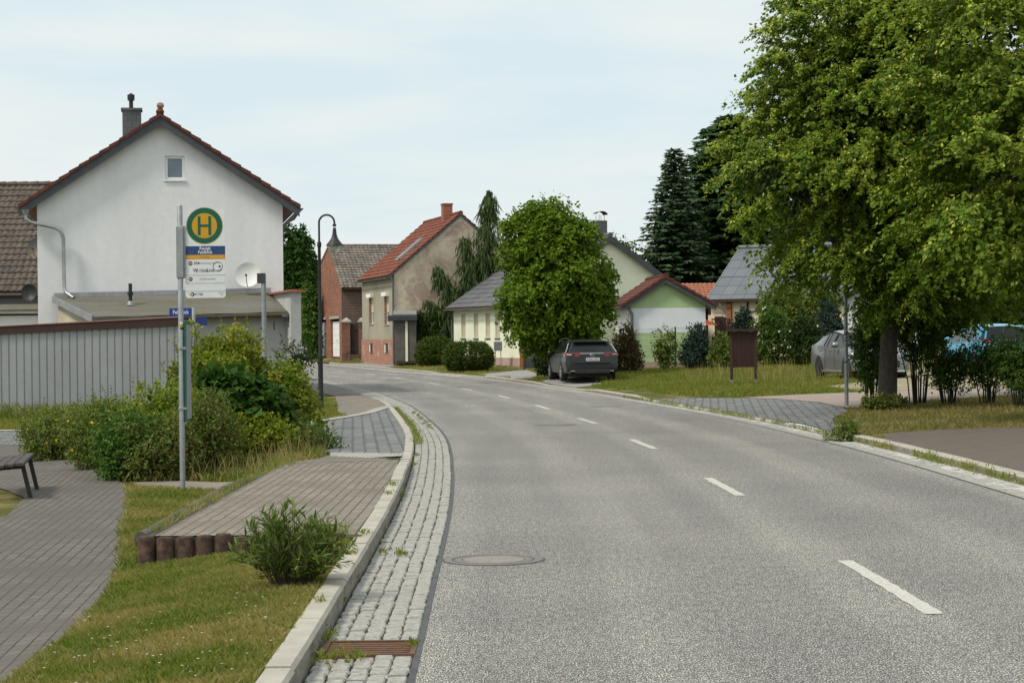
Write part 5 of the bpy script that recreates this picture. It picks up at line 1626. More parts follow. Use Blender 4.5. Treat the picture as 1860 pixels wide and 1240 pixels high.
def foliage(root, lobes, m, n, per, leaf, wid, seed, spray=.35, droop=.35, rough=.2, inner=.4, up=.7, name='crown', bract=None, zmin=None, power=3.0, jitter=.35, clumps=None):
    rng = np.random.default_rng(seed)
    P, O = lobed_points(lobes, n, rng, rough, inner, power)
    if clumps:
        # gather most sprays into boughs: flattened caps with gaps of shade between them
        nc, rc, fl, frac = clumps
        C, CO = lobed_points(lobes, nc, rng, rough, .62, 2.0)
        k = rng.integers(0, nc, n); d = unit(rng.normal(size=(n, 3)) + np.array([0, 0, .55]) + CO[k] * .5)
        r = rc * (.55 + .75 * rng_fix[k % 64]) * (.55 + .45 * rng.random(n) ** .5)
        Q = C[k] + d * r[:, None] * np.array([1.15, 1.15, fl]) - np.array([0, 0, .35]) * (np.hypot(d[:, 0], d[:, 1]) * r)[:, None]
        use = rng.random(n) < frac
        P = np.where(use[:, None], Q, P); O = np.where(use[:, None], unit(d * .7 + CO[k] * .6), O)
    ax = unit(O * .8 + np.array([0, 0, -droop]) + rng.normal(size=(n, 3)) * .35)
    sl = spray * rng.uniform(.6, 1.3, n)
    t = rng.random((n, per))
    base = P[:, None, :] + ax[:, None, :] * (sl[:, None, None] * (t[:, :, None] - .4)) + rng.normal(size=(n, per, 3)) * (spray * jitter * .35)
    dr = unit(ax[:, None, :] * .6 + rng.normal(size=(n, per, 3)) * .75 + np.array([0, 0, -droop]))
    nn = unit(O[:, None, :] * .7 + np.array([0, 0, up]) + rng.normal(size=(n, per, 3)) * .55)
    base = base.reshape(-1, 3); dr = dr.reshape(-1, 3); nn = nn.reshape(-1, 3)
    if zmin is not None:
        k = base[:, 2] > zmin; base, dr, nn = base[k], dr[k], nn[k]
    c = len(base)
    V, F = leaf_quads(base, dr, nn, leaf * rng.uniform(.7, 1.25, c), wid * rng.uniform(.75, 1.2, c))
    mi = None
    if bract:
        # pale bracts hang in tufts at the tips of the outer, upper sprays
        bm_, bn, bl, bw, hidden = bract
        kk = np.where((O[:, 2] > -.05) & (rng.random(n) < hidden))[0]
        q = kk[rng.integers(0, len(kk), bn // 5)]
        b = (P[q] + ax[q] * sl[q][:, None] * .55)[:, None, :] + rng.normal(size=(len(q), 5, 3)) * spray * .22 + np.array([0, 0, .05])
        b = b.reshape(-1, 3)
        dd = unit(np.repeat(ax[q], 5, 0) * .5 + rng.normal(size=b.shape) * .6 + np.array([0, 0, -.5]))
        nb_ = unit(np.array([0, 0, 1.0]) + rng.normal(size=b.shape) * .5)
        V2, F2 = leaf_quads(b, dd, nb_, bl * rng.uniform(.7, 1.2, len(b)), bw * rng.uniform(.8, 1.2, len(b)))
        mi = np.concatenate([np.zeros(len(F), int), np.ones(len(F2), int)])
        F = np.concatenate([F, F2 + len(V)]); V = np.concatenate([V, V2])
        m = [m, bm_]
    return mesh_np(name, V, F, m, root, mi=mi)

def arching(root, lobes, m, bm_, n, per, nb, leaf, wid, L, seed, clumps, rough=.22, inner=.42, zmin=None, bl=.08, bw=.03, droop=1.0, name='crown'):
    """crown of arching boughs: twigs run outward and sag, leaves hang from them, pale bracts sit on their upper side"""
    rng = np.random.default_rng(seed)
    P, O = lobed_points(lobes, n, rng, rough, inner, 3.0)
    nc, rc, fl, frac = clumps
    C, CO = lobed_points(lobes, nc, rng, rough, .66, 2.0)
    k = rng.integers(0, nc, n)
    d = unit(rng.normal(size=(n, 3)) + np.array([0, 0, .5]) + CO[k] * .6)
    r = rc * (.5 + .8 * rng_fix[k % 64]) * (.5 + .5 * rng.random(n) ** .5)
    Q = C[k] + d * r[:, None] * np.array([1.15, 1.15, fl]) - np.array([0, 0, .4]) * (np.hypot(d[:, 0], d[:, 1]) * r)[:, None]
    use = rng.random(n) < frac
    P = np.where(use[:, None], Q, P); O = np.where(use[:, None], unit(d * .55 + CO[k]), O)
    H = O * np.array([1, 1, 0]) + rng.normal(size=(n, 3)) * np.array([.35, .35, 0]); H = unit(H)
    rise = np.clip(O[:, 2], -.4, .9) * .7 + rng.normal(size=n) * .12
    ll = L * rng.uniform(.5, 1.3, n)
    def at(t):                     # (n,k)
        q = P[:, None, :] + H[:, None, :] * (ll[:, None] * (t - .35))[:, :, None]
        q[:, :, 2] += ll[:, None] * (rise[:, None] * t - droop * .62 * t * t)
        return q
    t = rng.random((n, per)) ** .8
    base = at(t) + rng.normal(size=(n, per, 3)) * .022
    sd = np.stack([-H[:, 1], H[:, 0], np.zeros(n)], 1)
    sg = np.where(rng.random((n, per)) < .5, -1, 1)[:, :, None]
    dr = H[:, None, :] * .45 + sd[:, None, :] * sg * rng.uniform(.2, .9, (n, per, 1)) + np.array([0, 0, -.55]) + rng.normal(size=(n, per, 3)) * .3
    nn = O[:, None, :] * .5 + np.array([0, 0, .75]) + rng.normal(size=(n, per, 3)) * .4
    base = base.reshape(-1, 3); dr = dr.reshape(-1, 3); nn = nn.reshape(-1, 3)
    if zmin is not None:
        lim = zmin + .28 * np.sin(base[:, 0] * 2.3 + 1) * np.sin(base[:, 1] * 2.9) + .22 * np.sin(base[:, 0] * 6.1) + np.repeat(rng.normal(size=n) * .22, per)
        q = base[:, 2] > lim; base, dr, nn = base[q], dr[q], nn[q]
    c = len(base)
    V, F = leaf_quads(base, dr, unit(nn), leaf * rng.uniform(.65, 1.25, c), wid * rng.uniform(.7, 1.2, c))
    mi = np.zeros(len(F), int)
    if bm_ is not None:
        t2 = rng.uniform(.35, 1.0, (n, nb)); b = at(t2) + rng.normal(size=(n, nb, 3)) * .03 + np.array([0, 0, .035])
        has = (rng.random(n) < .62) & (O[:, 2] > -.45)
        b = b[has].reshape(-1, 3); c2 = len(b)
        hh = np.repeat(H[has], nb, 0)
        dd = hh * .5 + rng.normal(size=(c2, 3)) * .55 + np.array([0, 0, -.35])
        V2, F2 = leaf_quads(b, dd, unit(np.array([0, 0, 1.0]) + rng.normal(size=(c2, 3)) * .45), bl * rng.uniform(.6, 1.25, c2), bw * rng.uniform(.7, 1.3, c2))
        F = np.concatenate([F, F2 + len(V)]); V = np.concatenate([V, V2]); mi = np.concatenate([mi, np.ones(len(F2), int)])
        m = [m, bm_]
    return mesh_np(name, V, F, m, root, mi=mi if bm_ is not None else None)

def limb_tree(root, m, trunk, limbs, seed, n=10):
    """tapered trunk with limbs; trunk/limbs: lists of (points, radii)"""
    mb = MB(); mb.tube(*trunk, n)
    for l in limbs: mb.tube(*l, 7)
    return mb.build('trunk', m, root, smooth=True)

def rand_limbs(start, targets, r0, seed):
    rg = random.Random(seed); out = []
    for tgt in targets:
        a = Vector(start[rg.randrange(len(start))]); b = Vector(tgt)
        pts = []; 
        for k in range(7):
            t = k / 6; p = a.lerp(b, t); p.z += .35 * math.sin(t * 1.6) * (b - a).length * .25
            p += Vector((rg.uniform(-1, 1), rg.uniform(-1, 1), rg.uniform(-1, 1))) * .05 * (b - a).length * (0 if k == 0 else 1)
            pts.append(tuple(p))
        out.append((pts, [r0 * (1 - .85 * k / 6) for k in range(7)]))
    return out

M['bark'] = mat('bark', (.075, .062, .048), (.045, .038, .030), 5, rough=.95, bump=.9, bscale=14, bdist=.04, stretch=(4, 4, .6), fine=(16, .3))
M['bark_dark'] = mat('bark_dark', (.045, .036, .028), (.03, .025, .02), 5, rough=.95, bump=.6, bscale=18, stretch=(4, 4, .8))
M['stem_brown'] = mat('stem_brown', (.085, .06, .038), (.05, .038, .026), 5, rough=.9)
L_ = {}
M['lf_linden'] = leafmat('lf_linden', [(.036, .076, .006), (.064, .118, .009), (.100, .164, .013), (.145, .205, .018)], (.115, .165, .015), .45, trans=.2)
M['lf_bract'] = leafmat('lf_bract', [(.28, .34, .05), (.40, .43, .08), (.50, .50, .12)], trans=.3)
M['lf_lime'] = leafmat('lf_lime', [(.040, .084, .007), (.074, .135, .010), (.120, .195, .014), (.165, .235, .02)], (.105, .165, .012), .7, trans=.3)
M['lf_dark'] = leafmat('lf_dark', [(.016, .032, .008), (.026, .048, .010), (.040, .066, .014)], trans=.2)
M['lf_mid'] = leafmat('lf_mid', [(.032, .068, .012), (.055, .105, .016), (.085, .14, .022)], trans=.25)
M['lf_ivy'] = leafmat('lf_ivy', [(.04, .09, .015), (.065, .13, .022), (.10, .165, .03)], trans=.2)
M['lf_hedge'] = leafmat('lf_hedge', [(.024, .048, .008), (.042, .072, .010), (.066, .10, .014)], trans=.15)
M['lf_box'] = leafmat('lf_box', [(.026, .052, .008), (.046, .082, .010), (.074, .115, .014)], (.06, .075, .014), 1.2, trans=.12)
M['lf_spruce'] = leafmat('lf_spruce', [(.030, .058, .026), (.050, .084, .040), (.080, .118, .058)], trans=.05, rough=.7)
M['lf_fir'] = leafmat('lf_fir', [(.020, .048, .014), (.034, .070, .019), (.050, .092, .027)], trans=.05, rough=.7)
M['lf_weep'] = leafmat('lf_weep', [(.032, .058, .018), (.054, .084, .027), (.08, .108, .036)], trans=.08, rough=.7)
M['lf_rust'] = leafmat('lf_rust', [(.035, .045, .014), (.06, .05, .018), (.10, .055, .024), (.05, .06, .02)], trans=.1)
M['lf_blue'] = leafmat('lf_blue', [(.014, .032, .022), (.024, .048, .034), (.04, .066, .048)], trans=.05)
M['lf_olive'] = leafmat('lf_olive', [(.072, .108, .02), (.112, .156, .026), (.165, .20, .036)], (.125, .145, .04), 1.5, trans=.2)
M['lf_bright'] = leafmat('lf_bright', [(.085, .13, .012), (.135, .19, .018), (.20, .24, .028)], (.16, .18, .02), 1.3, trans=.3)
M['lf_gold'] = leafmat('lf_gold', [(.22, .22, .028), (.32, .29, .04), (.15, .19, .03)], trans=.3)
M['lf_red'] = leafmat('lf_red', [(.07, .10, .02), (.12, .15, .03), (.055, .085, .02), (.12, .15, .035), (.10, .14, .03), (.18, .09, .05)], trans=.25)
M['lf_willow'] = leafmat('lf_willow', [(.055, .09, .018), (.09, .135, .028), (.145, .185, .05)], trans=.25)
M['lf_deep'] = leafmat('lf_deep', [(.020, .052, .010), (.034, .078, .012), (.05, .105, .016)], trans=.25)
M['petal_white'] = leafmat('petal_white', [(.70, .70, .64), (.78, .77, .70)], trans=.2)
M['petal_yellow'] = leafmat('petal_yellow', [(.55, .42, .01), (.62, .50, .02)], trans=.2)
M['grass_a'] = leafmat('grass_a', [(.066, .115, .014), (.105, .16, .022), (.16, .19, .038), (.27, .23, .09)], (.29, .24, .10), .9, trans=.3)
M['grass_lush'] = leafmat('grass_lush', [(.070, .12, .014), (.11, .165, .02), (.165, .20, .032), (.23, .215, .06)], (.20, .19, .05), .5, trans=.3)
M['grass_dry'] = leafmat('grass_dry', [(.10, .115, .025), (.17, .16, .05), (.27, .22, .09), (.11, .135, .025)], (.25, .19, .08), .8, trans=.3)
M['seed'] = leafmat('seed', [(.22, .18, .07), (.32, .26, .12), (.17, .16, .05)], trans=.2)

# ------------------------------------------------------------------ big linden by the driveway
b = G(1612, 742)
lt = empty('linden_tree', (b[0], b[1], b[2] - .05), 'big blossoming linden with a thick trunk beside the grey sign pole', 'tree', 'linden trees')
tr_ = ([(0.02, 0, -.3), (0, 0, 0), (.0, 0, .35), (.03, .02, 1.0), (.06, 0, 1.9), (.05, .05, 3.0), (.1, 0, 4.6), (.12, .1, 6.8), (.2, .0, 9.0)], [.30, .25, .205, .185, .175, .15, .12, .08, .03])
lobesA = [(.95, .2, 7.6, 2.45, 2.7, 3.0), (-1.3, 0, 4.95, 2.05, 2.1, 1.6), (-.5, 0, 6.5, 1.5, 1.8, 1.3), (1.7, .1, 4.9, 2.1, 2.3, 1.9), (-.95, -.3, 3.5, 1.2, 1.4, 1.0), (-1.35, .2, 3.9, 1.05, 1.2, .9), (.9, -.3, 3.3, 1.6, 1.6, 1.05), (1.5, .5, 2.75, 1.5, 1.4, .8), (.2, -.7, 2.8, .75, .6, .65), (-.3, -.5, 6.2, 2.2, 1.6, 2.0), (-.2, -1.2, 4.6, 1.5, 1.3, 1.6), (1.0, 0, 9.6, 2.0, 2.0, 1.9)]
limb_tree(lt, M['bark'], tr_, rand_limbs([(0.05, 0, 2.3), (.05, .05, 3.2), (.1, 0, 4.6), (.1, .05, 5.6)], [(-2.6, .2, 5.2), (-2.2, -1, 4.3), (2.6, .4, 5.6), (1.4, -1.8, 5.0), (-1.4, 1.6, 6.8), (2.2, 1.2, 8.0), (-1.6, -.6, 8.2), (.8, 2.2, 7.0), (-1.9, 0, 3.6), (1.9, -.4, 3.8)], .085, 5), 3, 14)
arching(lt, lobesA, M['lf_linden'], M['lf_bract'], 7000, 27, 12, .098, .074, .8, 11, (180, .58, .5, .74), zmin=1.85, droop=.68, bl=.09, bw=.042)
foliage(lt, [(l[0], l[1], l[2] + .2, l[3] * .75, l[4] * .75, l[5] * .7) for l in lobesA[:4]], M['lf_dark'], 1500, 14, .12, .10, 13, spray=.5, rough=.1, inner=.1, power=1.5, name='inner_shade_leaves')  # extra dark leaves added inside the crown to deepen its shade
b2 = np.array([9.5, 33.0]); z2 = gz1(*b2)
lt2 = empty('linden_tree', (b2[0], b2[1], z2), 'second blossoming linden filling the right edge of the photo', 'tree', 'linden trees')
limb_tree(lt2, M['bark'], ([(0, 0, -.3), (0, 0, .2), (.02, 0, 1.5), (-.05, 0, 3.2), (.1, 0, 6), (.1, 0, 9)], [.26, .22, .17, .14, .09, .03]), rand_limbs([(0, 0, 2.4), (0, 0, 3.2), (.05, 0, 4.5)], [(-1.8, 0, 3.6), (-1.7, -.6, 4.8), (1.7, .4, 5), (.5, -1.6, 4.4), (-.8, 1.5, 6), (1, 1, 7)], .07, 6), 4)
arching(lt2, [(-.3, 0, 7.2, 2.5, 2.5, 2.9), (-1.4, -.2, 4.3, 1.5, 1.7, 1.5), (-1.5, .3, 3.3, 1.2, 1.2, .85), (-.2, -.6, 2.9, 1.2, 1.0, .8), (1.2, 0, 4.4, 1.7, 1.9, 1.8), (-.55, -.6, 3.0, 1.0, 1.1, .75), (.2, 0, 9.2, 1.7, 1.7, 1.6)], M['lf_linden'], M['lf_bract'], 4200, 27, 12, .098, .074, .8, 12, (110, .56, .5, .74), zmin=1.95, droop=.68, bl=.09, bw=.042)

# rounded street lime behind the estate car
b = D(1010, 690, 72.5); z0 = gz1(b[0], b[1])
t3 = empty('street_tree', (b[0], b[1], z0), 'dense rounded green street tree in front of the pale yellow house', 'tree')
cz = D(1010, 500, 72.5)[2] - z0
limb_tree(t3, M['bark'], ([(0, 0, -.2), (0, 0, 1), (.02, 0, 2.2), (0, .02, 3.5), (0, 0, 5.4)], [.15, .12, .11, .08, .03]), rand_limbs([(0, 0, 1.5), (0, 0, 2.2), (0, 0, 3)], [(-1.5, 0, 3), (1.5, .3, 3.2), (-.8, -1, 4), (.9, 1, 4.4), (0, 0, 5.5), (1, -1, 2.6), (-1.2, .8, 2.4)], .05, 8), 5)
foliage(t3, [(0, 0, cz - .15, 1.8, 1.85, 2.5), (-.3, 0, cz + .9, 1.3, 1.4, 1.55), (.5, .0, cz + .65, 1.3, 1.4, 1.6), (.1, -.2, cz - 1.4, 1.65, 1.7, 1.4), (.6, 0, cz - 1.2, 1.25, 1.3, 1.3), (-.5, -.1, cz - 1.0, 1.35, 1.4, 1.4), (.15, 0, cz + 2.0, .7, .7, .8)], M['lf_lime'], 4800, 12, .135, .115, 21, spray=.42, droop=.3, rough=.22, inner=.45, zmin=.6, clumps=(110, .48, .7, .55))

# ------------------------------------------------------------------ conifers
def spruce(name, loc, H, R, label, m, seed, zlow=.06, dens=1.0, droop=.25, wd=.10, lng=.42, power=.9, group=None, jit=.18):
    rng = np.random.default_rng(seed)
    o = empty(name, loc, label, 'tree', group)
    MB().tube([(0, 0, -.3), (0, 0, H * .5), (0, 0, H * .98)], [R * .075, R * .05, .02], 8).build('trunk', M['bark_dark'], o)
    P = []; Dv = []; NN = []; LL = []
    nl = int(H / .34 * dens ** .5)
    for i in range(nl):
        f = i / nl
        z = H * (zlow + (1 - zlow) * f)
        rr = R * (1 - f) ** power + .12
        nb = int((5 + 8 * (1 - f)) * dens)
        for k in range(nb):
            a = rng.uniform(0, 2 * math.pi); l = rr * rng.uniform(1 - jit * 2, 1 + jit)
            dirh = np.array([math.cos(a), math.sin(a), 0])
            ns = max(4, int(l / .11))
            for s in range(ns):
                t = (s + rng.random()) / ns
                p = np.array([0, 0, z]) + dirh * l * t + np.array([0, 0, -droop * l * (t - .35 * t * t * 1.6)])
                side = np.array([-dirh[1], dirh[0], 0]) * (1 if s % 2 else -1)
                d = dirh * .65 + side * rng.uniform(.2, 1.0) + np.array([0, 0, rng.uniform(-.55, .1)])
                P.append(p); Dv.append(d); NN.append(np.array([0, 0, 1]) + rng.normal(size=3) * .4); LL.append(lng * rng.uniform(.6, 1.2) * (1.1 - .5 * t))
    P = np.array(P); V, F = leaf_quads(P, np.array(Dv), np.array(NN), np.array(LL), np.full(len(P), wd), .3)
    mesh_np('crown', V, F, m, o)
    return o
def zg(p): return (p[0], p[1], gz1(p[0], p[1]))
p = D(1228, 640, 112); H = D(1228, 264, 112)[2] - gz1(p[0], p[1])
spruce('spruce_tree', zg(p), H, 3.0, 'tall pointed blue-grey spruce rising behind the red-edged green annexe', M['lf_spruce'], 31, dens=2.3, droop=.18, wd=.2, lng=.58, power=.78)
p = D(1335, 640, 117); H = D(1335, 205, 117)[2] - gz1(p[0], p[1])
spruce('fir_tree', zg(p), H, 5.4, 'broad blackish fir to the right of the pointed spruce', M['lf_fir'], 32, dens=3.4, droop=.3, wd=.27, lng=.75, power=.48, jit=.25)

def weeping(loc, H, label, seed):
    rng = np.random.default_rng(seed)
    o = empty('weeping_conifer', loc, label, 'tree')
    mb = MB(); P = []; Dv = []; LL = []
    def leader(base, top, rad0, R0, n, pw=.8):
        base = Vector(base); top = Vector(top)
        pts = [base.lerp(top, t) + Vector((.12 * math.sin(t * 5), .1 * math.cos(t * 4), 0)) for t in np.linspace(0, 1, 7)]
        mb.tube([tuple(q) for q in pts], [rad0 * (1 - .9 * t) + .015 for t in np.linspace(0, 1, 7)], 7)
        for i in range(n):
            f = rng.random() ** .8
            c = np.array(base.lerp(top, f)); a = rng.uniform(0, 2 * math.pi)
            l = (R0 * (1 - f) ** pw + .18) * rng.uniform(.5, 1.15)
            dh = np.array([math.cos(a), math.sin(a), 0])
            ns = max(4, int(l / .09))
            for s in range(ns):
                t = (s + rng.random()) / ns
                q = c + dh * l * t + np.array([0, 0, .55 * l * t - .95 * l * t * t])
                for _ in range(2):
                    P.append(q + rng.normal(size=3) * .05); Dv.append(dh * .25 + rng.normal(size=3) * .22 + np.array([0, 0, -1])); LL.append(rng.uniform(.25, .7) * (.6 + .5 * t))
    leader((.9, 0, 0), (1.15, 0, H), .16, 1.35, 420, .62)
    leader((.4, 0, 1), (-.1, .1, H * .735), .09, .95, 220, .55)
    leader((.2, -.1, .8), (-1.5, 0, H * .57), .07, 1.0, 190, .5)
    leader((0, -.1, .8), (-2.0, -.1, H * .36), .05, .8, 110, .4)
    mb.build('trunk', M['bark_dark'], o, smooth=True)
    P = np.array(P); V, F = leaf_quads(P, np.array(Dv), rng.normal(size=P.shape), np.array(LL), np.full(len(P), .058), .2)
    mesh_np('crown', V, F, M['lf_weep'], o)
p = D(850, 640, 99.5); weeping(zg(p), D(893, 346, 99.5)[2] - gz1(p[0], p[1]), 'drooping weeping conifer leaning over the hedge before the patchy gable', 41)

def leaf_tree(name, px, pyb, pyt, Y, wpx, label, m, seed, n, per, leaf, wid, trunk=True, group=None, zb_=.22, rough=.3, inner=.35, shape=None, spray=.5):
    p = D(px, 640, Y); z0 = gz1(p[0], p[1]); H = D(px, pyt, Y)[2] - z0; R = wpx * Y / FPX / 2
    o = empty(name, (p[0], p[1], z0), label, 'tree', group)
    zb0 = H * zb_; hz_ = (H - zb0) / 2
    lob = shape(R, H, zb0) if shape else [(0, 0, zb0 + hz_ * .85, R * .95, R * .95, hz_ * .85), (-R * .35, 0, zb0 + hz_ * 1.35, R * .6, R * .6, hz_ * .62), (R * .4, .1, zb0 + hz_ * 1.2, R * .58, R * .6, hz_ * .6), (0.1, -.1, zb0 + hz_ * .5, R * .85, R * .8, hz_ * .5)]
    rg = random.Random(seed)
    limb_tree(o, M['bark_dark'], ([(0, 0, -.3), (0, 0, H * .3), (.1, 0, H * .6), (.05, 0, H * .9)], [R * .09 + .05, R * .07 + .03, R * .04 + .02, .02]),
              rand_limbs([(0, 0, H * .3), (.05, 0, H * .45)], [(rg.uniform(-.7, .7) * R, rg.uniform(-.6, .6) * R, rg.uniform(.5, .9) * H) for _ in range(6)], R * .03 + .015, seed), seed)
    foliage(o, lob, m, n, per, leaf, wid, seed, spray=spray, droop=.25, rough=rough, inner=inner)
    return o
leaf_tree('birch_tree', 1142, 640, 425, 106, 60, 'thin loose light green tree showing above the yellow house roof', M['lf_mid'], 51, 420, 9, .17, .12, rough=.5, inner=.15, spray=.6)
leaf_tree('deciduous_tree', 545, 640, 404, 132, 62, 'dark green tree with a ragged top between white house and lamp post', M['lf_deep'], 52, 1500, 11, .24, .2, rough=.34, zb_=.1)
leaf_tree('deciduous_tree', 500, 640, 430, 138, 70, 'dark rounded tree partly hidden behind the right edge of the white house', M['lf_deep'], 53, 1300, 11, .25, .2, zb_=.1)
leaf_tree('deciduous_tree', 590, 640, 468, 146, 60, 'lower dark tree behind the lamp post and brick barn', M['lf_dark'], 54, 1000, 11, .25, .2, zb_=.08)
leaf_tree('ivy_clad_tree', 566, 640, 508, 122, 30, 'bright green ivy-covered column of foliage left of the brick barn', M['lf_ivy'], 55, 900, 11, .16, .14, zb_=.0, rough=.15)
for i, (px, pt, Y, w, lab) in enumerate(((1500, 360, 104, 190, 'dark tree mass behind the slate roof left of the linden trunk'), (1660, 330, 100, 230, 'dark tree standing behind the parking ground beyond the linden trunk'), (1800, 350, 104, 230, 'dark tree beyond the turquoise car at the right edge'), (1900, 300, 108, 220, 'dark tree furthest right behind the parking ground'))):
    leaf_tree('deciduous_tree', px, 640, pt, Y, w, lab, M['lf_dark'], 60 + i, 2300, 11, .30, .24, zb_=.06, group='dark trees behind the parking ground', rough=.22, inner=.5)

# ------------------------------------------------------------------ clipped hedges and bushes
def merge_into(o, V, F):
    me = o.data; n = len(me.vertices)
    v0 = np.empty(n * 3, np.float32); me.vertices.foreach_get('co', v0)
    l0 = np.empty(len(me.loops), np.int32); me.loops.foreach_get('vertex_index', l0)
    q = mesh_np('tmp', np.concatenate([v0.reshape(-1, 3), V]), np.concatenate([l0.reshape(-1, 4), F + n]), list(me.materials))
    old = o.data; o.data = q.data; bpy.data.objects.remove(q); bpy.data.meshes.remove(old); o.data.name = 'foliage'

def bush(name, loc, lobes, label, cat, m, n, per, leaf, wid, seed, stems=5, group=None, inner=.55, rough=.1, spray=.16, droop=.1, core=None, up=.6, power=4.0, flowers=None, zmin=.0, stem_r=.014, jitter=.6):
    o = empty(name, loc, label, cat, group)
    rg = random.Random(seed)
    xs = max(abs(l[0]) + l[3] for l in lobes); zt = max(l[2] + l[5] for l in lobes)
    mb = MB()
    for k in range(stems):
        l = lobes[k % len(lobes)]
        a, b_ = (rg.uniform(-.25, .25) * xs, rg.uniform(-.2, .2) * xs, -.1), (l[0] + rg.uniform(-.6, .6) * l[3], l[1] + rg.uniform(-.6, .6) * l[4], l[2] + rg.uniform(.1, .7) * l[5])
        mid = ((a[0] * .6 + b_[0] * .4) + rg.uniform(-.05, .05), (a[1] * .6 + b_[1] * .4), (a[2] + b_[2]) / 2)
        mb.tube([a, mid, b_], [stem_r, stem_r * .75, stem_r * .3], 5)
    if stems: mb.build('stems', M['stem_brown'], o)
    fo = foliage(o, lobes, m, n, per, leaf, wid, seed, spray=spray, droop=droop, rough=rough, inner=inner, name='foliage', zmin=zmin, up=up, power=power, jitter=jitter)
    if flowers:
        fm, fn, fs, nm = flowers
        rng = np.random.default_rng(seed + 500)
        P, O = lobed_points(lobes, fn, rng, rough, .97, 1.0)
        k = (O[:, 2] > -.2) & (P[:, 2] > .08); P, O = P[k] + O[k] * .02, O[k]
        A = rng.normal(size=P.shape)
        Vs = []; Fs = []; nv = 0
        for j in range(5):
            t1 = unit(np.cross(O, A)); t2 = np.cross(O, t1); an = 2 * math.pi * j / 5
            V, F = leaf_quads(P, t1 * math.cos(an) + t2 * math.sin(an) + O * .25, O, np.full(len(P), fs), np.full(len(P), fs * .8), .05)
            Vs.append(V); Fs.append(F + nv); nv += len(V)
        mesh_np(nm, np.concatenate(Vs), np.concatenate(Fs), fm, o)
    return o

def box_lobes(w, d, h, k=3):
    out = []
    for i in range(k):
        for j in range(2):
            out.append((-w / 2 + w * (i + .5) / k, (j - .5) * d * .45, h * .5, w / k * .85, d * .42, h * .54))
    return out
p = D(793, 656, 99.5); w = 74 * 99.5 / FPX; h = D(793, 573, 99.5)[2] - gz1(p[0], p[1])
bush('clipped_hedge', zg(p), box_lobes(w, 1.0, h, 4), 'tall dark clipped thuja hedge behind the two round bushes', 'hedge', M['lf_hedge'], 2300, 9, .14, .07, 71, inner=.7, rough=.07, spray=.2, droop=-.3)
p = G(747, 660); h = D(747, 603, p[1])[2] - p[2]
bush('cone_thuja', p, [(0, 0, h * .28, .36, .36, h * .32), (0, 0, h * .52, .27, .27, h * .3), (0, 0, h * .76, .16, .16, h * .26)], 'small cone-shaped thuja beside the shutter kiosk', 'shrub', M['lf_hedge'], 700, 9, .10, .05, 72, inner=.7, rough=.05, spray=.15, droop=-.4)
p = G(792, 664); w = 72 * p[1] / FPX; h = D(792, 614, p[1])[2] - p[2]
bush('clipped_bush', p, [(0, 0, h * .5, w * .5, w * .42, h * .53), (-w * .2, -.1, h * .42, w * .32, w * .34, h * .45), (w * .2, -.1, h * .5, w * .34, w * .36, h * .49)], 'round clipped bush nearer to the shutter kiosk, the farther of two', 'bush', M['lf_box'], 2200, 10, .07, .05, 73, group='round clipped bushes', inner=.78, rough=.05, spray=.12)
p = G(851, 674); w = 88 * p[1] / FPX; h = D(851, 622, p[1])[2] - p[2]
bush('clipped_bush', p, [(0, 0, h * .5, w * .5, w * .40, h * .53), (-w * .22, -.1, h * .48, w * .3, w * .34, h * .5), (w * .22, -.1, h * .5, w * .3, w * .34, h * .5)], 'wide flat-topped clipped bush left of the grey letter box, the nearer of two', 'bush', M['lf_box'], 2400, 10, .07, .05, 74, group='round clipped bushes', inner=.78, rough=.05, spray=.12)
# evergreen by the estate car
p = D(992, 684, 76); h = D(992, 632, 76)[2] - gz1(p[0], p[1])
bush('evergreen_shrub', zg(p), [(0, 0, h * .5, .42, .42, h * .52), (.25, 0, h * .4, .3, .3, h * .4)], 'dark evergreen shrub behind the left side of the estate car', 'shrub', M['lf_dark'], 420, 10, .1, .07, 75, rough=.2)
# shrubs along the mesh fence
def px_shrub(name, px, pyb, pyt, wpx, label, m, n, seed, leaf=.09, wid=.05, lobes=None, Y=None, rough=.25, inner=.3, droop=.0, flowers=None, group=None, per=10, spray=.2, cat='shrub', stems=6, up=.5, shoots=0):
    p = G(px, pyb) if Y is None else np.array(zg(D(px, pyb, Y)))
    h = D(px, pyt, p[1])[2] - p[2]; w = wpx * p[1] / FPX
    L = lobes(w, h) if lobes else [(0, 0, h * .38, w * .48, w * .42, h * .42), (0, 0, h * .68, w * .32, w * .3, h * .33)]
    o = bush(name, p, L, label, cat, m, n, per, leaf, wid, seed, stems=stems, inner=inner, rough=rough, droop=droop, flowers=flowers, group=group, spray=spray, up=up)
    if shoots:
        rng = np.random.default_rng(seed + 900); P = []; Dv = []
        S, SO = lobed_points(L, shoots, rng, rough, .9, 1.0)
        for s_, so in zip(S, SO):
            if so[2] < 0: continue
            ax = unit(so * .6 + np.array([0, 0, .9]) + rng.normal(size=3) * .2); ln = rng.uniform(.12, .34) * (.6 + h * .35)
            for k in range(14):
                t = k / 13; P.append(s_ + ax * ln * t + np.array([0, 0, -.06 * t * t])); q = rng.normal(size=3); Dv.append(ax * .45 + (q - ax * q.dot(ax)) * .7)
        if P:
            P = np.array(P); V, F = leaf_quads(P, np.array(Dv), unit(rng.normal(size=P.shape) * .5 + [0, 0, 1]), leaf * rng.uniform(.6, 1.1, len(P)), wid * rng.uniform(.6, 1.1, len(P)))
            merge_into([c for c in o.children if c.name.startswith('foliage')][0], V, F)
    return o
cone = lambda w, h: [(0, 0, h * .25, w * .5, w * .45, h * .28), (0, 0, h * .5, w * .38, w * .34, h * .28), (.02, 0, h * .76, w * .22, w * .2, h * .25)]
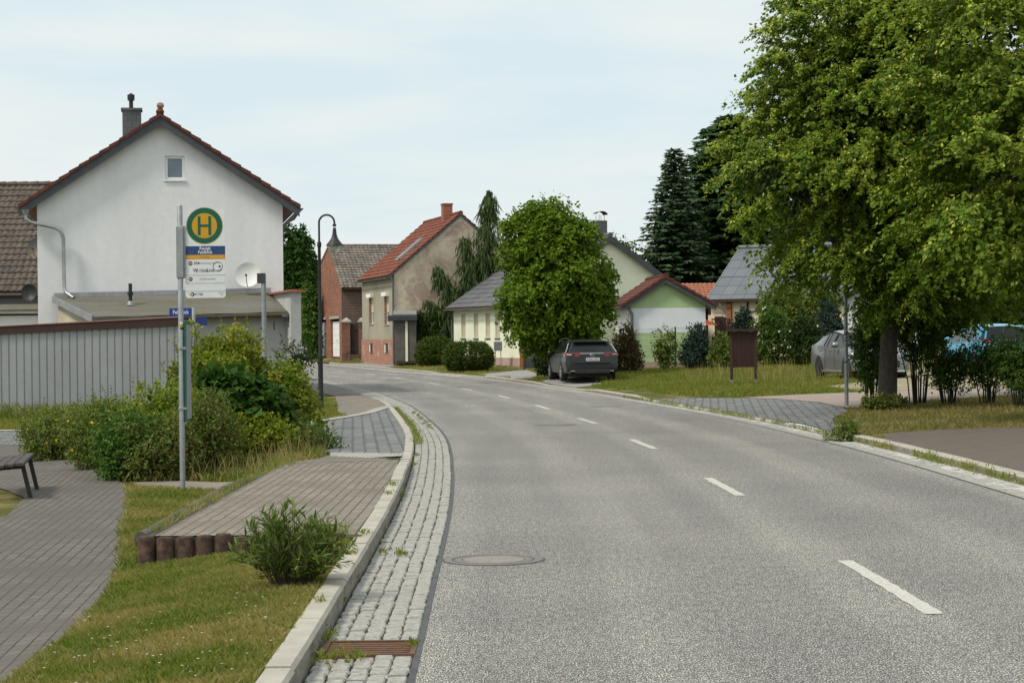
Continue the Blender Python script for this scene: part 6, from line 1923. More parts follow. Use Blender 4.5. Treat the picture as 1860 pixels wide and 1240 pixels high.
px_shrub('conifer_shrub', 1138, 664, 590, 56, 'rust-tinged conifer shrub right behind the parked estate car', M['lf_rust'], 620, 81, .12, .05, cone, Y=76)
px_shrub('leafy_shrub', 1208, 662, 597, 42, 'sparse pale leafy shrub in front of the wire mesh fence', M['lf_olive'], 190, 82, .10, .07, lambda w, h: [(-w * .2, 0, h * .55, w * .28, w * .3, h * .42), (w * .22, 0, h * .58, w * .25, w * .3, h * .4), (0, 0, h * .35, w * .3, w * .3, h * .3)], Y=76, inner=.1, rough=.45)
px_shrub('conifer_shrub', 1266, 664, 590, 62, 'dark blue-green juniper right of the fence post', M['lf_blue'], 720, 83, .12, .05, cone, Y=76)
px_shrub('conifer_shrub', 1312, 664, 606, 46, 'brownish shrub between the juniper and the notice board', M['lf_olive'], 380, 84, .10, .06, cone, Y=75)
px_shrub('conifer_shrub', 1350, 660, 562, 60, 'tall blue-green conifer directly behind the notice board', M['lf_blue'], 760, 85, .13, .06, cone, Y=78)
px_shrub('rose_bush', 1408, 664, 560, 84, 'large dark rose bush with white blossoms behind the notice board', M['lf_mid'], 900, 86, .09, .07, None, Y=76, flowers=(M['petal_white'], 60, .055, 'blossoms'), group='rose bushes', rough=.3)
px_shrub('rose_bush', 1468, 664, 575, 80, 'second rose bush with scattered white blossoms left of the silver car', M['lf_dark'], 800, 87, .09, .07, None, Y=74, flowers=(M['petal_white'], 34, .055, 'blossoms'), group='rose bushes', rough=.3)
px_shrub('garden_tree', 1452, 660, 512, 140, 'yellowish green garden tree against the slate roof', M['lf_olive'], 1500, 88, .12, .09, lambda w, h: [(0, 0, h * .55, w * .42, w * .4, h * .35), (-w * .2, 0, h * .68, w * .3, w * .3, h * .27), (w * .2, 0, h * .72, w * .3, w * .3, h * .28)], Y=80, cat='tree', rough=.35)
px_shrub('conifer_shrub', 1506, 664, 548, 70, 'bluish conifer above the roof of the silver car', M['lf_blue'], 800, 89, .12, .06, cone, Y=78)

# ------------------------------------------------------------------ hedgerow shrubs by the linden trunk
def hedge_shrub(px, pyb, pyt, wpx, label, seed, leafy=(.45, 1.0), n=520, off=0.0, m='lf_mid'):
    p = G(px, pyb); rg = random.Random(seed)
    o = empty('hedgerow_shrub', (p[0], p[1] + off, p[2]), label, 'shrub', 'hedgerow shrubs along the parking ground')
    h = D(px, pyt, p[1])[2] - p[2]; w = wpx * p[1] / FPX
    mb = MB()
    for k in range(13):
        a = rg.uniform(-1, 1); b_ = rg.uniform(-1, 1)
        x0, y0 = a * w * .14, b_ * w * .12
        pts = [(x0, y0, -.1)] + [(x0 + a * w * .34 * t ** 1.3 + rg.uniform(-.03, .03), y0 + b_ * w * .3 * t, h * rg.uniform(.85, 1.0) * t) for t in (.25, .5, .75, .95)]
        mb.tube(pts, [.017, .014, .011, .008, .004], 5)
        for j in range(2):
            q = pts[rg.choice((1, 2))]
            mb.tube([q, (q[0] + rg.uniform(-.25, .25), q[1] + rg.uniform(-.2, .2), q[2] + rg.uniform(.1, .3))], [.007, .003], 4)
    mb.build('stems', M['bark_dark'], o)
    z0 = h * leafy[0]; z1 = h * leafy[1]; c = (z0 + z1) / 2; rz = (z1 - z0) / 2
    foliage(o, [(0, 0, c, w * .5, w * .45, rz), (-w * .2, 0, c + rz * .3, w * .32, w * .3, rz * .7), (w * .22, 0, c + rz * .2, w * .3, w * .3, rz * .75)], M[m], n, 10, .062, .042, seed, spray=.22, droop=.1, rough=.4, inner=.15, name='foliage')
    return o
hedge_shrub(1588, 741, 560, 62, 'leafy hedgerow shrub hugging the left side of the linden trunk', 91, (.12, 1.0), 620, off=.5)
hedge_shrub(1668, 735, 545, 92, 'bare-stemmed hedgerow shrub just right of the linden trunk', 92, (.32, 1.05), 900)
hedge_shrub(1722, 735, 630, 80, 'thin hedgerow shrub with few stems before the turquoise car', 93, (.22, 1.0), 380)
hedge_shrub(1795, 733, 622, 96, 'hedgerow shrub with splayed bare stems at the right', 94, (.22, 1.0), 430)
hedge_shrub(1852, 738, 618, 86, 'hedgerow shrub cut by the right edge of the photo', 95, (.2, 1.0), 640)
px_shrub('ground_plant', 1608, 744, 716, 96, 'low yellowish plant growing round the foot of the linden', M['lf_olive'], 260, 96, .07, .05, lambda w, h: [(-.18, -.2, h * .35, w * .3, .2, h * .5), (.12, -.22, h * .4, w * .3, .2, h * .5)], stems=0, per=8, spray=.1)

# ------------------------------------------------------------------ shrub bed behind the bus stop
def bed(px, pyb, pyt, wpx, label, m, n, seed, leaf, wid, name='shrub', Y=None, **k):
    k.setdefault('shoots', 46); k.setdefault('rough', .3)
    return px_shrub(name, px, pyb, pyt, wpx, label, M[m], n, seed, leaf, wid, Y=Y, **k)
low = lambda w, h: [(0, 0, h * .42, w * .5, w * .42, h * .5), (-w * .22, -.1, h * .36, w * .3, w * .35, h * .42), (w * .24, -.1, h * .42, w * .28, w * .35, h * .45), (0, w * .2, h * .6, w * .35, w * .3, h * .38)]
bed(118, 834, 742, 150, 'low feathery cinquefoil shrub with yellow flowers at the left path bend', 'lf_olive', 1700, 101, .05, .024, 'cinquefoil_shrub', lobes=low, flowers=(M['petal_yellow'], 60, .026, 'blossoms'), group='cinquefoil shrubs', spray=.12)
bed(196, 850, 722, 150, 'taller feathery cinquefoil shrub with yellow flowers behind the paved path', 'lf_olive', 1900, 102, .045, .022, 'cinquefoil_shrub', lobes=low, flowers=(M['petal_yellow'], 44, .026, 'blossoms'), group='cinquefoil shrubs', spray=.12)
bed(246, 868, 752, 128, 'glossy green shrub at the path corner left of the bus stop pole', 'lf_ivy', 1400, 103, .06, .035, 'snowberry_shrub', lobes=low)
bed(300, 872, 752, 130, 'mixed green and reddish rose shrub just left of the bus stop pole', 'lf_red', 620, 104, .055, .035, 'rose_shrub', inner=.15, rough=.4, lobes=low)
bed(318, 868, 700, 150, 'bright green shrub behind the bus stop pole', 'lf_bright', 1000, 105, .06, .045, 'leafy_shrub', rough=.35, lobes=low, Y=28.5)
bed(372, 856, 706, 120, 'straggly shrub with pinkish young leaves right of the bus stop pole', 'lf_red', 640, 106, .055, .035, 'rose_shrub', rough=.45, inner=.1, lobes=low)
bed(442, 824, 684, 150, 'dark green maple shrub with large leaves in the middle of the bed', 'lf_deep', 760, 107, .14, .13, 'maple_shrub', Y=29.5, rough=.22, droop=.5, lobes=lambda w, h: [(0, 0, h * .5, w * .5, w * .42, h * .48), (-w * .15, -.1, h * .7, w * .32, w * .3, h * .3), (w * .2, -.1, h * .55, w * .3, w * .3, h * .36)])
gold = lambda w, h: [(0, 0, h * .42, w * .48, w * .42, h * .42), (-w * .2, 0, h * .66, w * .26, w * .26, h * .3), (w * .16, 0, h * .72, w * .2, w * .22, h * .27), (w * .02, 0, h * .62, w * .3, w * .3, h * .3)]
bed(420, 806, 606, 172, 'tall yellow-green golden shrub in front of the lean-to wall', 'lf_bright', 1300, 108, .085, .06, 'golden_shrub', Y=33.0, lobes=gold, rough=.42, inner=.2)
bed(398, 806, 600, 120, 'spiky dark barberry with upright shoots behind the golden shrub', 'lf_olive', 260, 109, .05, .03, 'barberry_shrub', Y=35, lobes=lambda w, h: [(-w * .32, 0, h * .8, .10, .10, h * .22), (0, 0, h * .84, .12, .1, h * .2), (w * .45, 0, h * .82, .1, .1, h * .2), (w * .2, 0, h * .72, .12, .12, h * .24), (-w * .12, 0, h * .62, .2, .2, h * .3), (w * .1, 0, h * .5, w * .4, .3, h * .3)], rough=.3, inner=.1, stems=12)
bed(512, 806, 662, 128, 'spreading yellowish shrub nearest to the side street cobbles', 'lf_bright', 760, 110, .075, .055, 'golden_shrub', Y=33.5, lobes=gold, rough=.42, inner=.2)
bed(490, 822, 745, 150, 'low brownish shrub at the back corner of the platform', 'lf_olive', 900, 111, .06, .03, 'leafy_shrub', Y=29.6, lobes=low, rough=.35)
bed(530, 800, 628, 60, 'slim thorny shrub sticking out before the party wall', 'lf_dark', 160, 112, .06, .035, 'barberry_shrub', Y=37, lobes=lambda w, h: [(0, 0, h * .6, w * .3, w * .3, h * .4), (w * .35, 0, h * .86, w * .35, .12, h * .1)], rough=.4, inner=.1)
bed(548, 818, 776, 120, 'low dark spreading juniper at the end of the bed by the cobbles', 'lf_mid', 620, 113, .07, .022, 'juniper_shrub', lobes=lambda w, h: [(0, 0, h * .4, w * .5, w * .3, h * .5), (-w * .2, 0, h * .5, w * .3, w * .3, h * .5)], rough=.45, inner=.2, droop=-.2)
bed(372, 806, 640, 120, 'light green leafy shrub between the bus stop pole and the golden shrub', 'lf_bright', 620, 114, .08, .06, 'leafy_shrub', Y=31.5, lobes=gold, rough=.4, inner=.2)
bed(470, 834, 756, 120, 'loose bright green shrub spilling towards the rear platform edge', 'lf_bright', 520, 115, .07, .045, 'leafy_shrub', Y=28.9, lobes=low, rough=.4)
# golden young leaves on upright shoots
o = bpy.data.objects['golden_shrub']
rng = np.random.default_rng(77)
P = []; Dv = []
for (px, py) in ((353, 590), (421, 612), (424, 600), (437, 640), (444, 655), (414, 675), (462, 640), (360, 688), (500, 680), (436, 600), (430, 650), (366, 684)):
    c = D(px, py, 32.6) - np.array(o.location)
    for k in range(26):
        P.append(c + rng.normal(size=3) * np.array([.06, .06, .05])); Dv.append(rng.normal(size=3) * .7 + [0, 0, .1])
P = np.array(P); V, F = leaf_quads(P, np.array(Dv), unit(rng.normal(size=P.shape) * .5 + [0, 0, 1]), np.full(len(P), .085), np.full(len(P), .05))
mesh_np('foliage', V, F, M['lf_gold'], o)
mb = MB()
for (px, py) in ((353, 590), (424, 600), (462, 640), (500, 680)):
    c = D(px, py, 32.6) - np.array(o.location); mb.tube([(c[0] * .6, c[1], .2), (c[0], c[1], c[2] + .05)], [.012, .005], 5)
mb.build('shoot_stems', M['stem_brown'], o)

# willow-leaved bush on the lawn
p = G(532, 1066)
o = empty('willow_bush', p, 'bushy narrow-leaved willow shrub on the lawn beside the kerb', 'shrub')
h = D(532, 925, p[1])[2] - p[2]; w = 225 * p[1] / FPX
rng = np.random.default_rng(121)
mb = MB(); P = []; Dv = []; NN = []; LL = []
for k in range(115):
    a = rng.uniform(0, 2 * math.pi); sp = rng.random() ** .6
    tip = np.array([math.cos(a) * sp * w * .52, math.sin(a) * sp * w * .42, h * (1.04 - .60 * sp ** 2.2) * rng.uniform(.62, 1.10)])
    b0 = np.array([math.cos(a) * .12 * sp, math.sin(a) * .1 * sp, 0]); mid = b0 * .5 + tip * .5 + np.array([-tip[0] * .12, -tip[1] * .12, h * .10])
    mb.tube([b0, mid, tip], [.006, .0045, .002], 4)
    nlf = int(26 * rng.uniform(.7, 1.2))
    for s in range(nlf):
        t = .22 + .8 * (s + rng.random()) / nlf
        q = (1 - t) ** 2 * b0 + 2 * t * (1 - t) * mid + t * t * tip
        tg = unit((mid - b0) * (1 - t) + (tip - mid) * t)
        sd = unit(np.cross(tg, rng.normal(size=3)))
        P.append(q); Dv.append(tg * .55 + sd * .75 + np.array([0, 0, .1])); NN.append(np.array([0, 0, 1]) + rng.normal(size=3) * .45); LL.append(rng.uniform(.045, .10))
mb.build('stems', M['stem_brown'], o)
P = np.array(P); V, F = leaf_quads(P, np.array(Dv), np.array(NN), np.array(LL), np.array(LL) * .21, .12)
mesh_np('foliage', V, F, M['lf_willow'], o)

# weed on the right kerb
p = G(1536, 800)
o = empty('kerb_weed', p, 'bushy green weed sprouting from the right kerb', 'weed')
foliage(o, [(0, 0, .16, .30, .2, .17), (.05, 0, .3, .16, .14, .17), (-.18, 0, .1, .16, .14, .1)], M['lf_willow'], 150, 9, .055, .025, 131, spray=.14, droop=.0, rough=.35, inner=.1, name='foliage')
MB().tube([(0, 0, -.02), (.03, 0, .42)], [.008, .003], 5).tube([(0, 0, -.02), (-.12, 0, .25)], [.006, .003], 5).build('stems', M['stem_brown'], o)

# ------------------------------------------------------------------ grass
def inside(poly, X, Y):
    r = np.zeros(len(X), bool); n = len(poly); j = n - 1
    for i in range(n):
        xi, yi_ = poly[i]; xj, yj = poly[j]
        c = ((yi_ > Y) != (yj > Y)) & (X < (xj - xi) * (Y - yi_) / (yj - yi_ + 1e-12) + xi)
        r ^= c; j = i
    return r
def scatter(poly, n, rng, margin=True):
    poly = np.array(poly); lo, hi = poly.min(0), poly.max(0)
    X = rng.uniform(lo[0], hi[0], n * 2); Y = rng.uniform(lo[1], hi[1], n * 2)
    k = inside(poly, X, Y)
    xl = np.interp(Y, LKB[:, 1], LKB[:, 0]); xr = np.interp(Y, RKB[:, 1], RKB[:, 0])
    k &= (X < xl - .01) | (X > xr + .01)
    for s in SHEETS: k &= ~inside(s, X, Y)
    return X[k][:n], Y[k][:n]
def blades(name, label, polys, n, h, w, m, seed, lean=.45, patch=None):
    rng = np.random.default_rng(seed)
    Xs = []; Ys = []
    for poly in polys:
        X, Y = scatter(poly, n, rng); Xs.append(X); Ys.append(Y)
    X = np.concatenate(Xs); Y = np.concatenate(Ys)
    if patch:
        f = np.sin(X * patch + 1.3) * np.sin(Y * patch * .7) + .5 * np.sin(X * patch * 2.3 + Y * patch * 1.9)
        k = rng.random(len(X)) < np.clip(.55 + .5 * f, .1, 1); X, Y = X[k], Y[k]
    Zg = gz(X, Y); c = len(X)
    a = rng.uniform(0, 2 * math.pi, c); hh = h * rng.uniform(.45, 1.25, c); ww = w * rng.uniform(.7, 1.3, c)
    ln = rng.normal(size=(c, 2)) * lean * hh[:, None]
    b0 = np.stack([X - np.cos(a) * ww / 2, Y - np.sin(a) * ww / 2, Zg - .01], 1); b1 = np.stack([X + np.cos(a) * ww / 2, Y + np.sin(a) * ww / 2, Zg - .01], 1)
    bend = .40 if h < .2 else .55
    m0 = np.stack([X + ln[:, 0] * bend + np.cos(a) * ww * .4, Y + ln[:, 1] * bend + np.sin(a) * ww * .4, Zg + hh * .6], 1)
    tp = np.stack([X + ln[:, 0], Y + ln[:, 1], Zg + hh], 1)
    V = np.stack([b0, b1, m0, tp], 1).reshape(-1, 3)
    F = np.arange(c * 4).reshape(-1, 4)
    o = mesh_np(name, V, F, m)
    return tag(o, label, 'grass', kind='stuff')
lawn = [(-2.6, 8.5), (-2.72, 12), (-2.9, 14), (-3.2, 15.9), (-1.2, 15.85), (-1.15, 8.5)]
blades('lawn_grass', 'short dry-patched lawn grass between path and kerb in front', [lawn], 78000, .042, .0048, M['grass_a'], 201)
strip_ = [(-3.2, 16), (-4.0, 20), (-4.6, 23.6), (-5.1, 26), (-3.15, 25.5), (-3.12, 16)]
blades('lawn_grass', 'grass strip round the foot of the bus stop pole', [strip_], 20000, .06, .008, M['grass_a'], 202)
blades('bed_undergrowth', 'tangled undergrowth beneath the shrubs of the bed', [[(-9, 36), (-5.3, 26.6), (-3.1, 25.7), (-2.7, 28.4), (-2.9, 29.8), (-4, 31.2), (-6.6, 34.6)]], 16000, .13, .009, M['grass_a'], 203)
blades('verge_grass', 'grass strip at the foot of the steel shed and lean-to', [[(-20, 43.8), (-9, 42.8), (-4.6, 41), (-3.7, 44), (-4.5, 52), (-5.5, 57), (-6, 56.5), (-6.3, 51.5), (-20, 50.5)]], 34000, .075, .010, M['grass_lush'], 204)
blades('shed_weeds', 'tall weeds standing against the ribbed steel wall', [[(-14, 48.6), (-6.4, 49.4), (-6.4, 51.2), (-14, 50.2)]], 2600, .38, .014, M['grass_lush'], 205)
mound = [(5.6, 31), (6.2, 39.2), (7.1, 42.1), (9.4, 44.3), (12, 44.8), (20, 45.4), (20, 30), (9.4, 20), (8.7, 29), (8, 31.8), (6.9, 32.4), (5.95, 31.6)]
blades('mound_grass', 'dry grass on the mound under the linden trees', [mound], 52000, .075, .012, M['grass_dry'], 206)
field = [(2.2, 70), (3.0, 60), (4.3, 52.5), (5.7, 50.5), (9.1, 50.5), (8.3, 53.6), (9.6, 56), (11.4, 61), (13, 68), (12, 80), (2.2, 80)]
blades('meadow_grass', 'long green grass of the meadow round the notice board', [field], 64000, .10, .016, M['grass_lush'], 207)
tall = [(7.3, 52.5), (9.2, 54.5), (10.2, 58), (12, 66), (11, 74), (6.2, 74), (5.6, 64)]
blades('meadow_stalks', 'tall pale seed stalks of the meadow before the silver car', [tall], 1500, .45, .012, M['seed'], 208, lean=.15, patch=.8)
blades('meadow_stalks', 'tufts of taller green stalks along the meadow front', [[(2.6, 66), (4.2, 55), (5.7, 51.5), (8.5, 52.5), (8, 60), (6, 68)]], 2600, .24, .014, M['grass_lush'], 209, lean=.25, patch=1.1)
vergeR = [(2.0, 66), (-.5, 77), (-5, 95), (-9.5, 112), (-8, 116), (-5, 99), (-.2, 92), (2, 88), (2.6, 72)]
blades('verge_grass', 'mown grass verge before the far houses', [vergeR], 22000, .09, .02, M['grass_a'], 210)
blades('verge_grass', 'grassy bank in front of the brick barn', [[(-10.2, 108), (-14.5, 122), (-10.5, 114.5), (-8.4, 112), (-6.2, 100.5), (-8.2, 102)]], 9000, .1, .025, M['grass_a'], 211)
blades('bed_stalks', 'dry pale grass stalks leaning out of the shrub bed edge', [[(-4.6, 26.3), (-3.15, 25.4), (-2.68, 28.3), (-2.8, 29.6), (-3.3, 29.6), (-3.6, 27.4)]], 420, .36, .007, M['seed'], 212, lean=.25)
# broad leaved weeds and straw in the lawn
rng = np.random.default_rng(310)
X, Y = scatter(lawn, 60, rng)
P = []; Dv = []; NN = []
for x, y in zip(X, Y):
    for k in range(rng.integers(6, 13)):
        a = rng.uniform(0, 6.28); P.append((x, y, gz1(x, y) + .012)); Dv.append((math.cos(a), math.sin(a), rng.uniform(.1, .9))); NN.append((0, 0, 1))
V, F = leaf_quads(np.array(P), np.array(Dv), np.array(NN, float), rng.uniform(.03, .075, len(P)), rng.uniform(.012, .024, len(P)), .1)
tag(mesh_np('lawn_weeds', V, F, M['lf_willow']), 'flat leaf rosettes of weeds scattered in the front lawn', 'weeds', kind='stuff')
# daisies on the lawn
rng = np.random.default_rng(301)
X, Y = scatter([(-2.5, 9.3), (-2.75, 12.4), (-2.2, 13.4), (-1.3, 12.2), (-1.25, 9.3)], 70, rng)
P = np.stack([X, Y, gz(X, Y) + rng.uniform(.03, .05, len(X))], 1)
Vs = []; Fs = []; nv = 0
for j in range(6):
    an = j * math.pi / 3
    V, F = leaf_quads(P, np.tile([math.cos(an), math.sin(an), .15], (len(P), 1)), np.tile([0, 0, 1.0], (len(P), 1)), np.full(len(P), .010), np.full(len(P), .007), 0)
    Vs.append(V); Fs.append(F + nv); nv += len(V)
tag(mesh_np('daisies', np.concatenate(Vs), np.concatenate(Fs), M['petal_white']), 'tiny white daisies sprinkled over the front lawn', 'flowers', kind='stuff')
# weeds in the joints of gutters and kerbs
def joint_weeds(name, label, pts, n, h, m, seed, sx=.10, sy=.12, lf=(.035, .014)):
    rng = np.random.default_rng(seed); P = []; 
    for (x, y, z, s) in pts:
        k = int(n * s)
        q = rng.normal(size=(k, 3)) * np.array([sx * s, sy * s * 2, 0]) + np.array([x, y, z]); q[:, 2] += np.abs(rng.normal(size=k)) * h * .3 * s
        P.append(q)
    P = np.concatenate(P); Dv = rng.normal(size=P.shape) * .6 + np.array([0, 0, .9])
    V, F = leaf_quads(P, Dv, unit(rng.normal(size=P.shape)), lf[0] * rng.uniform(.6, 1.6, len(P)), np.full(len(P), lf[1]), .1)
    return tag(mesh_np(name, V, F, m), label, 'weeds', kind='stuff')
gw = []
rg = random.Random(5)
def gpt(y, off, z=.0): return (float(np.interp(y, LA[:, 1], LA[:, 0])) - off, y, z)
for y in np.arange(31.5, 48, .45): gw.append((*gpt(y, .48 - .0 * rg.random(), .01), rg.uniform(.6, 1.15)))
for y in np.arange(37, 46, .7): gw.append((*gpt(y, .15 + rg.uniform(-.06, .06), .0), rg.uniform(.3, .55)))
for y, o_, s in ((10.55, .42, .9), (10.5, .5, .8), (10.52, .3, .6), (11.3, .55, .9), (11.2, .52, .6), (15.6, .32, .5), (15.5, .27, .4), (15.7, .45, .45), (21.3, .54, .6), (22.6, .56, .5), (10.95, .02, .4), (12.8, .55, .3), (14.1, .56, .35), (17.5, .56, .4), (26.5, .5, .5), (28.6, .5, .6)): gw.append((*gpt(y, o_), s))
for y, s in ((12.0, .35), (14.7, .5), (16.1, .6), (20.2, .6), (21.4, .6)): gw.append((*gpt(y, .62, .11), s))
joint_weeds('gutter_weeds', 'green weeds growing in the left gutter and its kerb', gw, 90, .07, M['grass_lush'], 401, .05, .07, (.03, .010))
rw = []
for y in np.arange(20, 55, .55):
    if rg.random() < .75: rw.append((float(np.interp(y, RKF[:, 1], RKF[:, 0])) - .02, y, .0, rg.uniform(.35, 1.1)))
for y, s in ((26.2, 1.6), (26.6, 1.4), (24.6, 1.3), (24.2, 1.2), (23.4, 1.0), (22.6, .9), (20.6, 1.3), (28.8, 1.2), (29.3, 1.3)): rw.append((float(np.interp(y, RKF[:, 1], RKF[:, 0])) - .04, y, .0, s))
joint_weeds('gutter_weeds', 'tufts of weeds along the foot of the right kerb', rw, 80, .12, M['grass_lush'], 402, .05, .1, (.05, .013))
pw = [(-2.97, y, .10, rg.uniform(.4, .9)) for y in np.arange(16.5, 25.5, .4)] + [(-1.35 - rg.random() * .35, 16.08, .11, rg.uniform(.4, .9)) for _ in range(5)] + [(-2.85, 25.2, .1, 1.6), (-2.9, 24.6, .1, 1.4)]
joint_weeds('platform_weeds', 'grass tufts along the edges of the raised platform', pw, 80, .12, M['grass_a'], 403, .05, .12, (.07, .008))
# ------------------------------------------------------------------ cars
def paint(name, c, rough=.28, metal=.5, coat=.6):
    m, t, b = _nodes(name)
    n = _noise(t, 3, 4)
    r = _ramp(t, n.outputs['Fac'], [(.3, tuple(x * .92 for x in c)), (.7, tuple(x * 1.05 for x in c))])
    t.links.new(r.outputs[0], b.inputs['Base Color'])
    b.inputs['Roughness'].default_value = rough; b.inputs['Metallic'].default_value = metal
    b.inputs['Coat Weight'].default_value = coat; b.inputs['Coat Roughness'].default_value = .06
    return m
M['car_glass'] = glassmat('car_glass', (.012, .014, .015), .05)
M['car_glass'].node_tree.nodes['Principled BSDF'].inputs['Specular IOR Level'].default_value = .22
M['tyre'] = mat('tyre', (.018, .018, .018), (.028, .027, .026), 20, rough=.9, bump=.3)
M['rim'] = mat('rim', (.50, .51, .52), (.42, .43, .44), 8, rough=.35, metal=.8)
M['rim_dark'] = mat('rim_dark', (.22, .22, .23), (.16, .16, .17), 8, rough=.4, metal=.7)
M['plastic'] = mat('plastic', (.02, .02, .021), (.03, .03, .031), 6, rough=.65)
M['lamp_red'] = mat('lamp_red', (.17, .008, .012), (.26, .014, .018), 14, rough=.2, spec=.6)
M['lamp_clear'] = mat('lamp_clear', (.55, .57, .58), (.75, .76, .76), 12, rough=.12, spec=.7, metal=.3)
M['chrome'] = mat('chrome', (.75, .76, .77), (.65, .66, .67), 9, rough=.18, metal=.95)

def car(name, label, loc, heading, st, axles, W, wr, pm, glass_x, rimm, cat='car', tw=.215, group='parked cars', gasket=True):
    root = empty(name, loc, label, cat, group, heading)
    bins = {}
    def rows(s):
        x, w, zb, zs, wt, zr = s
        g = zr - zs > .16                                  # greenhouse present
        if g:
            r = [(w * .80, zb), (w * .965, zb + .05), (w * 1.0, zb + (zs - zb) * .45), (w * .985, zs - .10), (w * .955, zs), (wt, zr - .065), (wt * .80, zr - .012), (wt * .4, zr), (0, zr + .005)]
        else:
            r = [(w * .80, zb), (w * .965, zb + .05), (w * 1.0, zb + (zs - zb) * .45), (w * .985, zs - .08), (w * .95, zs), (w * .86, zs + (zr - zs) * .55), (w * .66, zs + (zr - zs) * .85), (w * .33, zr), (0, zr + .004)]
        return [(x, y, z) for y, z in r]
    R = [rows(s) for s in st]; nr = len(R[0])
    xh, xf, xr_, xt = glass_x       # cowl, roof front, roof rear, tail window foot (station indices)
    for i in range(len(st) - 1):
        for k in range(nr - 1):
            for s in (1, -1):
                q = [R[i][k], R[i + 1][k], R[i + 1][k + 1], R[i][k + 1]]
                q = [(p[0], p[1] * s, p[2]) for p in q]
                if s < 0: q = q[::-1]
                b = 'body'
                if k == 4 and xh <= i < xt: b = 'side_window' if s > 0 else 'side_window_r'
                if k >= 5 and xh <= i < xf: b = 'windscreen'
                if k >= 5 and xr_ <= i < xt: b = 'rear_window'
                bins.setdefault(b, MB()).poly(q)
    mbb = bins['body']
    for R_ in (R[0], R[-1]):
        P = [(p[0], p[1], p[2]) for p in R_] + [(p[0], -p[1], p[2]) for p in R_[::-1][1:]]
        mbb.poly(P if R_ is R[-1] else P[::-1])
    me = None
    def finish(mb, nm, m, parent):
        o = mb.build(nm, m, parent)
        bm = bmesh.new(); bm.from_mesh(o.data); bmesh.ops.remove_doubles(bm, verts=bm.verts, dist=.002); bmesh.ops.recalc_face_normals(bm, faces=bm.faces)
        for f in bm.faces: f.smooth = True
        for e in bm.edges:
            if len(e.link_faces) == 2 and e.calc_face_angle(0) > rad(34): e.smooth = False
        bm.to_mesh(o.data); bm.free(); return o
    body = finish(mbb, 'body', pm, root)
    for b, mb in bins.items():
        if b != 'body': finish(mb, b.replace('_r', '') if b == 'side_window_r' else b, M['car_glass'], root)
    # pillars laid over the side glass
    for s in (1, -1):
        mb = MB()
        def on_side(i, t, k0=4, f=0.0, out=.006):
            a = Vector(R[i][k0]).lerp(Vector(R[i + 1][k0]), t); b = Vector(R[i][k0 + 1]).lerp(Vector(R[i + 1][k0 + 1]), t)
            p = a.lerp(b, f); return (p.x, (p.y + out) * s, p.z)
        mid = [(xh + 1, .05, .10), (xf, .55, .07)]
        for i in range(xf, xr_):
            for t in ((.5,) if i < xr_ - 1 else (.05,)):
                mb.bar(on_side(i, t), on_side(i, t, 4, 1.0), .05, .016, (0, s, 0))
        for i in range(xh, xt):                              # roof frame and belt line
            mb.bar(on_side(i, 0, 4, 1.0, .0), on_side(i, 1, 4, 1.0, .0), .03, .05, (0, s, 0))
        mb.build('window_frame', pm if gasket else M['plastic'], root)
        tr = MB()
        for i in range(xh + 1, xt): tr.bar(on_side(i, 0, 4, 0.0, .004), on_side(i, 1, 4, 0, .004), .014, .018, (0, s, 0))
        if gasket: tr.build('belt_trim', M['chrome'], root)
    # wheels
    for ax in axles:
        for s in (1, -1):
            y = s * (W / 2 - tw / 2 + .012)
            t = MB().lathe([(wr * .62, -tw / 2), (wr * .9, -tw / 2), (wr, -tw * .35), (wr, tw * .35), (wr * .9, tw / 2), (wr * .62, tw / 2)], (ax, y, wr), 26, 'y', cap=False).build('wheel', M['tyre'], root, smooth='angle')
            mb = MB(); yo = y + s * tw * .44
            mb.lathe([(wr * .66, -.02), (wr * .66, .012), (wr * .58, .014), (wr * .58, -.02)], (ax, yo, wr), 26, 'y', cap=False)
            for j in range(5):
                a = 2 * math.pi * j / 5 + .3
                for da in (-.13, .13):
                    mb.bar((ax + .04 * math.cos(a), yo, wr + .04 * math.sin(a)), (ax + wr * .61 * math.cos(a + da), yo, wr + wr * .61 * math.sin(a + da)), .032, .022, (0, 1, 0))
            mb.lathe([(.055, -.02), (.055, .016), (.02, .02)], (ax, yo, wr), 12, 'y')
            mb.build('rim', rimm, t)
            MB().lathe([(wr * .62, -.05), (wr * .62, -.045)], (ax, yo - s * .02, wr), 20, 'y').build('brake_disc', M['plastic'], t)
            # dark wheel arch
            n_ = 18; ro = wr * 1.14; yy = s * (W / 2 + .002)
            P = [(ax + ro * math.cos(a), yy, max(.0, wr + ro * math.sin(a) * 1.02)) for a in np.linspace(rad(-12), rad(192), n_)]
            am = MB(); am.prism(P, (0, -s * .30, 0)); am.build('wheel_arch', M['plastic'], root)
    mb = MB(); x0, x1 = st[0][0] - .25, st[-1][0] + .3
    mb.box(((x0 + x1) / 2, 0, .24), (x0 - x1, W * .78, .14)); mb.build('underbody', M['plastic'], root)
    return root, R

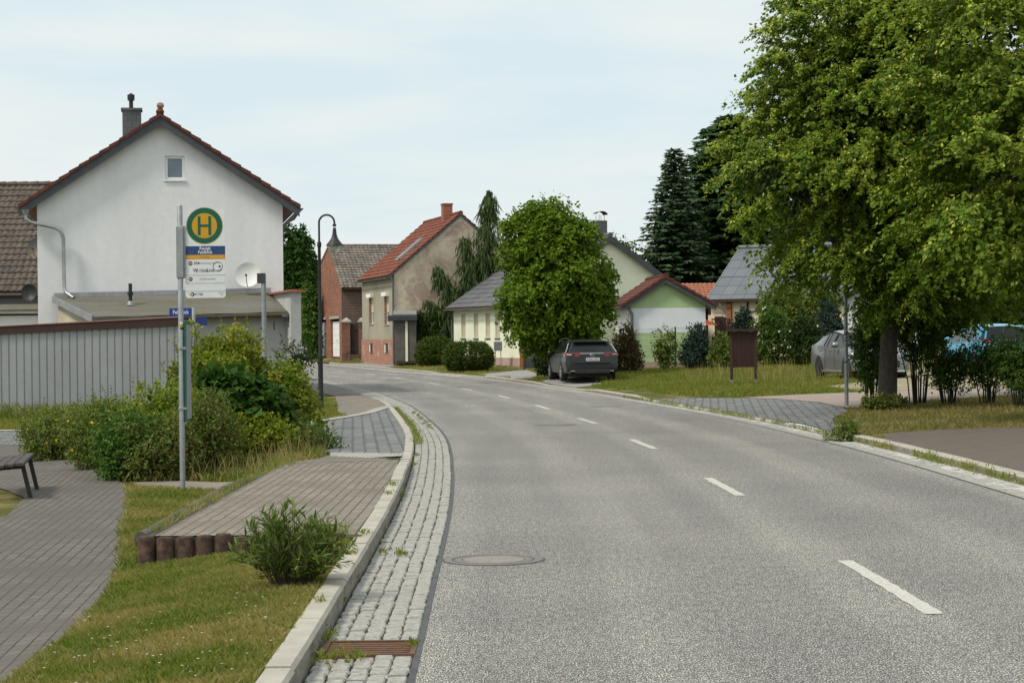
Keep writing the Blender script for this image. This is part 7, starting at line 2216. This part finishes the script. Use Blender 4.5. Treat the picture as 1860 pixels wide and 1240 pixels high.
def add_box(root, nm, c, d, m, rz=0, bev=.01): return MB().box(c, d, rz, bev).build(nm, m, root)
def plate_geo(root, x, z, txt, facing):
    """European plate: blue strip and black letters; facing -1 looks to the rear"""
    p = add_box(root, 'number_plate', (x, 0, z), (.016, .52, .112), flat('plate_white', (.55, .56, .55)))
    f = facing
    mb = MB(); y0 = .26 if f < 0 else -.26; d = -1 if f < 0 else 1
    mb.add([(x + f * .0095, y0, z - .056), (x + f * .0095, y0 + d * .045, z - .056), (x + f * .0095, y0 + d * .045, z + .056), (x + f * .0095, y0, z + .056)], [(0, 1, 2, 3), (3, 2, 1, 0)])
    mb.build('blue_strip', flat('plate_blue', (.01, .05, .30)), p)
    vs, fs = text_geo(txt, .105, False, .72)
    mb = MB(); mb.add([(x + f * .0105, (.0 + d * .02) + d * a, z + b) for a, b in vs], fs); mb.build('plate_lettering', M['ink_dark'], p)
    return p

# dark grey estate seen from behind
g = G(1067, 693.5)
fw_ = np.array([-.118, .993])
cpos = np.array([g[0], g[1]]) + fw_ * 1.40
zc_ = (g[2] + gz1(*(np.array([g[0], g[1]]) + fw_ * 2.8))) / 2
st = [(2.46, .66, .34, .56, .5, .62), (2.36, .80, .30, .66, .5, .73), (2.0, .89, .26, .74, .5, .83), (1.5, .92, .25, .82, .5, .92), (1.08, .925, .25, .88, .5, .985),
      (.35, .93, .25, .93, .64, 1.36), (-.15, .93, .25, .945, .665, 1.43), (-.9, .93, .25, .96, .665, 1.455), (-1.6, .93, .25, .98, .655, 1.43), (-2.13, .92, .26, 1.0, .63, 1.37),
      (-2.36, .91, .30, .985, .5, 1.03), (-2.44, .905, .33, .92, .5, .96), (-2.50, .88, .36, .62, .5, .66), (-2.51, .84, .40, .56, .5, .59)]
M['paint_grey'] = paint('paint_grey', (.010, .0095, .0095), .4, 0.0, .2)
est, R = car('estate_car', 'dark grey estate car parked on the verge, seen from behind', (cpos[0], cpos[1], zc_), math.atan2(fw_[1], fw_[0]), st, (1.45, -1.38), 1.86, .335, M['paint_grey'], (4, 5, 9, 10), M['rim'])
for s in (1, -1):
    # tail lamps wrap round the corners
    mb = MB(); P = []
    mb.add([(-2.452, s * .42, .885), (-2.445, s * .44, .985), (-2.40, s * .80, 1.0), (-2.34, s * .915, .985), (-2.05, s * .935, .955), (-2.12, s * .94, .90), (-2.36, s * .925, .875), (-2.435, s * .80, .865)], [(0, 1, 2, 7), (7, 2, 3, 6), (6, 3, 4, 5)])
    mb.v = [(p[0] - .012, p[1] + s * .008, p[2]) for p in mb.v]
    tl = mb.build('tail_light', M['lamp_red'], est)
    mb = MB(); mb.bar((-2.45, s * .70, .93), (-2.405, s * .86, .945), .012, .03); mb.v = [(p[0] - .02, p[1] + s * .01, p[2]) for p in mb.v]; mb.build('reflector_strip', M['lamp_clear'], tl)
    MB().tube([(.5, s * .70, 1.37), (.3, s * .69, 1.435), (-.8, s * .69, 1.50), (-1.75, s * .68, 1.465), (-2.0, s * .67, 1.41)], .016, 6).build('roof_rail', M['chrome'], est)
    mb = MB(); mb.tube([(-1.7, s * .70, 1.38), (-1.95, s * .74, 1.30), (-2.2, s * .83, 1.10), (-2.28, s * .88, 1.01)], .018, 6); mb.build('pillar_trim', M['chrome'], est)
    mb = MB(); mb.lathe([(.03, -.09), (.075, -.06), (.09, 0), (.075, .07), (.03, .09)], (.82, s * 1.0, .99), 10, 'y'); mb.build('mirror', M['paint_grey'], est, smooth=True)
    add_box(est, 'exhaust_trim', (-2.50, s * .60, .37), (.03, .30, .035), M['zinc'])
    for xx in (.0, -1.05): add_box(est, 'door_handle', (xx - .2, s * .935, .84), (.2, .03, .03), M['paint_grey'])
add_box(est, 'bumper_step', (-2.512, 0, .665), (.06, 1.25, .045), M['plastic'])
add_box(est, 'bumper_skirt', (-2.50, 0, .36), (.08, 1.2, .13), M['plastic'])
add_box(est, 'spoiler', (-2.17, 0, 1.375), (.22, 1.22, .035), M['paint_grey'])
add_box(est, 'wiper', (-2.335, .05, 1.075), (.03, .45, .022), M['plastic'])
MB().tube([(-2.452, -.42, .965), (-2.452, .42, .965)], .012, 6).build('tailgate_trim', M['chrome'], est)
mb = MB(); mb.tube([(-2.462, .065 * math.cos(t), .895 + .065 * math.sin(t)) for t in np.linspace(0, 2 * math.pi, 25)], .009, 6)
mb.bar((-2.463, .095, .905), (-2.463, -.01, .905), .012, .02, (0, 0, 1)); mb.bar((-2.463, .01, .887), (-2.463, -.095, .887), .012, .02, (0, 0, 1)); mb.build('emblem', M['chrome'], est)
plate_geo(est, -2.492, .765, 'WB RZ 2022', -1)
MB().tube([(-1.75, .25, 1.44), (-1.9, .25, 1.53)], .006, 5).build('aerial', M['plastic'], est)

# silver-grey hatchback facing the road
gf = G(1541, 690)
fw_ = np.array([.150, -.9887]); lf = np.array([-fw_[1], fw_[0]])
c0 = np.array([gf[0], gf[1]]) - fw_ * 1.36 + lf * .80
st = [(2.28, .60, .30, .52, .5, .60), (2.20, .76, .25, .66, .5, .73), (1.95, .84, .22, .74, .5, .84), (1.4, .875, .22, .84, .5, .95), (.95, .88, .22, .90, .5, 1.02),
      (.20, .88, .22, .95, .60, 1.41), (-.3, .88, .22, .97, .62, 1.475), (-.8, .88, .22, .99, .615, 1.465), (-1.35, .875, .23, 1.02, .59, 1.39), (-1.75, .87, .25, 1.05, .55, 1.25), (-2.10, .85, .30, 1.02, .5, 1.07), (-2.24, .82, .33, .95, .5, .98), (-2.30, .78, .36, .6, .5, .64)]
M['paint_silver'] = paint('paint_silver', (.20, .20, .21), .28, .4)
sil, R = car('hatchback_car', 'silver-grey hatchback facing the road, half hidden by the linden trunk', (c0[0], c0[1], gf[2]), math.atan2(fw_[1], fw_[0]), st, (1.36, -1.27), 1.76, .325, M['paint_silver'], (4, 5, 8, 10), M['rim_dark'], gasket=False)
for s in (1, -1):
    mb = MB(); mb.add([(2.12, s * .52, .66), (2.16, s * .54, .76), (1.85, s * .80, .86), (1.78, s * .862, .83), (1.95, s * .855, .70), (2.08, s * .72, .655)], [(0, 1, 2, 5), (5, 2, 3, 4)])
    mb.v = [(p[0] + .03, p[1] + s * .012, p[2] + .006) for p in mb.v]; mb.build('headlight', M['lamp_clear'], sil)
    mb = MB(); mb.lathe([(.03, -.10), (.08, -.06), (.095, 0), (.08, .07), (.03, .10)], (.70, s * .98, 1.03), 10, 'y'); mb.build('mirror', M['paint_silver'], sil, smooth=True)
    for xx in (.05, -.95): add_box(sil, 'door_handle', (xx - .15, s * .885, .86), (.18, .03, .03), M['paint_silver'])
    MB().lathe([(.07, -.01), (.07, .02)], (2.22, s * .58, .40), 12, 'x').build('fog_lamp', M['lamp_clear'], sil)
    add_box(sil, 'side_skirt', (.05, s * .86, .235), (1.9, .06, .07), M['paint_silver'])
    mb = MB(); mb.bar((.3 - .02, s * .888, .30), (.28, s * .875, .94), .006, .008); mb.bar((-.62, s * .888, .30), (-.62, s * .872, .96), .006, .008); mb.build('door_seam', M['plastic'], sil)
add_box(sil, 'grille', (2.275, 0, .47), (.05, .9, .2), M['plastic'])
add_box(sil, 'bumper_lip', (2.25, 0, .26), (.1, 1.3, .05), M['chrome'])

# small turquoise hatchback
gr = G(1775, 679)
fw_ = np.array([-.165, .986]); lf = np.array([-fw_[1], fw_[0]])
c0 = np.array([gr[0], gr[1]]) + fw_ * 1.21 - lf * .74
st = [(1.74, .62, .32, .56, .5, .62), (1.68, .74, .25, .70, .5, .78), (1.45, .80, .22, .80, .5, .90), (1.05, .82, .22, .88, .5, 1.0), (.85, .82, .22, .90, .5, 1.03),
      (.15, .82, .22, .93, .60, 1.40), (-.3, .82, .22, .95, .615, 1.475), (-.85, .82, .22, .98, .61, 1.48), (-1.35, .815, .23, 1.0, .595, 1.455), (-1.52, .81, .25, 1.0, .57, 1.40),
      (-1.68, .80, .29, .93, .5, 1.0), (-1.74, .79, .32, .86, .5, .92), (-1.78, .76, .36, .60, .5, .64)]
M['paint_turq'] = paint('paint_turq', (.035, .27, .44), .3, .1, .7)
tq, R = car('small_car', 'small turquoise hatchback parked behind the hedgerow at the right', (c0[0], c0[1], gr[2]), math.atan2(fw_[1], fw_[0]), st, (1.21, -1.21), 1.64, .30, M['paint_turq'], (4, 5, 9, 10), M['rim'], gasket=True)
for s in (1, -1):
    mb = MB(); mb.add([(-1.69, s * .56, .80), (-1.70, s * .60, 1.02), (-1.66, s * .76, 1.03), (-1.68, s * .79, .80)], [(0, 1, 2, 3)]); mb.v = [(p[0] - .05, p[1], p[2]) for p in mb.v]; mb.build('tail_light', M['lamp_red'], tq)
    mb = MB(); mb.lathe([(.03, -.08), (.07, -.05), (.085, 0), (.07, .06), (.03, .08)], (.62, s * .92, 1.02), 10, 'y'); mb.build('mirror', M['paint_turq'], tq, smooth=True)
    mb = MB(); mb.bar((-1.28, s * .72, 1.02), (-1.36, s * .625, 1.40), .32, .05, (0, s, 0)); mb.build('rear_pillar', M['paint_turq'], tq)
    add_box(tq, 'door_handle', (-.2, s * .825, .84), (.18, .03, .03), M['paint_turq'])
add_box(tq, 'tailgate_glass', (-1.735, 0, .90), (.03, 1.1, .18), M['car_glass'])
plate_geo(tq, -1.80, .52, 'WB', -1) if False else None

# white car half hidden behind the party wall
p = np.array([D(534, 640, 122)[0], 122.0])
st2 = [(s_[0], s_[1], s_[2], s_[3], s_[4], s_[5]) for s_ in st]
M['paint_white'] = paint('paint_white', (.55, .55, .54), .35, 0, .5)
wc, R = car('white_car', 'white car mostly hidden behind the party wall, only its rear corner showing', (p[0], p[1] + 1.2, gz1(*p) + .02), rad(96), st2, (1.21, -1.21), 1.64, .30, M['paint_white'], (4, 5, 9, 10), M['rim'], gasket=False)
for s in (1, -1):
    add_box(wc, 'tail_light', (-1.71, s * .70, .92), (.06, .14, .25), M['lamp_red'])
